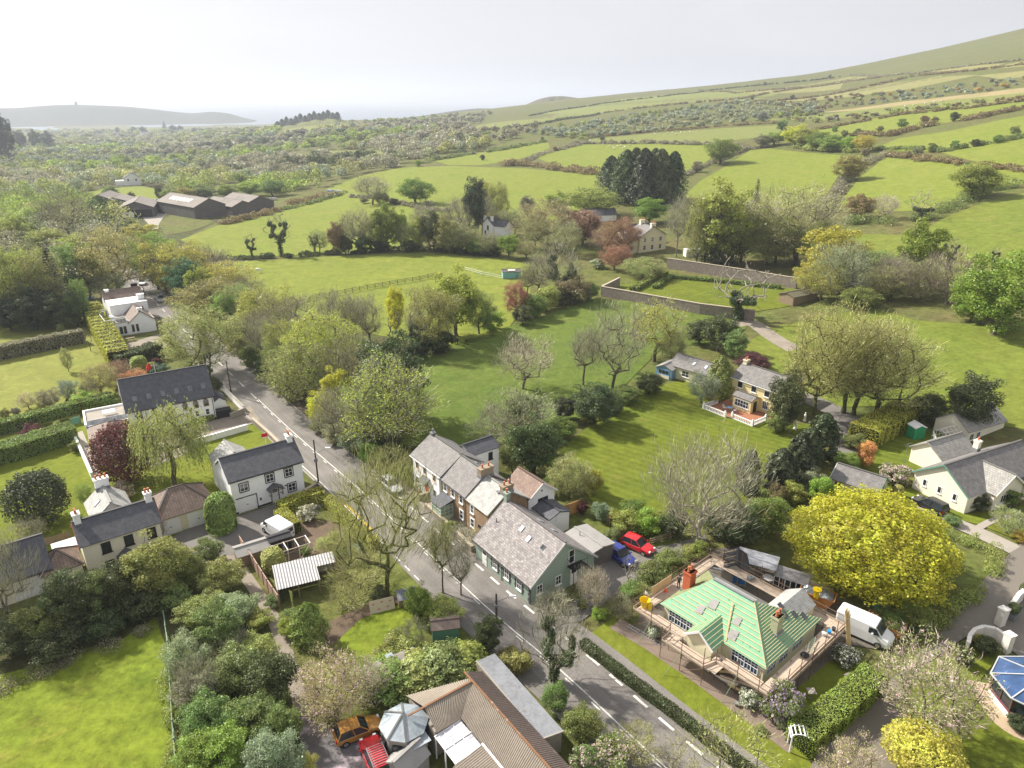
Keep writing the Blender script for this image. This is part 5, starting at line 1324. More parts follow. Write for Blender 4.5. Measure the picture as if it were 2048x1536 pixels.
for k,u,vb,vt,w,t,lab in[('dome',1470,1100,1000,130,'dark','big dark shrub behind the builders yard'),('dome',1535,1075,985,100,'green','green shrub left of the yellow tree'),('dome',1420,1070,1010,60,'olive','olive shrub right of the large bare tree'),('dome',1350,1078,1010,60,'dark','dark shrub left of the large bare tree'),('shrub',1590,1010,960,60,'olive','olive shrub below the cypresses'),('shrub',1625,985,935,56,'silver','silvery white-flowering shrub below the cypresses'),('shrub',1640,1010,950,50,'fresh','fresh green shrub by the low outbuilding'),('dome',1696,945,902,52,'fresh','light green shrub beside the orange one'),('shrub',1732,935,880,52,'orange','orange-leaved shrub by the shaded lane'),('shrub',1712,900,868,56,'mid','green shrub at the end of the lime hedge'),('shrub',1555,1010,965,40,'gorse','rusty shrub by the leaning pole'),('shrub',1400,1120,1080,40,'fresh','bright shrub at the foot of the pale trunk'),('shrub',1340,1135,1098,60,'mid','rough shrub between drive and bungalow'),('shrub',1385,1118,1090,50,'olive','olive shrub beside the drive end'),('shrub',1300,1165,1120,60,'mid','green shrub on the bank above the bungalow'),('shrub',1265,1200,1160,56,'green','green shrub on the bank by the drive'),('twiggy',1240,1232,1190,70,'brown','brown twiggy bush left of the scaffold'),('shrub',1200,1240,1212,40,'fresh','green shrub below the yellow azalea'),('twiggy',1285,1208,1165,60,'tan','dry bush behind the plywood board on the scaffold'),('shrub',1205,1045,1000,52,'silver','silvery shrub behind the timber fence'),('shrub',1250,1070,1015,66,'olive','olive shrub by the orange slide'),('shrub',1292,1072,1015,64,'fresh','fresh green shrub behind the red car'),('shrub',1225,1088,1052,44,'mid','green shrub beside the flat-roofed annexe'),('dome',1265,1040,995,60,'green','leafy garden shrub on the lawn edge'),('shrub',1166,1030,1000,26,'copper','dark purple shrub at the fence end'),('dome',1098,990,952,44,'green','green shrub behind the white extension gable'),('shrub',1322,1058,1020,40,'olive','olive shrub at the lawn edge behind the gate'),('shrub',968,1058,1012,26,'green','green climber on the brick cottage wall'),('twiggy',930,1102,1050,90,'twig','straggly grey bush in the cottage front garden'),('shrub',955,1070,1050,18,'gold','yellow-flowering shrub in the cottage front garden'),('shrub',905,1068,1040,28,'olive','low olive shrub in the cottage front garden'),('shrub',1880,930,905,22,'mid','small shrub beside the greenhouse frame')]:
 T(k,u,vb,vt,w,t,lab,'bush','bush','garden shrubs in the middle of the village')
for k,u,vb,vt,w,t,lab in[('clipped',546,1142,1096,46,'olive','round clipped bush behind the allotment fence'),('bloom',614,1044,1008,46,'grey','white-flowering shrub inside the golden hedge'),('leyland',617,1286,1206,62,'green','cone-shaped green conifer beside the footpath'),('shrub',580,1250,1215,46,'mid','leafy shrub left of the cone-shaped conifer'),('airy',680,1110,1058,80,'olive','olive fruit bush in the allotment'),('twiggy',720,1180,1105,130,'tan','tangled tawny bush over the tin roof'),('twiggy',690,1225,1170,90,'tan','tangled bush in front of the tin-roofed shed'),('leyland',758,1202,1168,32,'dark','small dark conifer behind the plywood board'),('dome',838,1242,1168,64,'green','green bush beside the small lean-to'),('dome',888,1262,1190,90,'olive','olive bush below the slim roadside trees'),('dome',975,1310,1228,74,'dark','dark holly beside the street lamp'),('shrub',800,1320,1262,90,'olive','weedy bush on the allotment lawn'),('twiggy',825,1300,1235,60,'twig','heap of cut branches by the allotment'),('shrub',1030,1345,1295,80,'olive','olive bush behind the long flat roof'),('shrub',1010,1335,1300,50,'mid','green bush by the end of the long flat roof'),('dome',1110,1430,1365,66,'mid','green bush beside the flat roof, upper'),('dome',1165,1490,1405,96,'green','green bush beside the flat roof, lower'),('bloom',1225,1540,1468,96,'mid','pink lilac at the bottom beside the road'),('bloom',1170,1560,1490,70,'mid','smaller pink lilac left of the other'),('twiggy',1270,1530,1440,100,'tan','bare twiggy bush over the road edge')]:
 T(k,u,vb,vt,w,t,lab,'bush','bush','allotment shrubs',second='white' if 'white' in lab else None)
for i,(u,vb,vt,w,t)in enumerate([(786,1388,1310,90,'mid'),(835,1385,1292,100,'olive'),(885,1375,1280,100,'mid'),(930,1356,1276,90,'olive')]):
 T('leyland',u,vb,vt,w*1.15,t,'%s golden-green conifer from the left behind the workshop'%ORD[i],'conifer_tree','tree','golden-green conifers behind the workshop')
T('cherry',672,1440,1290,150,'tan','bronze and pink flowering cherry beside the footpath','cherry_tree',second='pink')
T('cherry',735,1395,1305,100,'olive','paler flowering cherry right of the bronze one','cherry_tree',second='pink')
T('maple',1745,1205,972,318,'maple','huge bright yellow-green maple in the right foreground','maple_tree')
T('cherry',1840,1470,1272,190,'tan','pink-blossomed cherry with bronze leaves over the drive','cherry_tree',second='pink')
T('cherry',1690,1600,1470,120,'tan','small pink-blossomed cherry at the bottom edge','cherry_tree',second='pink')
T('ball',1850,1570,1444,150,'gold','golden yellow rounded shrub at the bottom right','bush','bush')
T('wispy',1452,1590,1400,210,'tan','wispy leafless tree at the bottom edge over the front lawn',second='tan')
T('wispy',1350,1590,1465,100,'tan','smaller wispy tree left of the other at the bottom edge',second='tan')
T('bloom',1568,1452,1362,84,'mid','mauve lilac bush at the corner of the bungalow','bush','bush',second='mauve')
T('fullbloom',1500,1416,1376,42,'green','white rhododendron by the bungalow corner','bush','bush',second='white')
T('fullbloom',1310,1276,1250,30,'green','small white-flowering bush by the ladder','bush','bush',second='white')
T('bloom',1165,1218,1196,24,'green','yellow azalea left of the pair','bush','bush',second='cream')
T('bloom',1198,1205,1186,22,'green','yellow azalea right of the pair','bush','bush',second='cream')
T('fullbloom',1792,970,928,68,'green','pink rhododendron beside the cream bungalow','bush','bush',second='pink')
T('clipped',1797,995,970,20,'olive','small clipped cone beside the cream bungalow','topiary_bush','bush')
for k,u,vb,vt,w,t,lab in[('shrub',1870,1170,1120,70,'mid','grey-green shrub inside the curved hedge'),('dome',1830,1260,1200,80,'olive','olive shrub below the huge maple'),('dome',1780,1270,1215,70,'green','green shrub under the low edge of the maple'),('shrub',1690,1160,1130,60,'dark','dark shrub at the left foot of the maple'),('bloom',1885,1130,1100,30,'mid','white-flowering shrub inside the curved hedge'),('shrub',1905,1050,1030,36,'mid','low green shrub by the bungalow gable'),('shrub',1955,1012,990,60,'dark','dark low shrub under the bungalow windows'),('shrub',2010,1000,975,70,'green','green shrub under the wide bungalow window'),('airy',2012,1066,1015,56,'olive','feathery shrub on the bungalow lawn'),('shrub',2040,1085,1060,36,'gold','yellow shrub at the right edge'),('shrub',1975,1310,1270,50,'dark','dark shrub beneath the white curved wall'),('shrub',1962,1292,1268,32,'lime','lime shrub in front of the white curved wall'),('shrub',1930,1335,1295,40,'dark','dark shrub beside the cherry'),('shrub',2040,1460,1435,50,'dark','dark low shrub by the garden room'),('bloom',1690,1330,1290,60,'dark','dark white-flowered shrub beside the bungalow'),('shrub',1520,1470,1448,30,'olive','small pale shrub on the side lawn')]:
 T(k,u,vb,vt,w,t,lab,'bush','bush','garden shrubs at the right',second='white')
# === garden hedges
hedge([(-30,725),(60,706),(168,684)],2.6,2.9,'brown','clipped brownish hedge across the long lawn')
hedge([(186,632),(205,668),(224,700),(242,735)],4.0,3.6,'lime','tall lime-green hedge beside the inn')
hedge([(232,738),(275,728),(318,712)],3.4,3.0,'dark','dark hedge below the inn yard')
hedge([(-40,875),(60,850),(160,822),(228,806)],2.0,1.9,'green','upper clipped hedge running to the chapel terrace')
hedge([(-40,935),(40,912),(150,878)],3.6,2.6,'green','broad lower hedge left of the chapel annexe')
hedge([(560,1030),(600,1012),(648,1000)],1.6,1.7,'lime','golden clipped hedge along the lane')
hedge([(562,1038),(592,1068)],1.6,1.6,'lime','short golden clipped hedge beside the white van')
hedge([(652,1004),(700,1052),(752,1098)],1.3,1.2,'lime','golden hedge along the road by the allotment')
hedge([(1165,1292),(1260,1367),(1360,1442),(1480,1537),(1560,1602)],0.9,0.9,'dark','dark low hedge between the road and the front lawn')
hedge([(1595,1500),(1668,1440),(1745,1372)],2.4,2.0,'fresh','thick clipped hedge beside the paved drive')
hedge([(1722,888),(1765,865),(1808,838)],4.4,2.8,'lime','thick lime hedge between the lane and the clothes lawn')
hedge([(1880,1068),(1940,1090),(1985,1108),(1998,1125),(1965,1165),(1910,1225),(1850,1280)],1.7,1.7,'olive','curved hedge along the paved drive',clipped=False)
hedge([(1245,1195),(1310,1152),(1370,1118)],2.6,1.8,'mid','rough hedge bank between the drive and the bungalow',clipped=False)
hedge([(1310,578),(1340,556),(1450,566),(1560,578)],1.6,1.0,'green','low box hedge inside the walled garden')
hedge([(1265,582),(1330,548)],2.2,1.2,'olive','clipped hedge beside the walled garden lawn')
hedge([(-20,1388),(80,1340),(200,1310),(300,1265)],2.4,1.0,'brown','bramble edge along the top of the lower left field',clipped=False)
hedge([(352,1536),(346,1460),(340,1380),(335,1310)],1.4,1.2,'olive','bramble edge along the right of the lower left field',clipped=False)
hedge([(215,812),(160,818),(200,848)],0.9,0.7,'lime','low golden hedge on the chapel terrace edge')
hedge([(910,1030),(935,1012)],0.8,0.9,'lime','small yellow-green hedge in the cottage front garden')
hedge([(385,852),(425,838)],1.2,0.9,'olive','flower bed hedge in front of the chapel')
hedge([(630,790),(560,742),(480,688),(430,650),(380,612),(345,588)],3.0,2.6,'mid','leafy bank along the right-hand kerb of the road',clipped=False)
hedge([(810,940),(740,898),(690,868),(640,826)],2.6,2.2,'dark','shaded leafy bank above the road behind the lamp post',clipped=False)
# === building kit
m_white=M('white_render',(0.85,0.86,0.87),0.85,0.06,0.7,5,stain=(0.70,0.70,0.68,0.62))
m_cream=M('cream_render',(0.72,0.66,0.47),0.85,0.07,0.7,5)
m_palecream=M('pale_cream_render',(0.80,0.745,0.62),0.85,0.06,0.7,5)
m_yellow_w=M('yellow_render',(0.74,0.63,0.33),0.85,0.07,0.7,5)
m_greenw=M('sage_green_render',(0.27,0.345,0.29),0.85,0.08,0.6,5,stain=(0.22,0.28,0.23,0.6))
m_brick=M_slate('brown_brick',(0.33,0.19,0.10),(0.28,0.16,0.085),(0.30,0.24,0.17),0.23,0.08)
m_redbrick=M('red_brick',(0.50,0.13,0.06),0.85,0.15,3)
m_stone=M('rubble_stone',(0.24,0.205,0.175),0.95,0.35,1.6,4.5,0.6)
m_quoin=M('dark_quoin',(0.06,0.06,0.06),0.8,0.2)
m_black=M('black_paint',(0.02,0.02,0.022),0.5,0.15)
m_wframe=M('white_frame',(0.80,0.80,0.80),0.45,0.03)
m_glass=M_glass('window_glass')
m_skyglass=M_glass('skylight_glass',(0.42,0.46,0.50),0.1)
m_terr=M('terracotta',(0.46,0.17,0.085),0.8,0.2,3)
m_lead=M('lead_flashing',(0.20,0.21,0.22),0.6,0.15)
m_wood=M('weathered_wood',(0.25,0.19,0.13),0.85,0.25,2.0)
m_newwood=M('new_timber',(0.62,0.47,0.24),0.75,0.15,2.0)
m_greentrim=M('green_trim',(0.12,0.27,0.20),0.6,0.08)
r_slate=M_slate('dark_slate',(0.105,0.108,0.125),(0.085,0.088,0.103),(0.05,0.05,0.058))
r_slate2=M_slate('weathered_slate',(0.215,0.205,0.20),(0.175,0.165,0.165),(0.11,0.105,0.10),lich=(0.34,0.33,0.29,0.62,2.2))
r_lich=M_slate('lichened_slate',(0.30,0.275,0.265),(0.185,0.165,0.165),(0.12,0.11,0.11),0.42,0.26,lich=(0.56,0.55,0.52,0.585,2.6))
r_light=M_slate('pale_slate',(0.42,0.42,0.40),(0.36,0.36,0.345),(0.25,0.25,0.24),lich=(0.30,0.30,0.27,0.6,1.5))
r_tile=M_slate('brown_tile',(0.215,0.155,0.12),(0.175,0.125,0.10),(0.06,0.045,0.04),0.33,0.30,lich=(0.34,0.32,0.26,0.66,3.5),off=0.0)
r_red=M_slate('old_red_tile',(0.255,0.165,0.125),(0.20,0.13,0.105),(0.12,0.08,0.06),0.25,0.2,lich=(0.50,0.45,0.38,0.60,2.2))
r_conc=M_slate('grey_tile',(0.33,0.32,0.295),(0.28,0.27,0.25),(0.15,0.145,0.135),0.33,0.3,lich=(0.20,0.19,0.18,0.63,5.0))
r_barn=M('fibre_cement',(0.24,0.215,0.195),0.9,0.15,0.15,2.0,stain=(0.17,0.155,0.14,0.56))
m_barnw=M('barn_boards',(0.125,0.115,0.11),0.9,0.25,0.4,3.0)
m_felt=M('grey_felt',(0.30,0.29,0.28),0.95,0.15,1.0,stain=(0.22,0.21,0.20,0.57))
class House:
 def __init__(s,name,label,p0,ang,L,D,eave,rise,walls,roof,ridge='x',over=0.28,cat='house',group=None,root=None,x0=0,y0=0,z0=0,hip=0.0,roofname='roof',skirt=0.6):
  s.L,s.D,s.e,s.r,s.ridge,s.over=L,D,eave,rise,ridge,over
  s.x0,s.y0,s.z0=x0,y0,z0
  if root is None:
   z=H(p0[0],p0[1])
   s.root=thing(name,label,cat,(p0[0],p0[1],z),R(ang),group)
  else:s.root=root
  mb=MB();o=(x0,y0,z0)
  th=0.14
  if ridge=='x':
   pr=[(0,0),(0,eave),(D/2,eave+rise),(D,eave),(D,0)]if not hip else[(0,0),(0,eave),(D,eave),(D,0)]
   a=[(x0,y0+p[0],z0+(p[1]if p[1]>0 else -skirt))for p in pr];b_=[(x0+L,p[1],p[2])for p in a]
  else:
   pr=[(0,0),(0,eave),(L/2,eave+rise),(L,eave),(L,0)]if not hip else[(0,0),(0,eave),(L,eave),(L,0)]
   a=[(x0+p[0],y0,z0+(p[1]if p[1]>0 else -skirt))for p in pr];b_=[(p[0],y0+D,p[2])for p in a]
  n=len(a)
  fs=[tuple(range(n)),tuple(range(2*n-1,n-1,-1))]+[(i,n+i,n+(i+1)%n,(i+1)%n)for i in range(n)]
  P=[Vector(p)for p in a+b_]
  uvs=[]
  for f in fs:
   nr=(P[f[1]]-P[f[0]]).cross(P[f[2]]-P[f[0]])
   uvs.append([((P[i].x if abs(nr.y)>abs(nr.x)else P[i].y),P[i].z)for i in f])
  s.wall=mb.add(P,fs,uvs).build('wall',walls,s.root)
  me=s.wall.data;bm=bmesh.new();bm.from_mesh(me);bmesh.ops.recalc_face_normals(bm,faces=bm.faces);bm.to_mesh(me);bm.free()
  rb=MB();ov=over
  if ridge=='x':
   W_=D;A=L
   P_=lambda al,ac,z:(x0+al,y0+ac,z0+z)
  else:
   W_=L;A=D
   P_=lambda al,ac,z:(x0+ac,y0+al,z0+z)
  k=rise/(W_/2);zt=th+0.02
  lo=eave-ov*k+zt;hi=eave+rise+zt
  if not hip:
   rb.slab([P_(-ov,-ov,lo),P_(A+ov,-ov,lo),P_(A+ov,W_/2,hi),P_(-ov,W_/2,hi)],th)
   rb.slab([P_(-ov,W_+ov,lo),P_(A+ov,W_+ov,lo),P_(A+ov,W_/2+0.004,hi),P_(-ov,W_/2+0.004,hi)],th)
   rb.beam(P_(-ov-0.01,W_/2,hi+0.02),P_(A+ov+0.01,W_/2,hi+0.02),0.28,0.1)
  else:
   r0,r1=hip,A-hip
   if r1<r0:r0=r1=A/2
   rb.slab([P_(-ov,-ov,lo),P_(A+ov,-ov,lo),P_(r1,W_/2,hi),P_(r0,W_/2,hi)],th)
   rb.slab([P_(-ov,W_+ov,lo),P_(A+ov,W_+ov,lo),P_(r1,W_/2,hi),P_(r0,W_/2,hi)],th)
   rb.slab([P_(-ov,-ov,lo),P_(-ov,W_+ov,lo),P_(r0,W_/2,hi)],th)
   rb.slab([P_(A+ov,-ov,lo),P_(A+ov,W_+ov,lo),P_(r1,W_/2,hi)],th)
   for q0,q1 in(((-ov,-ov,lo),(r0,W_/2,hi)),((-ov,W_+ov,lo),(r0,W_/2,hi)),((A+ov,-ov,lo),(r1,W_/2,hi)),((A+ov,W_+ov,lo),(r1,W_/2,hi)),((r0,W_/2,hi),(r1,W_/2,hi))):
    if(Vector(q0)-Vector(q1)).length>0.2:rb.beam(P_(*q0),P_(*q1),0.22,0.1)
  s.roof=rb.build(roofname,roof,s.root)
  s.lo,s.hi,s.k,s.W_,s.A,s.P_=lo,hi,k,W_,A,P_
 def fp(s,face,t,out_,z):
  if face=='F':return(s.x0+t,s.y0-out_,s.z0+z)
  if face=='B':return(s.x0+s.L-t,s.y0+s.D+out_,s.z0+z)
  if face=='R':return(s.x0+s.L+out_,s.y0+t,s.z0+z)
  return(s.x0-out_,s.y0+s.D-t,s.z0+z)
 def panel(s,mb,face,t0,t1,z0,z1,o0,o1,mi=0):
  a=s.fp(face,t0,o0,z0);b_=s.fp(face,t1,o1,z1)
  x=sorted((a[0],b_[0]));y=sorted((a[1],b_[1]))
  return mb.box(x[0],x[1],y[0],y[1],s.z0+z0,s.z0+z1,mi)
 def win(s,face,t,z,w,h,bars=(1,1),fr=None,sur=None,sill=True,name='window'):
  fr=fr or m_wframe;a,b_=t-w/2,t+w/2
  mb=MB();f=0.07
  s.panel(mb,face,a,a+f,z,z+h,-0.05,0.05);s.panel(mb,face,b_-f,b_,z,z+h,-0.05,0.05)
  s.panel(mb,face,a+f,b_-f,z,z+f,-0.05,0.05);s.panel(mb,face,a+f,b_-f,z+h-f,z+h,-0.05,0.05)
  for i in range(1,bars[0]+1):
   q=a+w*i/(bars[0]+1);s.panel(mb,face,q-0.025,q+0.025,z+f,z+h-f,-0.05,0.035)
  for i in range(1,bars[1]+1):
   q=z+h*i/(bars[1]+1);s.panel(mb,face,a+f,b_-f,q-0.02,q+0.02,-0.05,0.03)
  o=mb.build(name,fr,s.root)
  g=MB();s.panel(g,face,a+f*0.6,b_-f*0.6,z+f*0.6,z+h-f*0.6,-0.04,0.012);g.build('pane',m_glass,o)
  if sill:
   g=MB();s.panel(g,face,a-0.08,b_+0.08,z-0.1,z-0.004,-0.05,0.13);g.build('sill',sur or fr,o)
  if sur:
   g=MB();q=0.13
   s.panel(g,face,a-q,a-0.004,z,z+h,-0.05,0.03);s.panel(g,face,b_+0.004,b_+q,z,z+h,-0.05,0.03)
   s.panel(g,face,a-q,b_+q,z+h+0.004,z+h+q,-0.05,0.03);g.build('surround',sur,o)
  return o
 def door(s,face,t,w,h,mat,z=0.05,glass=True,sur=None,name='door'):
  mb=MB();s.panel(mb,face,t-w/2,t+w/2,z,z+h,-0.05,0.045)
  for i in(0,1):
   for j in(0,1):
    a=t-w/2+w*(0.12+0.42*i);zz=z+h*(0.08+0.32*j)
    s.panel(mb,face,a,a+w*0.34,zz,zz+h*0.25,0.04,0.06)
  o=mb.build(name,mat,s.root)
  if glass:g=MB();s.panel(g,face,t-w*0.36,t+w*0.36,z+h*0.72,z+h*0.93,0.04,0.052);g.build('pane',m_glass,o)
  if sur:
   g=MB();s.panel(g,face,t-w/2-0.11,t-w/2-0.004,z,z+h+0.1,-0.05,0.06);s.panel(g,face,t+w/2+0.004,t+w/2+0.11,z,z+h+0.1,-0.05,0.06)
   s.panel(g,face,t-w/2,t+w/2,z+h+0.004,z+h+0.11,-0.05,0.06);g.build('frame',sur,o)
  g=MB();s.panel(g,face,t+w*0.36,t+w*0.41,z+h*0.45,z+h*0.52,0.045,0.11);g.build('handle',m_lead,o)
  return o
 def garage_door(s,face,t,w,h,mat,z=0.05):
  mb=MB();s.panel(mb,face,t-w/2,t+w/2,z,z+h,-0.05,0.03)
  n=7
  for i in range(n):s.panel(mb,face,t-w/2+0.05,t+w/2-0.05,z+h*i/n+0.03,z+h*(i+1)/n-0.03,0.025,0.05)
  o=mb.build('garage_door',mat,s.root)
  g=MB();s.panel(g,face,t-0.12,t+0.12,z+h*0.45,z+h*0.5,0.045,0.09);g.build('handle',m_lead,o)
  return o
 def chimney(s,x,y,z,w,d,h,mat,pots=2,potmat=None,cap=None,label=None):
  mb=MB();X,Y,Z=s.x0+x,s.y0+y,s.z0+z
  mb.box(X-w/2,X+w/2,Y-d/2,Y+d/2,Z,Z+h)
  mb.box(X-w/2-0.06,X+w/2+0.06,Y-d/2-0.06,Y+d/2+0.06,Z+h-0.26,Z+h-0.1)
  mb.box(X-w/2-0.09,X+w/2+0.09,Y-d/2-0.09,Y+d/2+0.09,Z+h-0.1,Z+h+0.02)
  o=mb.build('chimney',mat,s.root)
  g=MB();g.box(X-w/2-0.05,X+w/2+0.05,Y-d/2-0.05,Y+d/2+0.05,Z,Z+h*0.3);g.build('flashing',m_lead,o)
  for i in range(pots):
   tt=(i+0.5)/pots-0.5
   q=(X+(w*tt if w>=d else 0),Y+(d*tt if d>w else 0),Z+h)
   g=MB();g.lathe(q,[(0.15,0),(0.12,0.08),(0.11,0.42),(0.15,0.45),(0.14,0.52)],10);g.build('chimney_pot',potmat or m_terr,o,smooth=False)
  if label:o['label']=label
  return o
 def skylight(s,al,fr,w=0.6,h=0.85,side='F',mat=None):
  ac0=fr*s.W_/2;sl=math.hypot(1,s.k)
  pts=[]
  for a_,up in((-w/2,-h/2),(w/2,-h/2),(w/2,h/2),(-w/2,h/2)):
   ac=ac0+up/sl;z=s.e+s.k*ac+0.16
   pts.append((al+a_,ac if side=='F' else s.W_-ac,z))
  def q(p,dz):return s.P_(p[0],p[1],p[2]+dz)
  mb=MB();mb.slab([q(p,0.10)for p in pts],0.13);o=mb.build('skylight',m_lead,s.root)
  c=[sum(p[i]for p in pts)/4 for i in range(3)]
  g=MB();g.slab([q([c[i]+(p[i]-c[i])*0.84 for i in range(3)],0.112)for p in pts],0.02);g.build('pane',mat or m_skyglass,o)
  return o
 def gutter(s,face='F',mat=None,pipe=None):
  z=s.e-s.over*s.k+0.04;mb=MB()
  y=-s.over-0.05
  if s.ridge=='x':
   yy=y if face=='F' else s.D-y
   mb.tube((s.x0-s.over,s.y0+yy,s.z0+z),(s.x0+s.L+s.over,s.y0+yy,s.z0+z),0.06,n=6)
   if pipe is not None:mb.tube((s.x0+pipe,s.y0-0.08,s.z0+0.05),(s.x0+pipe,s.y0-0.08,s.z0+z),0.04,n=6)
  return mb.build('gutter',mat or m_black,s.root)
 def barge(s,end,mat,w=0.22):
  al=-s.over-0.03 if end==0 else s.A+s.over+0.03
  mb=MB()
  mb.beam(s.P_(al,-s.over,s.lo-0.1),s.P_(al,s.W_/2,s.hi-0.1),0.05,w);mb.beam(s.P_(al,s.W_+s.over,s.lo-0.1),s.P_(al,s.W_/2,s.hi-0.1),0.05,w)
  return mb.build('barge_board',mat,s.root)
 def add(s,mb,name,mat,parent=None):return mb.build(name,mat,parent or s.root)
def flatP(u,v,z=0.0):return G(u,v,z)
# --- green house on the road
g=House('green_house','sage green house with a patchy grey slate roof beside the road',(-4.2,69.7),-53.7,10.4,9.0,2.5,3.55,m_greenw,r_lich)
for t in(3.9,6.1,8.4):
 g.win('F',t,0.75,0.85,1.25,(1,1))
 q=MB()
 for k in range(5):
  wv=0.30 if k%2 else 0.2
  for sgn in(-1,1):
   a=t+sgn*0.5;g.panel(q,'F',min(a,a+sgn*wv),max(a,a+sgn*wv),0.62+0.31*k,0.9+0.31*k,-0.05,0.05)
 g.add(q,'quoin_stones',m_quoin)
q=MB()
for k in range(7):
 wv=0.42 if k%2 else 0.28
 g.panel(q,'F',10.4-wv,10.44,0.35*k,0.35*k+0.32,-0.05,0.04)
g.add(q,'corner_quoins',m_quoin)
g.door('F',1.8,0.9,2.0,m_wframe)
g.win('R',1.2,0.95,0.8,1.15,(1,1));g.win('R',3.8,0.95,0.8,1.15,(1,1))
g.door('R',6.0,0.95,2.05,m_wframe)
g.win('R',5.6,2.95,0.85,1.75,(0,1),name='upper_door',sill=False)
q=MB()
q.box(10.42,11.5,5.0,7.0,2.72,2.8)
for y in(5.0,5.5,6.0,6.5,7.0):q.tube((11.48,y,2.76),(11.48,y,3.7),0.02,n=4)
for x in(10.6,11.05,11.48):q.tube((x,5.0,2.76),(x,5.0,3.7),0.02,n=4)
q.tube((11.48,5.0,3.7),(11.48,7.0,3.7),0.025,n=4);q.tube((10.42,5.0,3.7),(11.48,5.0,3.7),0.025,n=4);q.tube((11.4,5.1,0),(11.4,5.1,2.76),0.04,n=5)
for k in range(9):q.box(10.5,11.4,7.0+0.24*k,7.22+0.24*k,2.55-0.29*k,2.59-0.29*k)
q.beam((10.5,7.0,2.7),(10.5,9.2,0.1),0.04,0.16);q.beam((11.4,7.0,2.7),(11.4,9.2,0.1),0.04,0.16)
g.add(q,'balcony',m_black)
g.skylight(4.6,0.70,0.55,0.8,mat=m_skyglass);g.skylight(6.3,0.62,0.55,0.8,mat=m_skyglass);g.skylight(8.6,0.66,0.5,0.6,mat=m_glass)
g.skylight(4.2,0.6,0.6,0.9,'B');g.skylight(6.6,0.6,0.6,0.9,'B')
g.chimney(-0.05,4.5,5.3,0.6,0.5,1.9,m_greenw,1)
q=MB();q.tube((0.9,2.3,4.0),(0.9,2.3,5.0),0.05,n=6);g.add(q,'vent_pipe',m_black)
g.gutter('F',m_black,5.2);g.barge(1,M('grey_barge',(0.42,0.44,0.43),0.7,0.1));g.barge(0,m_lead)
an=House('annexe','',None,0,4.6,3.4,2.3,0.25,m_barnw,m_felt,'x',0.2,root=g.root,x0=5.2,y0=9.1,roofname='annexe_roof')
q=MB();q.tube((6.6,10.2,2.4),(6.6,10.2,3.2),0.05,n=6);g.add(q,'flue',m_lead)
# --- cottage row
w=House('end_cottage','white end cottage with a red door at the left of the row',(-13.6,86.5),-53.0,7.3,6.4,4.8,2.1,m_white,r_slate2)
for t in(1.2,3.2,5.6):w.win('F',t,3.15,0.8,1.05,(1,0),M('tan_frame',(0.55,0.45,0.34),0.6,0.05))
w.win('F',1.2,0.85,0.85,1.1,(1,0));w.win('F',5.6,0.85,0.8,1.1,(1,0))
w.door('F',3.6,0.95,2.05,M('red_door',(0.50,0.03,0.04),0.45,0.06),sur=m_wframe)
q=MB();q.slab([(2.7,-1.0,2.45),(4.5,-1.0,2.45),(4.5,-0.02,3.0),(2.7,-0.02,3.0)],0.1);w.add(q,'porch_roof',r_slate)
q=MB();q.beam((2.8,-0.9,2.35),(2.8,-0.05,1.7),0.08,0.08);q.beam((4.4,-0.9,2.35),(4.4,-0.05,1.7),0.08,0.08);w.add(q,'porch_brackets',m_wood)
w.chimney(0.25,3.2,6.6,0.5,0.5,0.75,m_lead,1,m_lead)
w.gutter('F',m_wframe,7.1)
q=MB();q.box(7.12,7.3,-0.3,0,0,4.6);w.add(q,'pilaster',m_white)
rx=House('rear_wing','',None,0,3.4,4.6,4.7,0.95,m_white,r_slate,'y',0.2,root=w.root,x0=1.6,y0=6.3,roofname='wing_roof')
rx.win('B',1.4,3.2,0.8,1.1,(0,0),m_black);rx.win('R',3.2,3.2,0.7,1.1,(0,0),m_black)
p=(-13.6+7.45*math.cos(R(-53)),86.5+7.45*math.sin(R(-53)))
b=House('brick_cottage','brown brick cottage with a pale green glazed porch',p,-53.0,5.6,6.2,4.55,2.25,m_brick,r_slate2)
for t,z in((0.9,3.0),(2.7,3.0),(4.6,3.0),(0.9,0.8),(4.6,0.8)):b.win('F',t,z,0.75,1.2,(0,1),sur=m_wframe)
b.chimney(5.55,3.1,6.2,0.75,1.9,1.35,m_brick,2,label='wide brown brick chimney stack')
b.skylight(1.6,0.55,0.5,0.5,'B');b.skylight(2.8,0.5,0.5,0.5,'B')
q=MB();q.lathe((5.0,2.4,6.9),[(0.02,0),(0.32,0.05),(0.36,0.09)],12);b.add(q,'satellite_dish',m_lead)
b.gutter('F',m_black,5.3)
m_sage=M('pale_green_paint',(0.50,0.62,0.50),0.55,0.05)
q=MB()
for x in(0.6,2.7):
 for y in(-1.9,-0.1):q.box(x-0.05,x+0.05,y-0.05,y+0.05,0,2.15)
for z in(0.55,1.1,1.62,2.1):
 q.box(0.6,2.7,-1.93,-1.87,z-0.03,z+0.03);q.box(0.57,0.63,-1.9,0,z-0.03,z+0.03);q.box(2.67,2.73,-1.9,0,z-0.03,z+0.03)
for x in(1.12,1.65,2.17):q.box(x-0.03,x+0.03,-1.94,-1.86,0.1,2.1)
for y in(-1.3,-0.7):q.box(0.56,0.64,y-0.03,y+0.03,0.1,2.1);q.box(2.66,2.74,y-0.03,y+0.03,0.1,2.1)
q.box(0.55,2.75,-1.95,-0.02,0.0,0.5)
po=b.add(q,'porch',m_sage)
q=MB();q.slab([(0.4,-2.1,2.2),(2.9,-2.1,2.2),(2.9,-0.02,2.75),(0.4,-0.02,2.75)],0.1);q.build('porch_roof',r_slate,po)
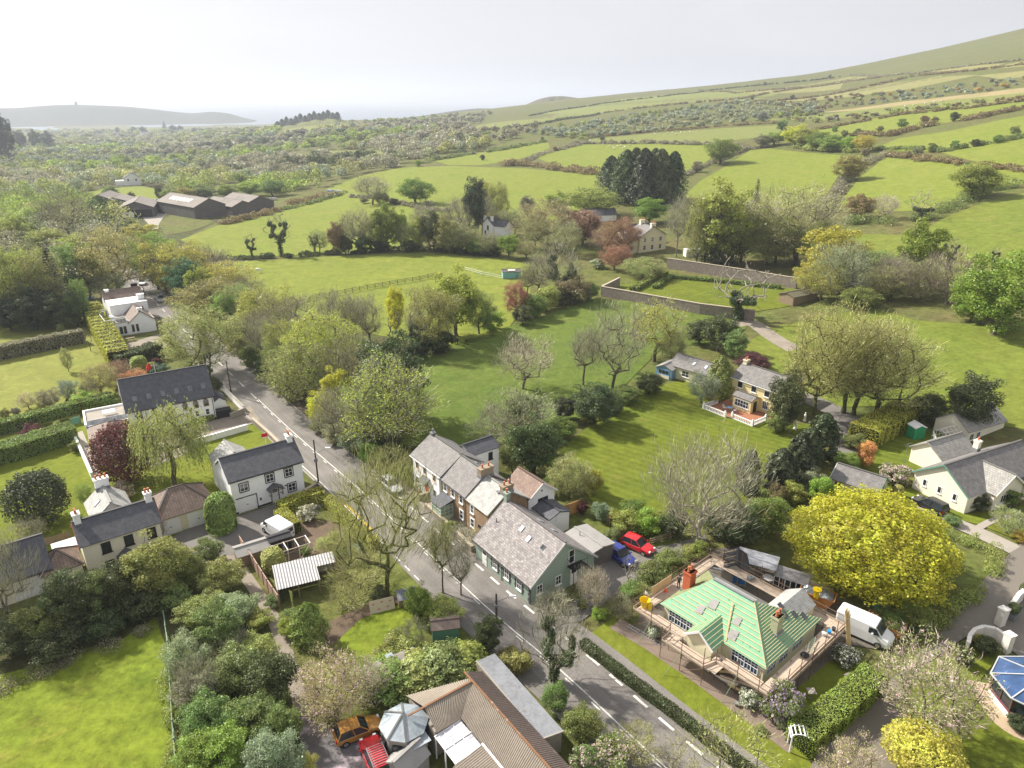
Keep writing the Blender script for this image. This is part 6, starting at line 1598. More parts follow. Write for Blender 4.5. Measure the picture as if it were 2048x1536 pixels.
q=MB();q.box(0.62,2.68,-1.89,-0.1,0.52,2.08);q.build('pane',M_glass('porch_glass',(0.20,0.24,0.22),0.1),po)
p2=(p[0]+5.75*math.cos(R(-53)),p[1]+5.75*math.sin(R(-53)))
c=House('grey_cottage','small cottage with a plain pale grey roof in the row',p2,-53.0,4.6,6.0,4.35,2.1,m_brick,r_light)
c.win('F',1.3,2.8,0.7,1.1,(0,1),sur=m_wframe);c.win('F',1.3,0.8,0.8,1.2,(0,1),sur=m_wframe);c.door('F',2.9,0.9,2.0,m_wood)
c.chimney(4.35,3.0,6.0,0.7,1.5,1.2,m_brick,2,label='brown chimney beside the green house roof')
q=MB();q.tube((4.35,3.5,7.2),(4.35,3.5,8.1),0.09,n=8);q.tube((4.35,3.5,8.1),(4.35,3.5,8.3),0.13,n=8);c.add(q,'cowl',m_black)
q=MB();q.lathe((3.7,2.3,6.1),[(0.02,0),(0.3,0.05),(0.34,0.09)],12);q.lathe((5.0,3.0,6.6),[(0.02,0),(0.3,0.05),(0.34,0.09)],12);c.add(q,'satellite_dish',m_lead)
ex=House('rear_extension','white rear extension with a patchy red tiled gable roof',(p[0]+5.6*math.cos(R(-53))+6.3*0.7986,p[1]+5.6*math.sin(R(-53))+6.3*0.6018),-53.0,4.6,4.2,4.0,1.6,m_white,r_red)
ex.win('R',2.3,2.2,1.6,1.25,(1,0),m_black);ex.barge(1,m_wframe,0.16)
q=MB();ex.panel(q,'R',2.0,2.2,4.4,4.6,-0.05,0.06);ex.add(q,'vent',m_black)
lt=House('lean_to','',None,0,3.2,3.2,2.5,0.5,m_white,r_slate,'x',0.15,root=ex.root,x0=4.75,y0=0.6,roofname='lean_to_roof')
# --- white house with porch
h=House('white_house','white two-storey house with slate roof and timber porch by the lane',(-35.8,78.9),36.5,9.4,5.8,4.95,2.0,m_white,r_slate)
for f_,z in((0.17,3.0),(0.53,3.25),(0.80,3.25),(0.82,0.95)):h.win('F',9.4*f_,z,1.05,1.15,(1,1),sur=m_black)
h.door('F',9.4*0.57,0.9,2.05,m_wframe,sur=m_black)
h.garage_door('F',1.7,2.4,2.05,m_wframe)
q=MB();h.panel(q,'F',0.4,3.05,2.12,2.22,-0.05,0.08);h.panel(q,'F',2.95,3.05,0,2.12,-0.05,0.08);h.add(q,'garage_lintel',m_black)
q=MB();q.slab([(4.3,-1.3,2.35),(5.35,-1.3,3.0),(5.35,-0.02,3.0),(4.3,-0.02,2.35)],0.09);q.slab([(6.4,-1.3,2.35),(5.355,-1.3,3.0),(5.355,-0.02,3.0),(6.4,-0.02,2.35)],0.09);po=h.add(q,'porch_roof',r_slate)
q=MB()
for x in(4.6,6.1):q.box(x-0.06,x+0.06,-1.2,-1.08,1.5,2.45);q.beam((x,-1.14,1.6),(x,-0.05,1.3),0.09,0.09);q.box(x-0.05,x+0.05,-1.2,0,2.3,2.4)
q.beam((4.6,-1.14,2.35),(5.35,-1.14,2.85),0.08,0.08);q.beam((6.1,-1.14,2.35),(5.35,-1.14,2.85),0.08,0.08);q.box(4.6,6.1,-1.18,-1.1,2.3,2.38)
q.build('porch_frame',m_wood,po)
q=MB();h.panel(q,'F',0,9.4,0.0,0.28,-0.02,0.025);h.add(q,'plinth',m_black)
q=MB();h.panel(q,'F',3.35,3.55,1.0,1.35,-0.02,0.1);h.add(q,'post_box',m_black)
q=MB();h.panel(q,'F',6.75,7.15,1.95,2.1,-0.02,0.05);h.add(q,'name_plate',m_black)
h.chimney(9.0,2.9,6.3,0.7,0.9,1.5,m_white,2,label='white chimney with two red pots')
q=MB();q.lathe((0.1,0.6,4.6),[(0.02,0),(0.3,0.06),(0.34,0.1)],12);h.add(q,'satellite_dish',m_lead)
h.gutter('F',m_black,None);h.barge(0,m_wframe,0.16)
rw_=House('rear_wing','',None,0,4.4,4.4,4.2,1.7,m_white,r_light,'y',0.2,root=h.root,x0=0.2,y0=5.75,roofname='wing_roof')
# --- chapel
ch=House('chapel','long white chapel with steep dark slate roof and pointed windows',(-60.6,102.0),32.0,12.8,8.2,4.3,3.9,m_white,r_slate)
def lancet(hh,face,t,z,w_,h_):
 mb=MB();pr=[(-w_/2,0),(w_/2,0),(w_/2,h_*0.6),(w_*0.28,h_*0.86),(0,h_),(-w_*0.28,h_*0.86),(-w_/2,h_*0.6)]
 def ring(sc,o):
  c_=(0,h_*0.45);return[hh.fp(face,t+p[0]*sc,o,z+c_[1]+(p[1]-c_[1])*sc)for p in pr]
 n=len(pr);A_=ring(1.35,-0.04);B_=ring(1.35,0.05)
 mb.add(A_+B_,[tuple(range(n)),tuple(range(2*n-1,n-1,-1))]+[(i,(i+1)%n,n+(i+1)%n,n+i)for i in range(n)])
 o=mb.build('window',M('brown_stone_trim',(0.20,0.14,0.11),0.8,0.1),hh.root)
 A_=ring(1.0,-0.04);B_=ring(1.0,0.062);g2=MB()
 g2.add(A_+B_,[tuple(range(n)),tuple(range(2*n-1,n-1,-1))]+[(i,(i+1)%n,n+(i+1)%n,n+i)for i in range(n)]);g2.build('pane',m_glass,o)
 return o
for t in(1.6,3.8,6.1,8.4,10.0,11.6):
 lancet(ch,'F',t,2.75,0.62,1.15);ch.win('F',t,1.05,0.62,1.05,(0,1),m_wframe,sill=True)
for i in range(6):ch.skylight(1.5+2.05*i,0.30,0.62,0.9,mat=M_glass('dark_skylight',(0.10,0.11,0.13),0.1))
lancet(ch,'L',4.1,2.6,0.9,1.8)
q=MB();q.box(0,12.8,-0.03,0.0,-0.2,0.22);ch.add(q,'plinth',m_black)
ch.gutter('F',m_black,2.6)
q=MB();q.tube((12.6,-0.08,0.05),(12.6,-0.08,4.0),0.05,n=6);q.tube((2.0,-0.08,0.05),(2.0,-0.08,4.0),0.05,n=6);ch.add(q,'drain_pipe',m_black)
ch.barge(0,m_wframe,0.12)
lp=House('porch','',None,0,2.0,3.4,2.4,0.7,m_white,r_slate,'y',0.12,root=ch.root,x0=12.85,y0=1.2,roofname='porch_roof')
aw=House('annexe','',None,0,5.4,7.0,2.5,1.3,m_white,r_tile,'y',0.2,root=ch.root,x0=-5.6,y0=-6.2,hip=2.4,roofname='annexe_roof')
q=MB();q.box(-5.9,-0.05,0.9,7.4,-0.4,2.75);ch.add(q,'terrace_block',m_white)
q=MB();q.box(-5.7,-0.1,1.1,7.2,2.75,2.8);td=ch.add(q,'terrace_deck',m_conc)
q=MB();q.box(-6.0,-5.72,0.9,7.4,2.76,3.1);q.box(-5.7,-0.1,7.15,7.4,2.76,3.1);ch.add(q,'parapet',m_white)
q=MB()
for i in range(12):q.box(-5.6+i*0.5,-5.56+i*0.5,0.95,0.99,2.8,3.65)
q.box(-5.65,-0.05,0.94,1.0,3.65,3.7);ch.add(q,'railing',m_wframe)
q=MB();q.box(-5.64,-0.1,0.965,0.975,2.85,3.6);ch.add(q,'glass_screen',m_skyglass)
q=MB();q.box(-3.3,-1.5,3.2,4.6,3.45,3.52)
for x in(-3.2,-1.6):
 for y in(3.3,4.5):q.box(x-0.04,x+0.04,y-0.04,y+0.04,2.8,3.45)
tb=q.build('patio_table',m_wframe);tb.matrix_world=ch.root.matrix_basis.copy()
tag(tb,'white table on the chapel terrace','table')
tb.location=ch.root.location;tb.rotation_euler=ch.root.rotation_euler
q=MB();q.box(12.9,15.2,-0.4,0.9,-0.1,1.3);q.box(12.85,15.25,-0.45,0.95,1.3,1.38);bs=q.build('bin_store',m_black);bs.location=ch.root.location;bs.rotation_euler=ch.root.rotation_euler
tag(bs,'black bin store at the chapel corner','bin store')
# --- cream cottages and garages
cc=House('cream_cottage','cream cottage with dark slate roof and white chimneys behind the evergreens',(-46.9,65.2),38.0,7.9,4.8,4.75,1.75,m_palecream,r_slate)
for t in(2.2,4.5,6.9):cc.win('F',t,3.0,0.95,1.3,(0,1),m_black)
for t in(2.2,5.6):cc.win('F',t,0.6,0.95,1.35,(0,1),m_black)
cc.door('F',3.9,0.9,2.0,m_wood)
q=MB();q.slab([(2.9,-1.3,2.1),(3.9,-1.3,2.9),(3.9,-0.02,2.9),(2.9,-0.02,2.1)],0.09);q.slab([(4.9,-1.3,2.1),(3.905,-1.3,2.9),(3.905,-0.02,2.9),(4.9,-0.02,2.1)],0.09);cc.add(q,'porch_roof',r_slate)
cc.chimney(0.3,2.4,5.9,0.65,0.9,1.7,m_white,2,label='left white chimney with red pots')
cc.chimney(7.6,2.4,5.9,0.7,0.7,1.7,m_white,2,label='right white chimney with red pots')
cc.barge(0,m_terr,0.12);cc.barge(1,m_terr,0.12)
cw=House('rear_wing','',None,0,4.2,5.2,4.6,1.8,m_palecream,r_light,'y',0.2,root=cc.root,x0=1.9,y0=4.75,roofname='wing_roof')
cw.chimney(2.1,4.9,6.0,1.5,0.7,1.5,m_white,3,label='white chimney with three pots on the rear wing');cw.skylight(2.4,0.45,0.5,1.0)
cl_=House('side_wing','',None,0,3.8,4.0,2.3,1.5,m_palecream,r_tile,'y',0.2,root=cc.root,x0=-4.2,y0=0.6,hip=1.9,roofname='side_roof')
q=MB();q.slab([(-2.6,4.9,2.3),(-0.1,4.9,2.3),(-0.1,6.6,2.5),(-2.6,6.6,2.5)],0.08);cc.add(q,'white_canopy',m_wframe)
gg=House('garage_block','cream double garage with brown tiled hipped roof',(-43.3,73.6),37.5,7.0,6.0,2.5,2.1,m_cream,r_tile,'x',0.3,hip=2.6)
gg.garage_door('F',1.6,2.3,2.05,m_wframe);gg.garage_door('F',4.9,2.5,2.05,m_wframe)
p=G(98,1135,2.8)
lh=House('edge_house','cream house with dark slate roof at the left edge',(p[0]-12*math.cos(R(38)),p[1]-12*math.sin(R(38))),38.0,12.0,6.0,2.8,2.5,m_palecream,r_slate)
lh.garage_door('F',10.0,3.0,2.2,m_wframe);lh.win('F',6.6,1.0,1.0,1.1,(0,0),m_black);lh.win('F',4.2,1.0,1.0,1.1,(0,0),m_black);lh.gutter('F',m_black,11.8)
# --- yellow house
y=House('yellow_house','yellow two-storey house with grey roof and front porch on the mown lawn',(39.0,116.6),-53.0,8.8,5.6,4.5,1.9,m_yellow_w,r_slate2)
for t in(1.6,4.4,7.0):y.win('F',t,2.95,1.1,1.15,(0,0),m_wframe)
y.win('F',1.3,0.8,1.0,1.1,(0,0));y.win('F',7.0,0.7,1.1,1.5,(2,1),m_wframe)
pv_=House('porch','',None,0,3.6,2.4,2.3,0.5,m_yellow_w,r_slate2,'x',0.2,root=y.root,x0=2.2,y0=-2.42,roofname='porch_roof')
pv_.win('F',1.8,0.7,2.8,1.3,(4,1));pv_.door('R',1.2,0.9,1.95,m_black)
pv_.win('L',1.2,0.7,1.4,1.3,(1,1))
y.chimney(0.4,2.8,6.0,0.7,0.9,1.2,m_cream,2);y.gutter('F',m_wframe)
yb=House('rear_wing','',None,0,3.6,4.2,4.2,1.4,m_yellow_w,r_slate,'y',0.2,root=y.root,x0=4.6,y0=5.55,roofname='wing_roof')
# --- garage block, blue shed
a=G(1338,752);b2=G(1404,768)
ang=math.degrees(math.atan2(b2[1]-a[1],b2[0]-a[0]))
gb=House('cream_outbuilding','long cream single-storey outbuilding with two roof lights near the blue shed',(a[0],a[1]),-47,9.4,5.4,2.4,1.5,m_cream,r_slate2)
gb.win('F',3.6,0.8,1.6,1.2,(1,1));gb.win('F',6.6,0.8,1.6,1.2,(1,1));gb.skylight(4.4,0.5,0.6,0.9);gb.skylight(7.0,0.5,0.6,0.9)
a=G(1311,752);b2=G(1334,763)
m_blue=M('blue_boards',(0.17,0.30,0.46),0.7,0.12,3)
bs_=House('blue_shed','light blue garden shed with pale felt roof at the lawn edge',(a[0],a[1]),-42,3.4,4.6,1.9,0.8,m_blue,m_felt,'y',0.15,cat='shed')
bs_.win('R',3.0,0.9,0.7,0.7,(0,0),m_blue);bs_.win('F',1.7,0.8,2.2,0.9,(2,0),m_blue)
q=MB();bs_.panel(q,'F',0.4,3.0,0.05,0.7,0.06,0.14);bs_.add(q,'pale_board',m_palecream)
# --- cream bungalow at the right
rb_=House('cream_bungalow','large cream bungalow with grey roofs and green barge boards at the right',(58.3,78.8),26.0,16.0,7.4,2.6,2.7,m_palecream,r_slate2)
rb_.barge(0,m_greentrim,0.2)
for t in(1.6,3.7,5.8):rb_.win('L',t,1.15,0.55,1.0,(0,0))
rb_.win('F',1.8,1.0,0.9,1.0,(1,0),m_wframe)
fw=House('front_gable','',None,0,6.0,4.4,2.6,2.1,m_palecream,r_conc,'y',0.3,root=rb_.root,x0=3.6,y0=-1.2,roofname='gable_roof')
fw.win('F',2.6,0.9,2.2,1.15,(3,0));fw.barge(0,m_wframe,0.22)
fd=House('entrance','',None,0,2.4,2.2,2.3,0.6,m_palecream,r_slate,'x',0.2,root=rb_.root,x0=9.8,y0=-1.5,roofname='entrance_roof');fd.door('F',1.1,0.9,2.0,m_wframe)
bk=House('back_wing','',None,0,7.0,4.6,2.7,1.6,m_palecream,r_conc,'x',0.3,root=rb_.root,x0=6.2,y0=7.9,roofname='back_roof')
bk.win('F',2.0,0.8,2.0,1.4,(3,0));rb_.chimney(10.6,6.2,3.9,0.7,0.7,1.6,m_palecream,1)
b3=House('far_block','',None,0,9.0,5.4,2.7,1.9,m_palecream,r_conc,'x',0.3,root=rb_.root,x0=18.5,y0=12.0,roofname='far_roof')
for t in(1.0,2.6):b3.win('F',t,1.0,0.9,1.1,(1,0))
q=MB();q.tube((1.2,10.0,0),(1.2,10.0,5.4),0.03,n=5);q.beam((0.5,10.0,5.3),(1.9,10.0,5.3),0.03,0.03);q.beam((0.7,10.0,5.0),(1.7,10.0,5.0),0.03,0.03);rb_.add(q,'aerial',m_lead)
# --- low outbuilding with green trim
a=G(1660,978);b2=G(1750,1008)
ob=House('low_outbuilding','low cream outbuilding with grey slate roof and green trim behind the maple',(a[0],a[1]),math.degrees(math.atan2(b2[1]-a[1],b2[0]-a[0])),(b2-a).length,4.4,1.7,1.3,m_cream,r_slate2,'x',0.25,cat='outbuilding')
ob.barge(1,m_greentrim,0.16);ob.door('R',2.2,1.4,1.7,m_greentrim,glass=False);ob.win('F',0.9,0.5,0.8,0.9,(0,0),m_black);ob.barge(0,m_wframe,0.14)
# --- inn
inn=House('inn','white roadside inn with flat roof terrace and wide chimneys',(-90.9,152.0),37.0,10.2,7.0,2.9,0.0001,m_white,m_conc,'x',0.02,cat='building')
i2=House('gable_block','',None,0,5.6,7.2,2.6,2.3,m_white,r_tile,'y',0.2,root=inn.root,x0=4.65,y0=-0.05,z0=0.02,roofname='gable_roof')
inn.win('F',3.0,0.3,0.75,1.9,(0,0));inn.win('F',3.8,0.3,0.75,1.9,(0,0));i2.win('F',0.8,0.35,0.7,1.9,(0,0));i2.win('F',1.7,0.35,0.7,1.9,(0,0))
i2.chimney(2.9,0.5,4.2,1.0,0.6,1.5,m_white,1)
i3=House('two_storey_block','',None,0,8.0,6.0,5.2,0.0001,m_white,m_wframe,'x',0.05,root=inn.root,x0=2.6,y0=7.6,roofname='flat_roof')
i4=House('back_block','',None,0,8.0,5.0,5.0,1.9,m_white,r_tile,'x',0.2,root=inn.root,x0=2.6,y0=13.7,roofname='back_roof')
i3.chimney(7.2,2.4,5.0,1.6,0.9,1.6,m_white,0);i4.chimney(1.0,2.5,6.2,0.8,0.8,1.1,m_white,0)
i3.win('F',6.6,3.6,0.6,0.6,(0,0),m_black)
q=MB()
for x in(0.2,0.9,1.6,2.3,3.0,3.7,4.4):q.box(x-0.03,x+0.03,0.12,0.18,3.0,3.9)
q.box(0.15,4.5,0.1,0.2,3.88,3.96);q.box(0.1,0.2,0.1,7.0,3.88,3.96)
for y_ in(1.5,3.0,4.5,6.0):q.box(0.12,0.18,y_-0.03,y_+0.03,3.0,3.9)
inn.add(q,'terrace_railing',m_wframe)
q=MB();q.box(2.5,4.4,0.9,1.6,3.0,4.0);q.box(0.8,2.2,0.6,1.1,3.0,3.5);inn.add(q,'planter',m_felt)
q=MB()
for x,y_ in((0.6,4.6),(1.4,5.4),(0.6,6.2)):q.tube((x,y_,3.0),(x,y_,4.9),0.16,n=8);q.tube((x,y_,4.9),(x,y_,5.05),0.34,n=8)
inn.add(q,'kitchen_flue',m_lead)
q=MB();q.box(1.6,2.5,3.0,5.2,3.0,3.8);q.box(1.0,2.0,2.2,3.0,3.0,3.3);inn.add(q,'roof_canopy',m_skyglass)
q=MB();q.box(10.3,12.0,4.0,5.2,-0.2,1.9);q.box(10.2,12.1,3.9,5.3,1.9,2.0);inn.add(q,'stone_store',m_stone)
for u,v,lab in((234,688,'dark picnic table at the left of the inn yard'),(262,682,'picnic table under the inn windows')):
 p=G(u,v);t_=thing('picnic_table',lab,'table',p,R(37),'picnic tables by the inn')
 q=MB();q.box(-0.9,0.9,-0.35,0.35,0.7,0.76);q.build('table_top',m_wood,t_)
 for sgn in(-1,1):q=MB();q.box(-0.9,0.9,sgn*0.75-0.13,sgn*0.75+0.13,0.42,0.47);q.build('bench',m_wood,t_)
 for sgn in(-1,1):q=MB();q.beam((sgn*0.6,-0.8,0),(sgn*0.6,0.2,0.7),0.08,0.08);q.beam((sgn*0.6,0.8,0),(sgn*0.6,-0.2,0.7),0.08,0.08);q.build('leg',m_wood,t_)
# --- farm
def barn(label,pu,ang,L,D,eave,rise,ridge='y',front=None,group='grey farm barns'):
 p=G(*pu)
 return House('barn',label,(p[0],p[1]),ang,L,D,eave,rise,m_barnw,r_barn,ridge,0.3,cat='barn',group=group)
b1=barn('largest grey barn with a wide gable facing the bright field',(391,438),51,16,36,5.2,3.4)
q=MB()
for k in range(6):q.slab([b1.P_(10+3.4*k,3.0,b1.e+b1.k*3.0+0.2),b1.P_(12+3.4*k,3.0,b1.e+b1.k*3.0+0.2),b1.P_(12+3.4*k,5.6,b1.e+b1.k*5.6+0.2),b1.P_(10+3.4*k,5.6,b1.e+b1.k*5.6+0.2)],0.03)
b1.add(q,'rooflights',m_wframe)
q=MB()
for k in range(22):b1.panel(q,'F',0.1+k*0.72,0.62+k*0.72,0.2,5.0,0.0,0.05)
b1.add(q,'board_cladding',m_barnw)
b2_=barn('low grey barn in the middle, right of the largest one',(466,431),51,12,26,4.0,2.4)
b3_=barn('rightmost grey barn with a dark open side',(494,424),51,16,24,4.0,3.0)
b4_=barn('open-fronted grey barn beside the pale farmyard',(240,437),20,15,22,4.6,2.8)
q=MB();b4_.panel(q,'F',0.8,14.2,0,3.6,-0.3,0.06);b4_.add(q,'open_front_shade',M('barn_shade',(0.03,0.028,0.026),0.9,0.2))  # near-black panel on the closed wall, paints the shade inside the open front
b5_=barn('leftmost grey barn half hidden by trees',(172,420),12,14,20,4.4,3.0)
b6_=barn('small grey lean-to barn joined to the leftmost one',(200,418),12,14,16,3.6,2.0)
fh=G(249,371)
f1=House('farmhouse','small white farmhouse with chimneys among far trees',(fh[0],fh[1]),25,11,9,5.0,3.2,m_white,r_slate,'y',0.3);f1.chimney(5.5,1.0,7.4,1.6,1.0,2.0,m_white,2)
f1.win('F',3,3.0,1.0,1.3,(0,1),m_black);f1.win('F',8,3.0,1.0,1.3,(0,1),m_black)
q=MB();q.box(-5.5,-0.1,1,8,-0.5,3.2);f1.add(q,'side_block',m_white)
for i in range(14):
 u=272+3.6*i;p=G(u,404-0.05*i)
 q=MB();q.lathe((0,0,0),[(0.85,0),(1.0,0.3),(1.05,0.8),(0.95,1.3),(0.4,1.5)],10)
 q.build('silage_bale',M('bale_wrap_pale',(0.45,0.52,0.55),0.35,0.2)if i%2 else M('bale_wrap_dark',(0.03,0.035,0.04),0.35,0.2),None,p)
 o=bpy.context.scene.objects[-1]
bales=[o for o in C.objects if o.name.startswith('silage_bale')]
for i,o in enumerate(bales):tag(o,'%s wrapped silage bale from the left in the farmyard row'%ORD[i],'bale','silage bales behind the farmyard')
p=G(258,437);cv=thing('caravan','small white caravan in front of the open barn','caravan',p,R(20))
q=MB();q.box(-2.4,2.4,-1.1,1.1,0.5,2.5);q.box(-2.1,2.1,-1.0,1.0,2.5,2.65);q.build('body',m_wframe,cv);q=MB();q.box(-1.2,0.2,-1.12,-1.09,1.4,2.1);q.build('window',m_glass,cv)
for sgn in(-1,1):q=MB();q.tube((0,sgn*1.0,0.33),(0,sgn*1.12,0.33),0.33,n=12);q.build('wheel',m_black,cv)
p=G(296,428);tr_=thing('tractor','dark green tractor parked by the open barn','tractor',p,R(100))
m_tg=M('tractor_green',(0.03,0.10,0.04),0.5,0.1)
q=MB();q.box(0.2,2.4,-0.45,0.45,0.7,1.6);q.build('bonnet',m_tg,tr_);q=MB();q.box(-1.2,0.3,-0.8,0.8,0.9,1.4);q.box(-1.15,0.2,-0.75,0.75,2.5,2.65);q.build('cab',m_tg,tr_)
q=MB();q.box(-1.1,0.15,-0.7,0.7,1.4,2.5);q.build('cab_glass',m_glass,tr_)
for x,r_,s_ in((-0.7,0.85,1.0),(1.9,0.55,0.8)):
 for sgn in(-1,1):q=MB();q.tube((x,sgn*(s_-0.2),r_),(x,sgn*(s_+0.15),r_),r_,n=16);q.build('wheel',m_black,tr_)
for i,(u,v,lab)in enumerate(((660,383,'blue and white rubbish heap on the field edge'),(675,384,'smaller pale rubbish heap beside it on the field edge'),(548,400,'pale scrap heap behind the barns'))):
 p=G(u,v);rng=random.Random(i);q=MB()
 for k in range(16):a=rng.uniform(0,6.3);r_=rng.uniform(0,2.4);q.box(r_*math.cos(a)-0.5,r_*math.cos(a)+rng.uniform(0.2,0.9),r_*math.sin(a)-0.4,r_*math.sin(a)+0.5,0,rng.uniform(0.4,1.4))
 tag(q.build('rubbish_heap',M('scrap_%d'%i,[(0.40,0.46,0.55),(0.5,0.5,0.48),(0.45,0.42,0.40)][i],0.7,0.4,0.8),None,p),lab,'heap')
# --- white house by the pine, manor, hut
p=G(966,474)
h1=House('white_villa','white gabled house with dark roof below the tall pine',(p[0],p[1]),-35,4.6,6.0,5.2,2.2,m_white,r_slate,'y',0.3)
h1.chimney(0.6,0.5,5.6,0.8,0.8,2.4,m_white,1);h1.chimney(4.0,0.5,5.6,0.8,0.8,2.4,m_white,1);h1.win('F',2.4,3.0,0.8,1.6,(0,1),m_black);h1.win('F',1.2,1.2,0.8,1.4,(0,1),m_black)
h1b=House('side_wing','',None,0,5,5,4.6,1.8,m_white,r_slate,'x',0.3,root=h1.root,x0=4.65,y0=0.8,roofname='wing_roof')
p=G(1278,506)
mn=House('manor','cream manor house with slate roofs and tall chimneys beside the copper beech',(p[0],p[1]),24,10.5,8.0,5.4,2.9,m_cream,r_slate2,'y',0.35)
mn.chimney(5.2,0.6,7.2,1.7,0.9,2.2,m_palecream,3);mn.chimney(5.2,7.0,7.2,1.7,0.9,2.4,m_palecream,3)
for t in(2.0,5.0,8.2):mn.win('F',t,3.4,1.0,1.5,(1,1));mn.win('F',t,0.8,1.0,1.6,(1,1))
for t in(2.0,5.5):mn.win('L',t,3.4,1.0,1.4,(1,1));mn.win('L',t,0.8,1.6,1.7,(2,1))
m2_=House('side_block','',None,0,5.6,7.0,5.0,2.4,m_cream,r_slate2,'x',0.3,root=mn.root,x0=-5.7,y0=0.8,roofname='side_roof');m2_.skylight(1.8,0.6,1.2,1.4,mat=m_wframe);m2_.win('F',2.8,3.2,1.0,1.3,(1,1));m2_.win('F',2.8,0.8,1.6,1.6,(2,1))
m3_=House('rear_block','',None,0,9.0,6.0,4.6,2.4,m_cream,r_slate,'x',0.3,root=mn.root,x0=4.0,y0=10.5,roofname='rear_roof')
p=G(1166,446);wf=House('white_outbuilding','white outbuilding glimpsed behind the copper beeches',(p[0],p[1]),10,14,6,3.0,2.0,m_white,r_slate,'x',0.3)
p=G(1006,558);hut=House('field_hut','turquoise field hut with dark roof in the paddock',(p[0],p[1]),8,5.4,3.4,1.9,0.5,M('turquoise_boards',(0.20,0.42,0.42),0.7,0.1),m_barnw,'x',0.15,cat='hut')
hut.door('F',4.3,0.8,1.6,m_greentrim,glass=False);q=MB();q.slab([(1.6,0.4,2.36),(3.8,0.4,2.36),(3.8,1.3,2.6),(1.6,1.3,2.6)],0.03);hut.add(q,'roof_patch',m_palecream)
p=G(1372,514);vn=House('site_cabin','small white cabin under the trees right of the manor',(p[0],p[1]),10,5.0,2.4,2.2,0.1,m_wframe,m_wframe,'x',0.05,cat='cabin');vn.win('F',1.4,1.0,0.9,0.7,(0,0),m_black)
p=G(1585,612);fs_=House('field_shed','dark low shed with mossy roof beside the walled garden',(p[0],p[1]),30,9.0,4.5,2.2,0.7,m_wood,M('mossy_roof',(0.14,0.13,0.085),0.9,0.25),'x',0.3,cat='shed')
p=G(1690,575);gh_=House('pale_greenhouse','pale glazed shed glimpsed through the trees at right',(p[0],p[1]),-20,9.0,4.0,2.0,1.2,m_skyglass,m_skyglass,'x',0.1,cat='greenhouse')
# --- workshop with corrugated roofs
ws=thing('workshop','sprawling workshop with corrugated asbestos roofs and rusty ridges at the bottom','workshop',(-3.4,46.9,0.0),R(-54))
m_corr=M('corrugated_asbestos',(0.26,0.225,0.185),0.9,0.2,0.6,5.0,stain=(0.40,0.36,0.31,0.60))
m_corrd=M('dark_corrugated_asbestos',(0.17,0.135,0.115),0.9,0.25,0.6,5.0,stain=(0.30,0.27,0.24,0.63))
m_rust=M('rusty_ridge',(0.22,0.115,0.062),0.85,0.2,1.2,6,stain=(0.66,0.62,0.58,0.60))
m_shopw=M('stained_render',(0.30,0.27,0.235),0.9,0.25,0.8)
def corr(name,mat,a,b_,c_,d_,parent,pitch=0.2,amp=0.032,label=None):
 a,b_,c_,d_=map(Vector,(a,b_,c_,d_));n=max(4,int(max((b_-a).length,(c_-d_).length)/pitch*4))
 nr=(b_-a).cross(d_-a).normalized()
 if nr.z<0:nr=-nr
 V=[]
 for i in range(n+1):
  t_=i/n;o_=nr*(amp*math.sin(t_*n/4*2*math.pi))
  for f_ in(0,0.5,1.0):
   p=(a.lerp(b_,t_)).lerp(d_.lerp(c_,t_),f_)+o_+nr*(0.012 if int(f_*2)%2 else 0)
   V.append(p)
 Q=[(3*i+j,3*i+j+1,3*i+j+4,3*i+j+3)for i in range(n)for j in range(2)]
 mb_=MB();mb_.add(V,Q);o=mb_.build(name,mat,parent)
 sm=o.modifiers.new('thick','SOLIDIFY');sm.thickness=0.02;sm.offset=-1
 if label:o['label']=label
 return o
corr('roof_slope',m_corr,(0,0,3.7),(14,0,3.7),(14,-2.4,2.75),(2.0,-2.4,2.75),ws,label='left slope of the main wing')
corr('roof_slope',m_corrd,(-1.2,0,3.7),(14,0,3.7),(14,1.8,2.85),(-1.2,1.8,2.85),ws,label='dark right-hand roof slope')
corr('roof_slope',m_corr,(0,0,3.7),(0,-4.7,3.7),(-2.9,-4.9,2.65),(-1.2,0.8,2.75),ws,label='rear slope of the cross wing')
corr('roof_slope',m_corr,(0,-0.02,3.7),(0,-4.7,3.7),(1.95,-4.7,2.6),(1.95,-2.35,2.65),ws,label='courtyard slope of the cross wing')
q=MB();q.beam((-1.3,0,3.76),(14,0,3.76),0.17,0.08);q.build('rusty_ridge',m_rust,ws)
q=MB();q.beam((0,-0.1,3.77),(0,-6.2,3.7),0.17,0.08);q.build('rusty_ridge',m_rust,ws)
q=MB();q.prism([(-2.6,-4.8),(1.8,-4.8),(1.8,-2.5),(2.2,-2.2),(14,-2.2),(14,1.6),(-1.0,1.6),(-1.1,0.6)],-0.5,2.62);q.build('wall',m_shopw,ws)
q=MB();q.add([(14,-2.2,2.6),(14,1.6,2.6),(14,0,3.64)],[(0,1,2)]);q.build('gable_infill',m_shopw,ws)
m_zinc=M('zinc_sheet',(0.30,0.345,0.38),0.5,0.25,0.6,4,stain=(0.44,0.47,0.50,0.54))
cx,cy,rr_=-0.45,-6.4,2.05
pts=[(cx+rr_*math.cos(2*math.pi*(k+0.5)/8),cy+rr_*math.sin(2*math.pi*(k+0.5)/8))for k in range(8)]
q=MB();q.prism([(cx+(x-cx)*0.94,cy+(y_-cy)*0.94)for x,y_ in pts],-0.5,2.7);q.build('turret_wall',m_shopw,ws)
for k in range(8):
 a,b_=pts[k],pts[(k+1)%8]
 q=MB();q.slab([(a[0],a[1],2.72),(b_[0],b_[1],2.72),(cx,cy,3.72)],0.08);q.build('turret_panel',m_zinc,ws)
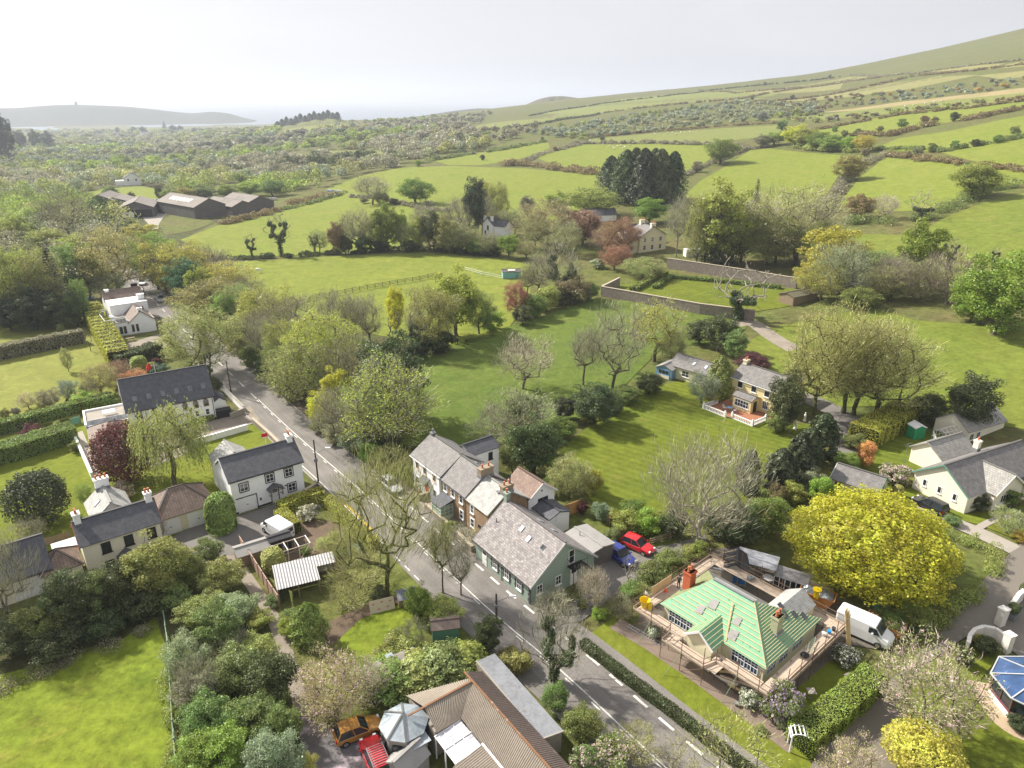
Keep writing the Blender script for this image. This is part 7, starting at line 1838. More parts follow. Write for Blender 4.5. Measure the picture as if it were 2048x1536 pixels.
for k in(3,4,6,7):q=MB();q.beam((pts[k][0],pts[k][1],2.77),(cx,cy,3.77),0.15,0.07);q.build('turret_hip',M('dull_lead',(0.14,0.145,0.14),0.7,0.15),ws)
for k in range(8):a=pts[k];b_=pts[(k+1)%8];q=MB();q.beam((a[0]+(b_[0]-a[0])*0.25,a[1]+(b_[1]-a[1])*0.25,1.7),(a[0]+(b_[0]-a[0])*0.75,a[1]+(b_[1]-a[1])*0.75,1.7),0.2,1.0);q.build('turret_window',m_glass,ws)
q=MB();q.box(1.0,2.0,-7.0,-5.6,-0.3,2.3);q.build('side_entrance',m_shopw,ws);q=MB();q.slab([(0.9,-7.2,2.4),(2.1,-7.2,2.36),(2.1,-5.3,2.36),(0.9,-5.3,2.42)],0.06);q.build('tin_roof',m_zinc,ws)
q=MB();q.box(1.98,2.03,-6.7,-5.9,0.1,2.0);q.build('door',m_black,ws)
for k in range(8):q=MB();q.slab([(1.98+0.39*k,-4.9,2.3),(2.34+0.39*k,-4.9,2.3),(2.34+0.39*k,-2.45,2.55),(1.98+0.39*k,-2.45,2.55)],0.02);q.build('polycarbonate_sheet',M_glass('milky_sheet',(0.42,0.42,0.46),0.35),ws)
q=MB()
for x in(1.95,3.5,5.1):q.beam((x,-4.95,2.35),(x,-2.4,2.6),0.07,0.07)
for y_ in(-4.9,-4.1,-3.2):q.beam((1.95,y_,2.34+(y_+4.9)*0.1),(5.1,y_,2.34+(y_+4.9)*0.1),0.06,0.05)
for x in(2.0,3.5,5.1):q.box(x-0.05,x+0.05,-4.9,-4.8,-0.2,2.3)
q.build('timber_frame',m_wframe,ws)
corr('roof_slope',m_corr,(5.2,-2.5,2.85),(14,-2.5,2.85),(14,-5.2,2.3),(5.2,-5.2,2.3),ws,label='low roof in front of the courtyard')
q=MB();q.beam((5.15,-2.45,2.9),(14,-2.45,2.9),0.16,0.08);q.build('white_gutter',m_wframe,ws)
q=MB();q.box(5.3,14,-5.0,-2.6,-0.5,2.25);q.build('wall',m_shopw,ws)
lean=House('dark_lean_to','dark lean-to store with mossy roof behind the turret',(-12.6,48.0),33,5.2,2.2,1.9,0.25,M('lean_to_wall',(0.09,0.085,0.08),0.9,0.3),M('mossy_felt',(0.20,0.185,0.16),0.95,0.3,1.2),'x',0.2,cat='shed')
lean.win('F',3.2,0.6,1.2,1.1,(1,0),m_black);lean.door('F',1.2,0.9,1.7,m_black,glass=False)
q=MB();q.slab([(2.6,-0.3,2.16),(3.3,-0.3,2.16),(3.3,2.5,2.3),(2.6,2.5,2.3)],0.03);lean.add(q,'zinc_strip',m_zinc)
a=[(-3.25,50.6),(2.35,42.1),(4.2,42.9),(-1.6,51.6)]
fr=thing('flat_roofed_store','long narrow store with pale flat roof between workshop and road','shed',(-3.25,50.6,0))
loc_=[(x-a[0][0],y_-a[0][1])for x,y_ in a]
q=MB();q.prism([(x*0.98,y_*0.98)for x,y_ in loc_],-0.4,2.3);q.build('wall',m_shopw,fr)
q=MB();q.prism(loc_,2.3,2.42);q.build('roof',M('pale_sheet',(0.215,0.225,0.245),0.6,0.25,0.8,4,stain=(0.15,0.135,0.125,0.56)),fr)
q=MB();q.beam((loc_[0][0],loc_[0][1],2.42),(loc_[1][0],loc_[1][1],2.42),0.12,0.14);q.beam((loc_[1][0],loc_[1][1],2.42),(loc_[2][0],loc_[2][1],2.42),0.12,0.14);q.build('roof_edge',m_conc,fr)
p=G(800,1530);sh=House('garden_shed','small grey pitched shed at the bottom edge by the red van',(p[0]-0.9,p[1]-1.1),-38,2.2,2.6,1.6,0.8,m_felt,m_felt,'y',0.15,cat='shed')
# === bungalow under repair
m_memb,t,b=base_mat('green_roof_membrane')
geo=_n(t,'ShaderNodeTexCoord')
nz=_n(t,'ShaderNodeTexNoise');nz.inputs['Scale'].default_value=1.3;nz.inputs['Detail'].default_value=5;t.links.new(geo.outputs['Object'],nz.inputs['Vector'])
mr=_n(t,'ShaderNodeMapRange');mr.inputs['To Min'].default_value=0.8;mr.inputs['To Max'].default_value=1.2;t.links.new(nz.outputs['Fac'],mr.inputs['Value'])
mx=_n(t,'ShaderNodeMix',data_type='RGBA',blend_type='MULTIPLY');mx.inputs['Factor'].default_value=1;mx.inputs[6].default_value=(0.15,0.35,0.20,1);t.links.new(mr.outputs[0],mx.inputs[7])
vo=_n(t,'ShaderNodeTexVoronoi');vo.inputs['Scale'].default_value=1.25;vo.inputs['Randomness'].default_value=0.15;t.links.new(geo.outputs['Object'],vo.inputs['Vector'])
lt_=_n(t,'ShaderNodeMath',operation='LESS_THAN');lt_.inputs[1].default_value=0.16;t.links.new(vo.outputs['Distance'],lt_.inputs[0])
m2=_n(t,'ShaderNodeMix',data_type='RGBA');m2.inputs[7].default_value=(0.07,0.24,0.12,1);t.links.new(lt_.outputs[0],m2.inputs['Factor']);t.links.new(mx.outputs[2],m2.inputs[6])
t.links.new(m2.outputs[2],b.inputs['Base Color']);b.inputs['Roughness'].default_value=0.55
bp=_n(t,'ShaderNodeBump');bp.inputs['Strength'].default_value=0.35;bp.inputs['Distance'].default_value=0.08;t.links.new(nz.outputs['Fac'],bp.inputs['Height']);t.links.new(bp.outputs[0],b.inputs['Normal'])
m_moss=M('mossy_old_slate',(0.20,0.22,0.11),0.9,0.3,1.5,8,0.4)
m_board=M('scaffold_board',(0.46,0.37,0.29),0.85,0.18,1.5,stain=(0.60,0.50,0.44,0.6))
m_tube=M('scaffold_tube',(0.20,0.13,0.095),0.6,0.35,3,metal=0.4)
m_batten=M('pale_batten',(0.52,0.44,0.26),0.75,0.12,2)
BL,BD,BE,BH=11.8,10.24,2.8,5.6
RY=4.1
bo=(14.9,58.1)
bg_=thing('bungalow','cream bungalow being re-roofed with green membrane and battens','bungalow',(bo[0],bo[1],0),R(-49.1))
q=MB();q.prism([(0.35,0.35),(BL-0.35,0.35),(BL-0.35,BD-0.35),(7.7,8.0),(0.35,8.0)],-0.4,BE-0.1);q.build('wall',m_cream,bg_)
r0,r1=(3.2,RY,BH),(7.7,RY,BH)
def rp(name,pts,mat,th=0.07,label=None):
 q=MB();q.slab(pts,th);o=q.build(name,mat,bg_)
 if label:o['label']=label
 return o
rp('roof_slope',[(0,0,BE),(BL,0,BE),r1,r0],m_memb,label='front slope covered in green membrane')
rp('roof_slope',[(BL,0,BE),(BL,BD,BE),r1],m_memb,label='right slope covered in green membrane')
rp('roof_slope',[(0,8.3,BE),(0,0,BE),r0],m_moss,label='left slope with mossy old slates')
rp('roof_slope',[(7.7,8.3,BE),(0,8.3,BE),r0,r1],r_slate2,label='rear slate slope')
rp('roof_slope',[(BL,BD,BE),(7.7,8.3,BE),r1],r_slate2,label='rear slate slope of the back wing')
def lerp3(a,b_,t_):return tuple(a[i]+(b_[i]-a[i])*t_ for i in range(3))
for k in range(10):
 f_=0.03+0.096*k
 a=lerp3((0.1,0,BE),r0,f_);b_=lerp3((BL,0,BE),r1,f_)
 a=(a[0]+(0.5 if k%3==1 else 0.05),a[1],a[2]+0.03);b_=(b_[0]-(0.4 if k%4==2 else 0.02),b_[1],b_[2]+0.03)
 q=MB();q.beam(a,b_,0.09,0.05);q.build('batten',m_batten,bg_)
for k in range(19):
 f_=0.02+0.05*k
 a=lerp3((BL,0,BE),r1,f_);b_=lerp3((BL,BD,BE),r1,f_)
 q=MB();q.beam((a[0],a[1],a[2]+0.02),(b_[0],b_[1],b_[2]+0.02),0.045,0.035);q.build('batten',m_batten,bg_)
q=MB();q.beam((BL,0,BE+0.05),(r1[0],r1[1],BH+0.05),0.07,0.06);q.build('hip_batten',m_batten,bg_)
q=MB();q.beam(r0[:2]+(BH+0.05,),r1[:2]+(BH+0.05,),0.3,0.1);q.build('ridge',m_lead,bg_)
q=MB();q.beam((r0[0]-0.1,RY+0.3,BH-0.12),(r1[0],RY+0.3,BH-0.12),0.5,0.05);q.build('ridge_felt',m_felt,bg_)
gx0,gx1,gy=4.2,7.4,-1.7
gc=(gx0+gx1)/2;gt=BE+1.25
q=MB();q.add([(gx0+0.25,gy+0.25,-0.4),(gx1-0.25,gy+0.25,-0.4),(gx1-0.25,gy+0.25,BE-0.1),(gc,gy+0.25,gt-0.12),(gx0+0.25,gy+0.25,BE-0.1),(gx0+0.25,0.5,-0.4),(gx1-0.25,0.5,-0.4),(gx1-0.25,0.5,BE-0.1),(gx0+0.25,0.5,BE-0.1)],[(0,1,2,3,4),(1,6,7,2),(5,0,4,8)]);q.build('gable_wall',m_cream,bg_)
kf=(BH-BE)/RY;yin=(gt-BE)/kf
rp('gable_slope',[(gx0,gy,BE),(gc,gy,gt),(gc,yin,gt+0.03),(gx0,0.02,BE+0.03)],m_memb,label='left slope of the front gable')
rp('gable_slope',[(gx1,gy,BE),(gc,gy,gt),(gc,yin,gt+0.03),(gx1,0.02,BE+0.03)],m_memb,label='right slope of the front gable')
for k in range(5):
 f_=0.1+0.2*k
 for gx in(gx0,gx1):
  a=lerp3((gx,gy,BE),(gc,gy,gt),f_);b_=lerp3((gx,0.02,BE),(gc,yin,gt),f_)
  q=MB();q.beam((a[0],a[1],a[2]+0.03),(b_[0],b_[1],b_[2]+0.05),0.05,0.04);q.build('batten',m_batten,bg_)
q=MB();q.beam((gx0-0.02,gy-0.04,BE-0.06),(gc,gy-0.04,gt-0.04),0.06,0.2);q.beam((gx1+0.02,gy-0.04,BE-0.06),(gc,gy-0.04,gt-0.04),0.06,0.2);q.build('barge_board',m_wframe,bg_)
for(x,y_,s_,rz_)in((7.75,0.9,0.9,0.3),(7.4,2.0,0.7,0.1),(3.8,1.3,0.8,0.6),(4.6,2.2,0.9,0.2)):
 z_=BE+kf*y_+0.09;q=MB();q.slab([(x-s_/2,y_-s_/2,z_-kf*s_/2),(x+s_/2,y_-s_*0.4,z_-kf*s_*0.4),(x+s_*0.4,y_+s_/2,z_+kf*s_/2),(x-s_*0.4,y_+s_*0.4,z_+kf*s_*0.4)],0.03);q.build('lead_piece',m_felt,bg_)
q=MB();q.beam((7.5,0.2,BE+0.2),(6.1,3.0,BE+kf*3.0+0.25),0.12,0.05);q.build('loose_plank',m_newwood,bg_)
kr=(BH-BE)/(BL-r1[0])
for i,(x,y_)in enumerate(((9.2,6.6),(9.9,6.3),(10.3,7.4),(9.6,5.7),(10.8,8.3),(9.9,4.4),(10.2,4.0))):
 z_=BE+kr*(BL-x)+0.10;s_=0.55
 q=MB();q.slab([(x-s_/2,y_-s_/2,z_+kr*s_/2),(x+s_/2,y_-s_/2,z_-kr*s_/2),(x+s_/2,y_+s_/2,z_-kr*s_/2),(x-s_/2,y_+s_/2,z_+kr*s_/2)],0.05);q.build('slate_stack',r_slate,bg_)
for sgn,lab in((1,'left'),(-1,'right')):
 x=9.0-1.6*sgn
 rp('rear_gable_slope',[(x,7.6,3.2),(9.0,6.6,4.3),(9.0,11.2,4.3),(x,11.2,3.2)],r_light,0.08)
q=MB();q.add([(7.5,11.0,-0.4),(10.5,11.0,-0.4),(10.5,11.0,3.15),(9,11.0,4.2),(7.5,11.0,3.15),(7.5,8.2,-0.4),(10.5,9.6,-0.4),(10.5,9.6,3.15),(7.5,8.2,3.15)],[(4,3,2,1,0),(1,2,7,6),(0,5,8,4)]);q.build('rear_wall',m_cream,bg_)
def bchim(x,y_,z_,w_,d_,h_,mat,lab):
 q=MB();q.box(x-w_/2,x+w_/2,y_-d_/2,y_+d_/2,z_,z_+h_);q.box(x-w_/2-0.07,x+w_/2+0.07,y_-d_/2-0.07,y_+d_/2+0.07,z_+h_-0.3,z_+h_-0.12);q.box(x-w_/2-0.03,x+w_/2+0.03,y_-d_/2-0.03,y_+d_/2+0.03,z_+h_-0.1,z_+h_)
 o=q.build('chimney',mat,bg_);o['label']=lab
 for sgn in(-1,1):
  q=MB();q.lathe((x+(sgn*w_/4 if w_>d_ else 0),y_+(sgn*d_/4 if d_>=w_ else 0),z_+h_),[(0.17,0),(0.13,0.1),(0.12,0.45),(0.16,0.5),(0.15,0.58)],10);q.build('chimney_pot',m_terr,o)
 q=MB();q.box(x-w_/2-0.12,x+w_/2+0.12,y_-d_/2-0.12,y_+d_/2+0.12,z_-0.1,z_+0.35);q.build('flashing',m_lead,o)
bchim(0.9,3.4,3.1,0.85,1.0,2.6,m_redbrick,'tall red brick chimney at the left end')
bchim(10.2,4.1,3.5,0.7,1.0,2.1,M('lichened_render',(0.42,0.43,0.28),0.9,0.2,2),'pale lichened chimney on the right slope')
def bwin(x0_,x1_,face,z0_=1.25,z1_=2.55,n=4):
 fr_=MB();gl_=MB();w_=(x1_-x0_)/n
 def bx(mbb,a0,a1,o0,o1,zz0,zz1):
  if face=='F':mbb.box(a0,a1,0.35-o1,0.35-o0,zz0,zz1)
  else:mbb.box(BL-0.35+o0,BL-0.35+o1,a0,a1,zz0,zz1)
 for i in range(n+1):bx(fr_,x0_+i*w_-0.04,x0_+i*w_+0.04,0,0.07,z0_,z1_)
 for z_ in(z0_,(z0_+z1_)/2,z0_+(z1_-z0_)*0.75,z1_):bx(fr_,x0_,x1_,0,0.06,z_-0.03,z_+0.03)
 for i in range(n):bx(fr_,x0_+(i+0.5)*w_-0.02,x0_+(i+0.5)*w_+0.02,0,0.05,z0_,z1_)
 o=fr_.build('window',m_wframe,bg_);bx(gl_,x0_+0.03,x1_-0.03,0.0,0.02,z0_+0.03,z1_-0.03);gl_.build('pane',M_glass('blue_pane',(0.03,0.05,0.10),0.06),o)
bwin(1.0,3.8,'F');bwin(8.2,10.9,'F');bwin(0.9,2.4,'R',n=3);bwin(5.4,7.2,'R',n=3);bwin(3.0,4.6,'R',n=2)
sc=thing('scaffolding','tube scaffolding with plank walkways round the bungalow','scaffold',(bo[0],bo[1],0),R(-49.1))
PZ=2.05
me_board=MB().box(0,2.3,-0.11,0.11,-0.02,0.02).build('tmp',m_board).data
bpy.data.objects.remove(bpy.data.objects['tmp'])
def deck(x,y_,n,along_x,rows=5,z=PZ):
 for i in range(n):
  for k in range(rows):
   o=link('scaffold_board',me_board,sc)
   if along_x:o.location=(x+i*2.32,y_+k*0.235,z+0.004*((i+k)%3))
   else:o.location=(x+k*0.235,y_+i*2.32,z+0.004*((i+k)%3));o.rotation_euler=(0,0,math.pi/2)
deck(-1.6,-1.75,2,True);deck(3.0,-3.2,2,True);deck(7.5,-1.75,2,True)
deck(BL+0.55,-1.75,6,False);deck(-1.75,-0.5,5,False);deck(-1.6,BD+0.5,6,True);deck(7.7,-3.2,1,False);deck(3.0,-3.0,1,False)
def tube_(name,a,b_,r_=0.036,mat=None):
 q=MB();q.tube(a,b_,r_,n=5);return q.build(name,mat or m_tube,sc)
xs_out=[(-1.85,-1.95),(0.5,-1.95),(2.8,-1.95),(2.9,-3.4),(5.2,-3.4),(7.6,-3.4),(8.0,-1.95),(10.2,-1.95),(12.3,-1.95),(13.7,-1.95),(13.7,0.4),(13.7,2.6),(13.7,4.8),(13.7,7.0),(13.7,9.2),(13.7,11.8),(11.4,11.8),(9.0,11.8),(6.6,11.8),(4.2,11.8),(1.8,11.8),(-0.4,11.8),(-1.95,11.6),(-1.95,9.2),(-1.95,6.8),(-1.95,4.4),(-1.95,2.0),(-1.95,0.0)]
for i,(x,y_)in enumerate(xs_out):
 tube_('standard',(x,y_,-0.05),(x,y_,3.75+0.3*((i*7)%3)))
 x2,y2=xs_out[(i+1)%len(xs_out)]
 for z_ in(2.55,3.1):tube_('guard_rail',(x,y_,z_),(x2,y2,z_),0.032)
 tube_('ledger',(x,y_,1.95),(x2,y2,1.95),0.024)
 q=MB();q.beam((x,y_,2.2),(x2,y2,2.2),0.03,0.2);q.build('toe_board',m_board,sc)
for x in(-0.4,2.0,4.4,6.8,9.2,11.6):tube_('inner_standard',(x,-0.55 if not 3<x<7.8 else -2.0,0),(x,-0.55 if not 3<x<7.8 else -2.0,2.3))
for y_ in(1.0,3.4,5.8,8.2):tube_('inner_standard',(12.4,y_,0),(12.4,y_,2.3));tube_('transom',(12.2,y_,1.98),(13.9,y_,1.98),0.024)
for x in(-1.0,1.2,8.6,10.8):tube_('transom',(x,-2.1,1.98),(x,-0.3,1.98),0.024)
for a,b_ in(((-1.85,-1.95,0),(0.5,-1.95,2.0)),((5.2,-3.4,0),(7.6,-3.4,2.0)),((10.2,-1.95,0),(12.3,-1.95,2.0)),((13.7,2.6,0),(13.7,4.8,2.0)),((5.2,-3.4,2.2),(4.6,-5.0,0)),((10.2,-1.95,2.2),(10.0,-3.7,0)),((0.5,-1.95,2.2),(0.3,-3.6,0))):tube_('brace',a,b_,0.024,m_tube if a[2]==0 else M('green_tube',(0.20,0.30,0.16),0.6,0.1))
q=MB();q.beam((-1.8,1.0,2.75),(-1.8,4.2,2.75),0.04,1.0);q.build('plywood_screen',M('plywood',(0.50,0.37,0.22),0.8,0.12),sc)
def BW(x,y_,z_=0):
 ca,sa_=math.cos(R(-49.1)),math.sin(R(-49.1));return(bo[0]+x*ca-y_*sa_,bo[1]+x*sa_+y_*ca,z_)
def solid(name,label,cat,build,mat,loc,rz=0.0,group=None):
 q=MB();build(q);o=q.build(name,mat,None,loc);o.rotation_euler=(0,0,rz);return tag(o,label,cat,group)
ytub=thing('debris_chute','yellow plastic debris chute on the left end of the scaffold','chute',BW(-1.2,-0.9,PZ+0.02),R(-49))
m_yel=M('yellow_plastic',(0.72,0.52,0.01),0.5,0.1)
q=MB();q.lathe((0,0,0),[(0.28,0),(0.34,0.35),(0.50,0.9),(0.56,1.0),(0.48,0.95),(0.25,0.1)],14);q.build('hopper',m_yel,ytub);q=MB();q.lathe((0.55,0.2,0),[(0.2,0),(0.26,0.55),(0.30,0.6)],12);q.build('chute_section',m_yel,ytub)
ychute=thing('debris_chute','yellow plastic chute hanging over the covered skip','chute',(32.0,61.0,1.3),0.3)
q=MB();q.lathe((0,0,0),[(0.24,0),(0.28,0.5),(0.42,0.95),(0.46,1.0)],12);q.build('hopper',m_yel,ychute);q=MB();q.tube((0.1,0.1,0),(0.6,0.4,-0.8),0.22,n=10);q.build('chute_section',m_yel,ychute)
solid('bucket','orange bucket beside the red chimney on the scaffold','bucket',lambda q:q.lathe((0,0,0),[(0.14,0),(0.18,0.3),(0.19,0.32)],12),M('orange_plastic',(0.75,0.13,0.02),0.5,0.05),BW(-1.3,2.7,PZ+0.03))
solid('tool_box','grey tool box on the rear scaffold boards','tool box',lambda q:(q.box(-0.35,0.35,-0.22,0.22,0,0.3),q.box(-0.36,0.36,-0.23,0.23,0.31,0.36),q.box(-0.1,0.1,-0.02,0.02,0.36,0.44)),m_lead,BW(3.4,BD+1.0,PZ+0.04),0.4)
for i,(x,y_,c_)in enumerate(((12.9,9.6,'blue'),(12.7,8.9,'white'),(13.0,10.3,'dark'))):
 solid('bucket','%s bucket at the right rear corner of the scaffold'%c_,'bucket',lambda q:q.lathe((0,0,0),[(0.15,0),(0.2,0.32),(0.21,0.34)],10),M('bucket_'+c_,{'blue':(0.02,0.25,0.55),'white':(0.6,0.6,0.6),'dark':(0.05,0.05,0.06)}[c_],0.5,0.1),BW(x,y_,PZ+0.05))
solid('roof_ladder','folded ladder lying on the right scaffold boards','ladder',lambda q:[q.beam((0,s_*0.2,0.1),(2.2,s_*0.2,0.3),0.05,0.07)for s_ in(-1,1)]+[q.beam((0.2+0.3*k,-0.2,0.13+0.027*k),(0.2+0.3*k,0.2,0.13+0.027*k),0.03,0.03)for k in range(7)],M('mossy_paint',(0.18,0.26,0.18),0.7,0.1),BW(13.0,5.6,PZ+0.02),R(60))
solid('dark_bag','dark bag on the right scaffold boards','bag',lambda q:q.lathe((0,0,0),[(0.3,0),(0.42,0.08),(0.36,0.2),(0.12,0.27)],10),m_black,BW(12.9,5.0,PZ+0.04))
solid('timber_bundle','bundle of long yellow timbers leaning against the scaffold','timber',lambda q:[q.beam((0.09*k,0.05*(k%2),0),(0.09*k-0.5,1.5+0.1*(k%3),4.0+0.12*(k%3)),0.08,0.06)for k in range(5)],m_newwood,BW(14.6,10.6,0),R(-10))
solid('ladder','aluminium ladder lying on the grass by the scaffold','ladder',lambda q:[q.beam((0,s_*0.22,0.06),(4.2,s_*0.22,0.06),0.05,0.08)for s_ in(-1,1)]+[q.beam((0.2+0.3*k,-0.22,0.06),(0.2+0.3*k,0.22,0.06),0.035,0.035)for k in range(13)],M('aluminium',(0.55,0.56,0.58),0.4,0.1,metal=0.7),G(1255,1252)+Vector((0,0,0.05)),R(-44))
for i,(u,v,l_,a_)in enumerate(((1440,1352,3.0,-30),(1455,1372,2.2,-38),(1425,1345,2.6,-10))):
 solid('loose_plank','%s loose plank lying under the front scaffold'%ORD[i],'plank',lambda q:q.box(0,l_,-0.12,0.12,0.02,0.09),m_newwood if i else m_board,G(u,v)+Vector((0,0,0.06+0.08*i)),R(a_),'planks under the scaffold')
solid('gutter_length','long pale plastic gutter resting on trestles behind the bungalow','gutter',lambda q:(q.tube((0,0,1.9),(6.2,0.3,1.7),0.13,n=8),q.box(0.9,1.0,-0.3,0.3,0,1.85),q.box(5.0,5.1,-0.2,0.5,0,1.7)),m_lead,(20.0,66.0,0),R(-22))
s1=House('builders_shed','small grey shed with black felt roof and a blue board behind the bungalow',(23.3,65.2),-20,2.6,3.0,1.9,0.75,M('grey_boards',(0.34,0.33,0.30),0.85,0.2),M('black_felt',(0.045,0.045,0.05),0.85,0.2),'y',0.15,cat='shed')
q=MB();s1.panel(q,'F',1.2,2.5,0.3,1.4,0.01,0.08);s1.add(q,'blue_board',M('blue_board',(0.03,0.16,0.50),0.6,0.1));s1.win('R',1.6,0.9,0.7,0.6,(1,0),m_black)
for sgn in(0.3,1.5,2.7):q=MB();q.beam((-0.2,sgn,1.98),(1.3,sgn,2.84),0.06,0.05);q.build('roof_lath',m_batten,s1.root)
aw_=thing('lean_to_awning','translucent lean-to awning behind the builders shed','awning',(25.6,67.6,0),R(-28))
q=MB();q.slab([(0,-1.2,2.0),(4.4,-1.2,2.0),(4.4,1.2,2.3),(0,1.2,2.3)],0.04);q.build('sheet',M_glass('cloudy_sheet',(0.30,0.31,0.34),0.3),aw_)
for x in(0.1,2.2,4.3):
 for y_ in(-1.1,1.1):q=MB();q.box(x-0.04,x+0.04,y_-0.04,y_+0.04,-0.05,2.05);q.build('post',m_wood,aw_)
gh2=thing('cluttered_greenhouse','low dusty greenhouse with cluttered roof behind the bungalow','greenhouse',(29.2,65.3,0),R(-32))
q=MB();q.slab([(0,-0.8,1.3),(3.6,-0.8,1.3),(3.6,0.8,1.8),(0,0.8,1.8)],0.05);q.build('roof',M('dusty_glass',(0.30,0.29,0.31),0.35,0.5,2.0),gh2)
for k in range(7):q=MB();q.box(0.05+0.58*k,0.13+0.58*k,-0.8,-0.72,0,1.26);q.build('glazing_bar',m_wframe,gh2)
q=MB();q.box(0,3.6,-0.75,0.7,0,1.2);q.build('glass',m_glass,gh2)
def skip(label,loc,rz,tarp,fill):
 s_=thing('skip',label,'skip',loc,rz);a,b_,h_=1.75,0.85,1.2
 q=MB();q.add([(-a*0.7,-b_,0),(a*0.7,-b_,0),(a*0.7,b_,0),(-a*0.7,b_,0),(-a,-b_,h_),(a,-b_,h_),(a,b_,h_),(-a,b_,h_)],[(3,2,1,0),(0,1,5,4),(1,2,6,5),(2,3,7,6),(3,0,4,7)])
 for x in(-0.9,0,0.9):q.box(x-0.05,x+0.05,-b_-0.05,-b_,0.1,h_)
 q.beam((-a,-b_,h_),(a,-b_,h_),0.1,0.1);q.beam((-a,b_,h_),(a,b_,h_),0.1,0.1);q.beam((-a,-b_,h_),(-a,b_,h_),0.1,0.1);q.beam((a,-b_,h_),(a,b_,h_),0.1,0.1)
 q.build('body',M('rusty_skip',(0.45,0.19,0.05),0.8,0.3,2),s_)
 rng=np.random.RandomState(3);n=13;V=[];Q=[]
 for i in range(n):
  for j in range(7):
   x=-a*0.97+1.94*a*i/(n-1);y_=-b_*0.95+1.9*b_*j/6
   edge=min(i,n-1-i,j*2,(6-j)*2);V.append((x,y_,h_-0.12+0.16*min(edge,3)+rng.normal(0,0.07)))
 Q=[(i*7+j,(i+1)*7+j,(i+1)*7+j+1,i*7+j+1)for i in range(n-1)for j in range(6)]
 q=MB();q.add(V,Q);q.build('tarpaulin' if tarp else 'rubble',fill,s_)
skip('rusty skip covered with crumpled silver tarpaulin',(32.6,61.9,0),R(-34),True,M('silver_tarp',(0.28,0.30,0.33),0.3,0.5,2.5,metal=0.5))
skip('rusty skip full of brown rubble beside the white van',(37.6,57.3,0),R(-40),False,M('brown_rubble',(0.22,0.13,0.08),0.95,0.4,3))
pt=thing('patio_table','round pale patio table behind the bungalow','table',(28.4,65.0,0))
q=MB();q.lathe((0,0,0.7),[(0.62,0),(0.65,0.03),(0.62,0.06)],16);q.build('table_top',m_wframe,pt);q=MB();q.tube((0,0,0),(0,0,0.7),0.05,n=6);q.tube((0,0,0),(0,0,0.05),0.3,n=8);q.build('leg',m_lead,pt)
for i,(x,y_)in enumerate(((38.3,60.4),(39.0,60.1))):
 bn=thing('wheelie_bin',('left' if i==0 else 'right')+' of two green wheelie bins behind the white van','bin',(x,y_,0),R(20),'green wheelie bins')
 q=MB();q.add([(-0.24,-0.3,0.05),(0.24,-0.3,0.05),(0.24,0.3,0.05),(-0.24,0.3,0.05),(-0.29,-0.36,0.95),(0.29,-0.36,0.95),(0.29,0.36,0.95),(-0.29,0.36,0.95)],[(3,2,1,0),(0,1,5,4),(1,2,6,5),(2,3,7,6),(3,0,4,7)]);q.build('body',m_greentrim,bn)
 q=MB();q.slab([(-0.31,-0.38,0.97),(0.31,-0.38,0.97),(0.31,0.4,1.06),(-0.31,0.4,1.06)],0.05);q.build('lid',m_greentrim,bn)
solid('trellis_fence','leaning green trellis behind the rubble skip','trellis',lambda q:[q.beam((0.25*k,0,0.1),(0.25*k,0.2,1.6),0.03,0.03)for k in range(20)]+[q.beam((0,0.02+0.03*k,0.2+0.22*k),(4.8,0.02+0.03*k,0.2+0.22*k),0.03,0.03)for k in range(7)],M('trellis_green',(0.22,0.28,0.22),0.8,0.1),(38.0,59.6,0),R(-42))
for i,(x,y_)in enumerate(((29.8,62.4),(30.5,61.8))):
 solid('material_sack','%s dark sack of materials behind the rear scaffold'%('left' if i==0 else 'right'),'sack',lambda q:q.lathe((0,0,0),[(0.35,0),(0.45,0.25),(0.4,0.6),(0.2,0.7)],9),m_black,(x,y_,0.02))
sd=thing('sundial','small stone bird bath on the side lawn','bird bath',G(1620,1396))
q=MB();q.lathe((0,0,0),[(0.2,0),(0.12,0.1),(0.09,0.7),(0.15,0.78)],8);q.build('pedestal',m_conc,sd);q=MB();q.box(-0.36,0.36,-0.36,0.36,0.78,0.86);q.build('basin',m_conc,sd)
solid('stone_slab','pale stone slab on the side lawn by the hedge','slab',lambda q:(q.box(-0.4,0.4,-0.25,0.25,0,0.12),q.box(-0.3,0.3,-0.15,0.15,0.12,0.15)),m_conc,G(1697,1352)+Vector((0,0,0.03)),0.5)
ar=thing('garden_arch','white curved garden arch at the end of the front path','arch',G(1592,1498),R(-10))
for x in(-0.6,0.6):
 for y_ in(-0.45,0.45):q=MB();q.box(x-0.05,x+0.05,y_-0.05,y_+0.05,0,1.7);q.build('post',m_wframe,ar)
for k in range(7):
 a=math.pi*k/6;q=MB();q.beam((-0.7*math.cos(a),-0.55,1.7+0.45*math.sin(a)),(-0.7*math.cos(a),0.55,1.7+0.45*math.sin(a)),0.09,0.05);q.build('slat',m_wframe,ar)
for y_ in(-0.45,0.45):
 q=MB()
 for k in range(8):
  a0,a1=math.pi*k/8,math.pi*(k+1)/8;q.beam((-0.66*math.cos(a0),y_,1.68+0.42*math.sin(a0)),(-0.66*math.cos(a1),y_,1.68+0.42*math.sin(a1)),0.05,0.06)
 q.build('arch_rib',m_wframe,ar)
solid('flower_pot','dark flower pot on the front path','pot',lambda q:q.lathe((0,0,0),[(0.14,0),(0.2,0.3),(0.22,0.36),(0.1,0.34)],10),m_lead,G(1472,1412)+Vector((0,0,0.05)))
solid('terracotta_pot','terracotta pot beside the mauve lilac','pot',lambda q:q.lathe((0,0,0),[(0.16,0),(0.24,0.35),(0.27,0.4),(0.1,0.38)],10),m_terr,G(1543,1428)+Vector((0,0,0.05)))
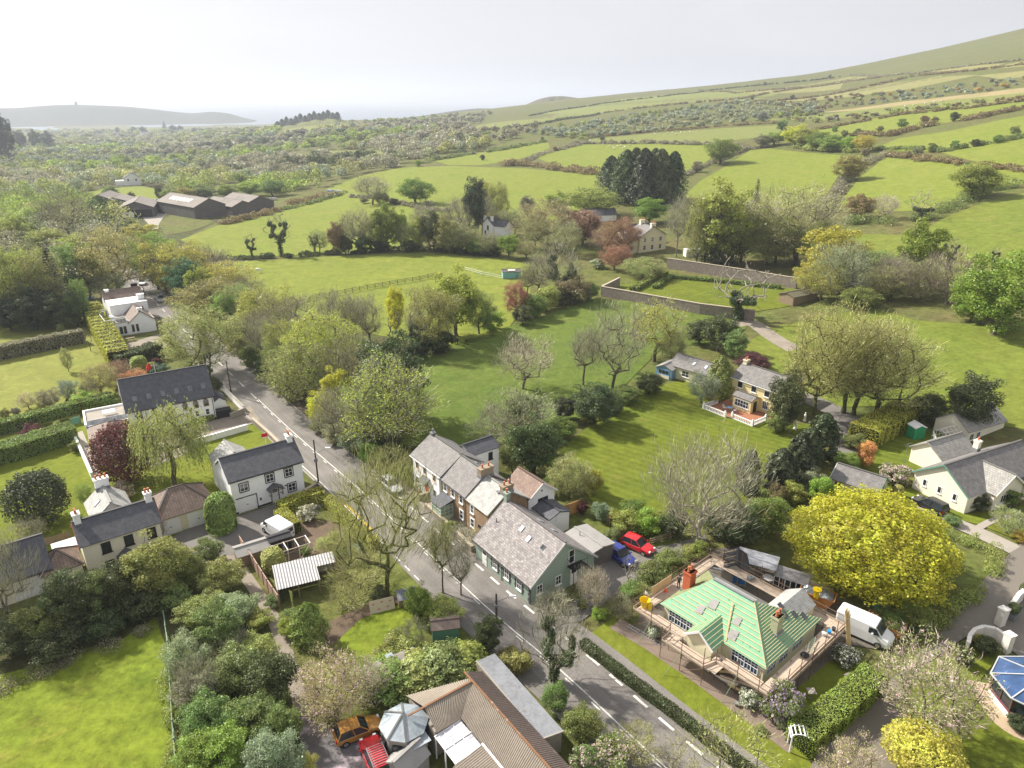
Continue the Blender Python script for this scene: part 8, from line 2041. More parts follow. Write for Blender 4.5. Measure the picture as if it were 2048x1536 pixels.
# === vehicles
m_tyre=M('tyre',(0.02,0.02,0.02),0.9,0.1);m_rim=M('alloy_rim',(0.45,0.46,0.48),0.35,0.08,metal=0.8)
m_lampw=M('headlamp',(0.75,0.76,0.78),0.15,0.05);m_lampr=M('tail_lamp',(0.45,0.01,0.01),0.2,0.05)
def paint(name,c_):
 m_=M('paint_'+name,c_,0.32,0.04,2.0,spec=0.5)
 m_.node_tree.nodes['Principled BSDF'].inputs['Coat Weight'].default_value=0.5
 m_.node_tree.nodes['Principled BSDF'].inputs['Coat Roughness'].default_value=0.08
 return m_
def loft(sections):
 q=MB();V=[]
 for x,w_,zb,zt in sections:
  sh=zb+(zt-zb)*0.55
  V+=[(x,-w_*0.86,zb),(x,-w_*0.97,zb+0.12),(x,-w_,sh),(x,-w_*0.97,zt-0.07),(x,-w_*0.86,zt),(x,w_*0.86,zt),(x,w_*0.97,zt-0.07),(x,w_,sh),(x,w_*0.97,zb+0.12),(x,w_*0.86,zb)]
 n=len(sections);Q=[]
 for i in range(n-1):
  for k in range(10):Q.append((i*10+k,i*10+(k+1)%10,(i+1)*10+(k+1)%10,(i+1)*10+k))
 Q+=[tuple(range(9,-1,-1)),tuple(range((n-1)*10,n*10))]
 q.add(V,Q);return q
def car(label,px,ang,L,W_,Hh,col,kind='hatch',name='car',cat='car',group=None,bars=False,world=None):
 p=Vector(world)if world else G(*px)
 v_=thing(name,label,cat,(p[0],p[1],H(p[0],p[1])+0.05),R(ang),group)
 pm=col;hw=W_/2;x0_=-L/2
 X=lambda f_:x0_+f_*L
 if kind in('van','panel'):
  body=loft([(X(0),hw*0.93,0.35,Hh*0.96),(X(0.03),hw,0.25,Hh),(X(0.35),hw,0.22,Hh),(X(0.62),hw,0.22,Hh),(X(0.70),hw*0.98,0.22,Hh*0.97),(X(0.83),hw*0.96,0.22,Hh*0.62),(X(0.95),hw*0.94,0.25,Hh*0.5),(X(1.0),hw*0.8,0.35,Hh*0.38)])
  bo_=body.build('body',pm,v_,smooth=False)
  q=MB();w2=hw*0.84;q.slab([(X(0.715),-w2,Hh*0.95),(X(0.825),-w2,Hh*0.645),(X(0.825),w2,Hh*0.645),(X(0.715),w2,Hh*0.95)],0.03);o=q.build('windscreen',m_glass,v_);o.location=(0.03,0,0.03)
  for s_ in(-1,1):
   q=MB();q.add([(X(0.60),s_*(hw+0.012),Hh*0.62),(X(0.80),s_*(hw*0.98+0.012),Hh*0.62),(X(0.735),s_*(hw*0.975+0.012),Hh*0.9),(X(0.60),s_*(hw+0.012),Hh*0.9)],[(0,1,2,3)]);q.build('side_window',m_glass,v_)
  if kind=='van':
   q=MB();q.box(X(0)-0.015,X(0)+0.01,-hw*0.75,hw*0.75,Hh*0.58,Hh*0.85);q.build('rear_window',m_glass,v_)
 else:
  zb=Hh*0.60
  body=loft([(X(0),hw*0.84,0.42,zb*0.84),(X(0.03),hw*0.93,0.30,zb*0.98),(X(0.14),hw,0.22,zb),(X(0.5),hw,0.20,zb),(X(0.68),hw,0.20,zb),(X(0.8),hw*0.98,0.22,zb*0.92),(X(0.93),hw*0.92,0.26,zb*0.80),(X(1.0),hw*0.72,0.36,zb*0.62)])
  bo_=body.build('body',pm,v_)
  rb0,rb1,rt0,rt1=(0.04,0.72,0.13,0.52)if kind=='hatch' else((0.03,0.72,0.08,0.54)if kind=='suv' else(0.10,0.72,0.24,0.52))
  wb,wt=hw*0.93,hw*0.72
  A_=[(X(rb0),-wb,zb-0.05),(X(rb1),-wb,zb-0.08),(X(rb1),wb,zb-0.08),(X(rb0),wb,zb-0.05),(X(rt0),-wt,Hh-0.03),(X(rt1),-wt,Hh-0.03),(X(rt1),wt,Hh-0.03),(X(rt0),wt,Hh-0.03)]
  q=MB();q.add(A_,[(0,1,5,4),(1,2,6,5),(2,3,7,6),(3,0,4,7),(4,5,6,7)]);q.build('windows',m_glass,v_)
  q=MB();V=[]
  for i in range(6):
   f_=i/5;x=X(rt0-0.015+(rt1-rt0+0.02)*f_);zz=Hh-0.01+0.035*math.sin(math.pi*f_)
   V+=[(x,-wt-0.02,zz-0.05),(x,-wt*0.6,zz+0.01),(x,wt*0.6,zz+0.01),(x,wt+0.02,zz-0.05)]
  q.add(V,[(4*i+k,4*i+k+1,4*i+k+5,4*i+k+4)for i in range(5)for k in range(3)]);ro=q.build('roof',pm,v_)
  sm=ro.modifiers.new('thick','SOLIDIFY');sm.thickness=0.04;sm.offset=-1
  q=MB()
  for a_,b__ in((0,4),(1,5),(2,6),(3,7)):q.beam(A_[a_],A_[b__],0.07,0.07)
  for s_ in(-1,1):q.beam((X(0.40),s_*wb,zb-0.04),(X(0.36),s_*wt,Hh-0.03),0.08,0.06)
  q.build('pillars',pm,v_)
  if bars:
   for x in np.linspace(X(rt0)+0.1,X(rt1)-0.1,9):
    q=MB();q.beam((x,-wt,Hh+0.1),(x,wt,Hh+0.1),0.04,0.04);q.build('roof_bar',m_lead,v_)
   for s_ in(-1,1):q=MB();q.beam((X(rt0),s_*wt,Hh+0.08),(X(rt1),s_*wt,Hh+0.08),0.05,0.06);q.build('roof_rail',m_lead,v_)
 for s_ in(-1,1):
  for f_ in(0.19,0.80):
   q=MB();r_=0.32 if kind not in('van','panel')else 0.34
   q.tube((X(f_),s_*(hw-0.17),r_),(X(f_),s_*(hw+0.02),r_),r_,n=16);wl=q.build('wheel',m_tyre,v_)
   q=MB();q.tube((X(f_),s_*(hw+0.0),r_),(X(f_),s_*(hw+0.03),r_),r_*0.62,n=10);q.build('rim',m_rim,wl)
  zz=Hh*(0.42 if kind not in('van','panel')else 0.36)
  q=MB();q.box(X(0.945),X(0.985),s_*hw*0.62-0.14,s_*hw*0.62+0.14,zz-0.06,zz+0.1);q.build('headlight',m_lampw,v_)
  q=MB();q.box(X(0.0)-0.012,X(0.03),s_*hw*0.74-0.1,s_*hw*0.74+0.1,zz,zz+0.24);q.build('tail_light',m_lampr,v_)
  q=MB();q.box(X(0.66),X(0.69),s_*(hw+0.02),s_*(hw+0.2)if s_>0 else s_*(hw+0.02),Hh*0.6,Hh*0.68)if s_>0 else q.box(X(0.66),X(0.69),-(hw+0.2),-(hw+0.02),Hh*0.6,Hh*0.68);q.build('mirror',pm,v_)
 q=MB();q.box(X(0.985),X(1.003),-0.26,0.26,0.42,0.53);q.build('number_plate',m_wframe,v_);q=MB();q.box(X(0)-0.006,X(0.012),-0.26,0.26,0.5,0.61);q.build('number_plate',m_yel,v_)
 return v_
car('white van parked in the lane beside the golden hedge',None,140,4.9,1.95,2.0,paint('white',(0.78,0.79,0.80)),'van','van','van',world=(-29.0,74.6,0))
car('bronze hatchback in the petal-strewn yard',None,27,4.05,1.75,1.48,paint('bronze',(0.36,0.17,0.03)),'hatch',world=(-13.0,44.7,0))
car('red estate car with a slatted roof rack at the bottom edge',None,118,4.5,1.8,1.75,paint('red',(0.52,0.012,0.02)),'suv',bars=True,world=(-11.0,41.9,0))
car('dark blue car parked behind the green house',None,-52,4.2,1.8,1.5,paint('blue',(0.02,0.035,0.22)),'hatch',world=(12.6,69.3,0))
car('red car parked beside the dark blue one',None,-40,4.1,1.78,1.5,paint('red',(0.52,0.012,0.02)),'hatch',world=(15.0,71.4,0))
car('white panel van with roof bars behind the scaffold',None,-42,5.2,2.0,2.3,paint('white',(0.78,0.79,0.80)),'panel','van','van',world=(35.2,56.6,0))
car('black car beside the cream bungalow gable',None,118,4.4,1.8,1.55,paint('black',(0.012,0.013,0.016)),'suv',world=(54.6,80.2,0))
car('silver car parked outside the white end cottage',None,-53,4.1,1.75,1.45,paint('silver',(0.42,0.43,0.45)),'hatch',world=(-16.6,85.6,0))
car('white car farther along the road',(285,569),-62,4.3,1.8,1.5,paint('white',(0.78,0.79,0.80)),'saloon',group='cars on the far road')
car('dark red car meeting the white one on the far road',(269,575),118,4.3,1.8,1.5,paint('maroon',(0.06,0.012,0.015)),'hatch',group='cars on the far road')
car('silver-white car nearest on the far road',(322,602),-58,4.3,1.8,1.5,paint('silver',(0.42,0.43,0.45)),'hatch',group='cars on the far road')
car('blue car in the car park behind the inn',(170,600),8,4.4,1.8,1.45,paint('midblue',(0.05,0.14,0.30)),'saloon')
# === walls, fences, poles
def wall(label,pts,h_,th,mat,cope=None,name='garden_wall',world=False,cat='wall',h2=None):
 P=[Vector((p[0],p[1]))for p in(pts if world else[G(u,v)for u,v in pts])]
 root=thing(name,label,cat,(P[0].x,P[0].y,H(P[0].x,P[0].y)))
 zr=H(P[0].x,P[0].y);P=resample(P,3.0);q=MB();c_=MB()
 for i,(a,b_)in enumerate(zip(P,P[1:])):
  d=(b_-a).normalized();n=Vector((-d.y,d.x))*th/2
  za,zb=H(a.x,a.y)-zr,H(b_.x,b_.y)-zr
  o=P[0];ov=d*0.0
  co=[(a-n-o),(b_-n-o),(b_+n-o),(a+n-o)]
  q.add([(co[0].x,co[0].y,za-0.4),(co[1].x,co[1].y,zb-0.4),(co[2].x,co[2].y,zb-0.4),(co[3].x,co[3].y,za-0.4),(co[0].x,co[0].y,za+h_),(co[1].x,co[1].y,zb+h_),(co[2].x,co[2].y,zb+h_),(co[3].x,co[3].y,za+h_)],[(4,5,6,7),(0,1,5,4),(2,3,7,6),(1,2,6,5),(3,0,4,7)])
  if cope:c_.beam((a.x-o.x,a.y-o.y,za+h_+0.05),(b_.x-o.x,b_.y-o.y,zb+h_+0.05),th+0.12,0.1)
 q.build('masonry',mat,root)
 if cope:c_.build('coping',cope,root)
 return root
m_cope=M('pale_coping',(0.42,0.36,0.28),0.9,0.15,1.5)
wall('long stone wall at the near side of the walled garden',[(1203,592),(1290,608),(1400,628),(1508,642)],2.6,0.5,m_stone,m_cope)
wall('short stone wall returning at the walled garden corner',[(1203,590),(1238,572)],2.4,0.5,m_stone,m_cope)
wall('tall stone wall at the back of the walled garden',[(1334,536),(1400,546),(1500,562),(1592,578)],3.0,0.5,m_stone,m_cope)
wall('low white wall curving below the chapel forecourt',[(372,902),(388,890),(420,882),(496,860)],0.95,0.25,m_white,m_white)
wall('white boundary wall between chapel lawn and road',[(440,776),(465,800),(489,824)],1.0,0.25,m_white,m_conc)
wall('low stone wall beside the chapel entrance',[(489,826),(462,838)],0.9,0.3,m_conc,m_conc)
wall('stone wall between the white house lawn and the road',[(506,846),(540,876),(566,902)],0.9,0.35,m_stone,m_cope)
wall('white wall along the annexe path',[(147,872),(166,915),(186,960)],1.1,0.25,m_white,m_white)
wall('low wall at the lane corner beside the white house',[(610,990),(636,974),(646,982)],0.7,0.3,m_stone,m_cope)
wall('stone front wall of the cottage gardens',[(852,1018),(880,1042),(920,1080),(945,1105)],0.8,0.3,m_stone,m_cope)
wall('mossy stone wall left of the glazed porch',[(838,1002),(884,988)],0.9,0.3,m_stone,m_cope)
m_wall2=M('off_white_wall',(0.74,0.71,0.66),0.8,0.06,0.8)
arc=[(1931,1306),(1934,1290),(1944,1278),(1962,1272),(1985,1276),(2005,1290)]
wall('curved white garden wall by the paved forecourt',arc,1.2,0.24,m_wall2,m_wall2)
wall('white garden wall climbing to the right edge',[(2006,1246),(2030,1210),(2060,1185)],1.3,0.3,m_wall2,m_wall2)
for(u,v),lab in(((2010,1302),'white gate pier at the end of the curved wall'),((1998,1250),'white gate pier at the end of the climbing wall')):
 p=G(u,v);pr=thing('gate_pier',lab,'pier',p,R(20),'white gate piers')
 q=MB();q.box(-0.35,0.35,-0.35,0.35,-0.2,2.0);q.build('shaft',m_wall2,pr);q=MB();q.box(-0.42,0.42,-0.42,0.42,2.0,2.12);q.build('cap',m_wall2,pr)
for i,(u,v)in enumerate(((2022,1236),(2046,1196))):
 pl=thing('planter',('lead-grey planter with a clipped ball bush inside the white wall','second planter with a ball bush at the right edge')[i],'planter',G(u,v),R(30),'planters with ball bushes')
 q=MB();q.box(-0.45,0.45,-0.45,0.45,0,0.6);q.box(-0.5,0.5,-0.5,0.5,0.6,0.68);q.build('box',m_lead,pl)
 o=link('bush',PROTO['clipped'][0]['crown'],pl);o.scale=(0.14,0.14,0.09);o.location=(0,0,0.9);o.color=(*TI['dark'],1)
 q=MB();q.tube((0,0,0.6),(0,0,1.2),0.04,n=6);q.build('stem',m_wood,pl)
p=G(2066,1412);gr=thing('garden_room','octagonal garden room with white plinth and blue glass roof','conservatory',p)
def octa(r_,ph=0.39):return[(r_*math.cos(ph+k*math.pi/4),r_*math.sin(ph+k*math.pi/4))for k in range(8)]
q=MB();q.prism(octa(3.5),-0.2,0.75);q.build('plinth',m_wall2,gr);q=MB();q.prism(octa(3.6),0.75,0.82);q.build('sill',M('plum_sill',(0.18,0.07,0.08),0.6,0.1),gr)
oc=octa(3.4);rt_=octa(3.75)
for k in range(8):
 a,b_=oc[k],oc[(k+1)%8]
 q=MB();q.add([(a[0],a[1],0.82),(b_[0],b_[1],0.82),(b_[0],b_[1],2.3),(a[0],a[1],2.3)],[(0,1,2,3)]);q.build('window_pane',m_glass,gr)
 q=MB();q.beam((a[0]*1.01,a[1]*1.01,0.8),(a[0]*1.01,a[1]*1.01,2.32),0.12,0.12)
 m1=((a[0]+b_[0])/2*1.01,(a[1]+b_[1])/2*1.01);q.beam((m1[0],m1[1],0.8),(m1[0],m1[1],2.32),0.08,0.08);q.build('mullion',M('dark_mullion',(0.10,0.06,0.05),0.6,0.1),gr)
 a,b_=rt_[k],rt_[(k+1)%8]
 q=MB();q.slab([(a[0],a[1],2.32),(b_[0],b_[1],2.32),(0,0,3.5)],0.05);q.build('roof_pane',M_glass('blue_roof_glass',(0.03,0.065,0.15),0.2),gr)
 q=MB();q.beam((a[0],a[1],2.37),(0,0,3.56),0.1,0.08);q.beam((a[0],a[1],2.36),(b_[0],b_[1],2.36),0.1,0.1);q.build('roof_bar',M('pale_bar',(0.45,0.46,0.48),0.5,0.05),gr)
def post_rail(label,pts,h_=1.15,gap=2.4,mat=None,rails=3,name='post_and_rail_fence'):
 mat=mat or m_wood;P=resample([G(u,v).xy for u,v in pts],gap);o=P[0];z0=H(o.x,o.y)
 root=thing(name,label,'fence',(o.x,o.y,z0))
 me=None
 for i,p in enumerate(P):
  z=H(p.x,p.y)-z0
  if me is None:
   q=MB();q.box(-0.06,0.06,-0.06,0.06,-0.3,h_+0.1);po=q.build('post',mat,root);me=po.data
  else:po=link('post',me,root)
  po.location=(p.x-o.x,p.y-o.y,z)
 for r_ in range(rails):
  zz=h_*(0.35+0.6*r_/max(1,rails-1))if rails>1 else h_
  q=MB()
  for a,b_ in zip(P,P[1:]):q.beam((a.x-o.x,a.y-o.y,H(a.x,a.y)-z0+zz),(b_.x-o.x,b_.y-o.y,H(b_.x,b_.y)-z0+zz),0.06,0.1)
  q.build('rail',mat,root)
 return root
post_rail('dark post and rail fence across the paddock',[(600,604),(660,594),(720,582),(780,571),(840,561),(872,553)],1.3,2.6,M('dark_fence',(0.09,0.07,0.05),0.9,0.2))
post_rail('thin white tape fence running to the turquoise hut',[(930,540),(965,550),(1006,558)],1.0,4.0,m_wframe,2,'tape_fence')
post_rail('wire fence along the right of the lower left field',[(354,1536),(348,1460),(343,1380),(338,1300),(330,1240)],1.1,2.2,M('fence_green',(0.22,0.30,0.22),0.8,0.1),2,'wire_fence')
post_rail('wooden rail fence behind the parked cars',[(1300,1092),(1340,1078),(1385,1068)],1.0,2.0)
post_rail('old fence by the drive of the white house',[(412,985),(402,1000)],1.2,0.5,M('dark_fence',(0.09,0.07,0.05),0.9,0.2),2,'picket_fence')
def panel_fence(label,pts,h_,mat,w_=1.75,post=None):
 P=resample([G(u,v).xy for u,v in pts],w_);o=P[0];z0=H(o.x,o.y);root=thing('panel_fence',label,'fence',(o.x,o.y,z0))
 for a,b_ in zip(P,P[1:]):
  L_=(b_-a).length;n=int(L_/0.16);q=MB()
  for k in range(n):
   s_=a+(b_-a)*(k/n)-o;e_=a+(b_-a)*((k+0.9)/n)-o;off=0.02*(k%2)
   q.beam((s_.x,s_.y,h_/2+off),(e_.x,e_.y,h_/2+off),0.03+0.03*(k%2),h_)
  q.beam((a.x-o.x,a.y-o.y,h_+0.03),(b_.x-o.x,b_.y-o.y,h_+0.03),0.09,0.05);q.build('fence_panel',mat,root)
 for p in P:
  q=MB();q.box(p.x-o.x-0.06,p.x-o.x+0.06,p.y-o.y-0.06,p.y-o.y+0.06,-0.2,h_+0.15);q.build('post',post or m_wood,root)
 return root
panel_fence('pinkish board fence of the allotment beside the footpath',[(482,1096),(510,1140),(538,1185),(560,1218)],1.7,M('pink_boards',(0.42,0.29,0.23),0.85,0.2,1.5))
panel_fence('orange-brown board fence behind the cottage row',[(1112,1040),(1136,1032),(1160,1022)],1.7,M('orange_boards',(0.42,0.23,0.08),0.8,0.15,1.5))
panel_fence('grey board fence beside the red car',[(1232,1082),(1248,1072)],1.5,m_wood)
panel_fence('dark board fence beside the garages',[(410,1005),(395,990)],1.5,M('dark_fence',(0.09,0.07,0.05),0.9,0.2))
panel_fence('low brown fence below the dark evergreen',[(82,1092),(110,1086),(142,1075)],0.9,m_wood)
panel_fence('green gate panel at the chapel annexe',[(142,852),(162,846)],1.2,m_greentrim)
def pole(label,u,vb,vt,r_=0.13,lamp=0,tilt=(0,0),name='telegraph_pole',mat=None,cat='pole'):
 p=G(u,vb);h_=height_to(p,vt);root=thing(name,label,cat,p)
 q=MB();q.tube((0,0,-0.2),(tilt[0],tilt[1],h_),r_,r_*0.7,n=8);q.build('post',mat or M('tarred_pole',(0.075,0.06,0.05),0.9,0.2),root)
 if lamp:
  q=MB();q.tube((0,0,h_*0.72),(1.5,0.5,h_*0.80),0.035,n=6);q.build('arm',m_lead,root)
  q=MB();q.box(1.3,2.0,0.38,0.62,h_*0.80-0.04,h_*0.80+0.1);q.build('lamp_head',m_lampw,root);q=MB();q.box(-0.2,0.2,-0.2,0.2,h_*0.55,h_*0.62);q.build('box',m_lead,root)
 else:
  q=MB();q.beam((-0.6+tilt[0],tilt[1],h_-0.35),(0.6+tilt[0],tilt[1],h_-0.35),0.09,0.1);q.build('crossarm',m_wood,root)
  for x in(-0.5,-0.2,0.2,0.5):q=MB();q.lathe((x+tilt[0],tilt[1],h_-0.3),[(0.04,0),(0.06,0.06),(0.03,0.14)],6);q.build('insulator',m_lampw,root)
 return p,h_
pole('telegraph pole at the road beside the chapel',463,790,722)
pole('lamp post at the lane corner by the white house',638,975,880,0.13,1,name='lamp_post',cat='lamp post')
pole('lamp post opposite the green house',993,1242,1188,0.13,1,name='lamp_post',cat='lamp post')
pole('telegraph pole beside the inn',299,642,573)
pole('rusty leaning pole among the lawn cypresses',1565,970,922,0.11,0,(0.4,0),mat=M('rust_pole',(0.26,0.10,0.05),0.85,0.2))
pole('white flagpole behind the chapel',316,770,728,0.06,0,name='flag_pole',mat=m_wframe)
pole('slim post on the cream bungalow lawn edge',1672,912,880,0.07,0)
p=G(533,892);fb=thing('sale_board','red estate sign board on the roadside lawn','sign',p,R(30))
q=MB();q.box(-0.04,0.04,-0.04,0.04,0,2.3);q.build('post',m_wframe,fb);q=MB();q.box(-0.55,0.35,-0.08,-0.04,1.4,2.2);q.build('panel',M('sign_red',(0.55,0.02,0.02),0.5,0.05),fb);q=MB();q.box(-0.5,0.3,-0.095,-0.082,1.45,1.62);q.build('white_strip',m_wframe,fb)
# === allotment
as_=House('allotment_shed','low shed with grey felt roof behind the allotment fence',(-31.2,67.7),33,3.6,2.4,1.4,0.5,m_wood,m_felt,'x',0.15,cat='shed')
as2=House('black_shed','narrow black shed beside the fruit cage',(-28.2,69.9),33,2.4,1.4,1.9,0.2,m_black,M('black_felt',(0.045,0.045,0.05),0.85,0.2),'x',0.15,cat='shed');as2.win('F',1.6,0.5,0.7,1.1,(0,0),m_lead)
fc=thing('fruit_cage','pale timber fruit cage frame in the allotment','frame',(-26.9,68.0,0),R(33))
for x in(0,1.3,2.6,3.9):
 for y_ in(0,1.8):q=MB();q.box(x-0.05,x+0.05,y_-0.05,y_+0.05,-0.1,1.75);q.build('post',m_cope,fc)
 q=MB();q.beam((x,-0.05,1.78),(x,1.85,1.78),0.09,0.07);q.build('rafter',m_wframe,fc)
for y_ in(0,1.8):q=MB();q.beam((-0.05,y_,1.74),(3.95,y_,1.74),0.07,0.08);q.beam((0,y_,0.1),(3.9,y_,0.1),0.06,0.1);q.build('rail',m_cope,fc)
q=MB();q.beam((2.6,0,0),(3.9,0,1.7),0.05,0.05);q.build('brace',m_cope,fc)
T('shrub',612,1112,1090,26,'green','leafy crop inside the fruit cage','bush','bush')
m_tin=M('corrugated_tin',(0.29,0.29,0.30),0.5,0.15,0.8,5,stain=(0.33,0.28,0.24,0.58))
p=G(560,1210);ts=thing('tin_shed','open-sided shed with pale corrugated tin roof','shed',(-25.2,62.3,0),R(24))
corr('roof',m_tin,(0,3.0,2.3),(6.6,3.0,2.3),(6.6,1.2,2.05),(0,1.2,2.05),ts,0.3,0.03);corr('roof',m_tin,(0,1.25,2.07),(4.5,1.25,2.07),(4.5,-0.9,1.8),(0,-0.9,1.8),ts,0.3,0.03)
for x in(0.1,2.2,4.4):q=MB();q.box(x-0.06,x+0.06,-0.8,-0.68,-0.2,1.8);q.build('post',m_wood,ts)
for x in(0.1,3.3,6.5):q=MB();q.box(x-0.06,x+0.06,2.85,2.97,-0.2,2.25);q.build('post',m_wood,ts)
q=MB();q.box(0.05,0.1,-0.8,2.9,0,1.7);q.box(0.1,6.5,2.9,2.95,0,2.1);q.build('back_boards',M('pale_boards',(0.40,0.38,0.36),0.85,0.2),ts)
bd=thing('plywood_board','pale plywood board with red printed marks leaning on the lawn','board',G(766,1222),R(22))
q=MB();q.slab([(-1.3,-0.1,0.02),(1.3,-0.1,0.02),(1.3,0.55,1.15),(-1.3,0.55,1.15)],0.05);q.build('sheet',M('plywood_pale',(0.55,0.47,0.34),0.8,0.1),bd)
for x,f_ in((-0.9,0.7),(0.0,0.75),(0.9,0.7),(-0.4,0.25),(0.55,0.3)):
 q=MB();z_=0.02+1.13*f_;y_=-0.1+0.65*f_;q.slab([(x-0.16,y_-0.03,z_-0.05+0.012),(x+0.12,y_-0.03,z_-0.05+0.012),(x+0.16,y_+0.03,z_+0.05+0.014),(x-0.12,y_+0.03,z_+0.05+0.014)],0.006);q.build('printed_mark',M('red_print',(0.42,0.16,0.12),0.8,0.1),bd)
cf=thing('cold_frame','pale green glazed cold frame near the roadside','cold frame',G(700,1106),R(-15))
q=MB();q.box(-1.1,1.1,-0.8,0.8,0,0.4);q.build('base',m_sage,cf);q=MB();q.slab([(-1.1,-0.85,0.45),(1.1,-0.85,0.45),(1.1,0.85,0.75),(-1.1,0.85,0.75)],0.03);q.build('glass',M_glass('frame_glass',(0.25,0.32,0.28),0.1),cf)
for k in range(5):q=MB();x=-1.1+0.55*k;q.beam((x,-0.85,0.48),(x,0.85,0.78),0.05,0.05);q.build('glazing_bar',m_sage,cf)
q=MB();q.beam((-1.1,0,0.63),(1.1,0,0.63),0.05,0.05);q.build('glazing_bar',m_sage,cf)
rb2=thing('raised_bed','small mossy raised bed behind the tin shed','planting bed',G(588,1150),R(25))
for a,b_ in(((-1.1,-0.5),(1.1,-0.5)),((1.1,-0.5),(1.1,0.5)),((1.1,0.5),(-1.1,0.5)),((-1.1,0.5),(-1.1,-0.5))):q=MB();q.beam((*a,0.2),(*b_,0.2),0.06,0.4);q.build('side_board',m_wood,rb2)
q=MB();q.box(-1.05,1.05,-0.45,0.45,0,0.33);q.build('soil',m_soil,rb2)
solid('compost_bin','black compost bin beside the raised bed','bin',lambda q:q.lathe((0,0,0),[(0.4,0),(0.38,0.3),(0.28,0.8),(0.22,0.9),(0.05,0.95)],12),m_black,G(566,1158))
gl=thing('glazed_cold_frame','small glazed lean-to below the large bare tree','cold frame',G(815,1205),R(20))
q=MB();q.box(-1.0,1.0,-0.6,0.6,0,0.9);q.build('base',m_wood,gl);q=MB();q.slab([(-1.05,-0.7,0.95),(1.05,-0.7,0.95),(1.05,0.7,1.35),(-1.05,0.7,1.35)],0.04);q.build('glass',M_glass('slate_glass',(0.13,0.14,0.16),0.15),gl)
gs=House('green_hut','small dark-roofed green hut among allotment bushes',tuple(G(866,1290).xy),10,2.6,2.0,1.7,0.3,m_greentrim,M('dark_corrugated_asbestos',(0.17,0.135,0.115)),'x',0.15,cat='hut')
for i,(u,v)in enumerate(((938,1040),(948,1038))):
 solid('water_butt',('left' if i==0 else 'right')+' of two red tubs in the cottage front garden','tub',lambda q:q.lathe((0,0,0),[(0.28,0),(0.33,0.4),(0.30,0.8),(0.1,0.82)],12),M('red_plastic',(0.60,0.02,0.015),0.5,0.05),G(u,v)+Vector((0,0,0.05)),0,'red tubs')
sl=thing('slide','small orange plastic slide in the garden behind the cottages','slide',G(1216,1052),R(40))
q=MB();m_or=M('orange_plastic',(0.75,0.13,0.02),0.5,0.05)
for k in range(6):
 f0,f1=k/6,(k+1)/6;z=lambda f_:1.3*(1-f_)**1.4+0.08
 q.slab([(2.4*f0,-0.25,z(f0)),(2.4*f1,-0.25,z(f1)),(2.4*f1,0.25,z(f1)),(2.4*f0,0.25,z(f0))],0.04)
q.build('chute',m_or,sl);q=MB();q.beam((0,-0.25,0),(0,-0.25,1.6),0.06,0.06);q.beam((0,0.25,0),(0,0.25,1.6),0.06,0.06)
for k in range(4):q.beam((0,-0.25,0.3+0.3*k),(0,0.25,0.3+0.3*k),0.05,0.05)
q.build('steps',m_wood,sl)
um=thing('parasol','closed red garden parasol behind the chapel','parasol',G(301,752))
q=MB();q.tube((0,0,0),(0,0,2.6),0.04,n=6);q.build('pole',m_wframe,um);q=MB();q.lathe((0,0,1.2),[(0.5,0),(0.75,0.12),(0.5,0.7),(0.12,1.4)],10);q.build('canopy',M('red_canvas',(0.62,0.06,0.03),0.8,0.08),um)
ca,sa_=math.cos(R(-53)),math.sin(R(-53))
def YW(x,y_):return(39.0+x*ca-y_*sa_,116.6+x*sa_+y_*ca)
sheet('terrace',[YW(-0.4,-0.1),YW(8.9,-0.1),YW(8.9,-5.2),YW(3.2,-6.6),YW(-0.4,-6.6)],M('red_tile_terrace',(0.34,0.15,0.09),0.8,0.15,2.0),0.06,2.0,label='red tiled terrace in front of the yellow house')
bal=thing('balustrade','white balustrade round the yellow house terrace','balustrade',(*YW(0,0),H(*YW(0,0))),R(-53))
bp_=[(-0.5,-3.2),(-0.5,-6.8),(4.0,-6.8),None,(5.0,-6.2),(9.0,-6.2),(9.0,-2.6)]
for a,b_ in zip(bp_,bp_[1:]):
 if a is None or b_ is None:continue
 L_=math.dist(a,b_);n=int(L_/0.32);q=MB()
 for k in range(1,n):x=a[0]+(b_[0]-a[0])*k/n;y_=a[1]+(b_[1]-a[1])*k/n;q.box(x-0.06,x+0.06,y_-0.06,y_+0.06,0.12,0.72)
 o=q.build('baluster_row',m_wframe,bal);o['kind']='stuff'
 q=MB();q.beam((*a,0.78),(*b_,0.78),0.2,0.12);q.build('hand_rail',m_wframe,bal);q=MB();q.beam((*a,0.06),(*b_,0.06),0.22,0.14);q.build('base_rail',m_wframe,bal)
for a in bp_:
 if a:q=MB();q.box(a[0]-0.17,a[0]+0.17,a[1]-0.17,a[1]+0.17,0,0.95);q.lathe((a[0],a[1],0.95),[(0.1,0),(0.16,0.1),(0.12,0.24),(0.02,0.3)],8);q.build('pier',m_wframe,bal)
tt=thing('garden_table','blue garden table on the yellow house terrace','table',(*YW(3.0,-4.2),0.07));q=MB();q.lathe((0,0,0.68),[(0.5,0),(0.52,0.04)],14);q.build('table_top',m_blue,tt);q=MB();q.tube((0,0,0),(0,0,0.7),0.05,n=6);q.build('leg',m_blue,tt)
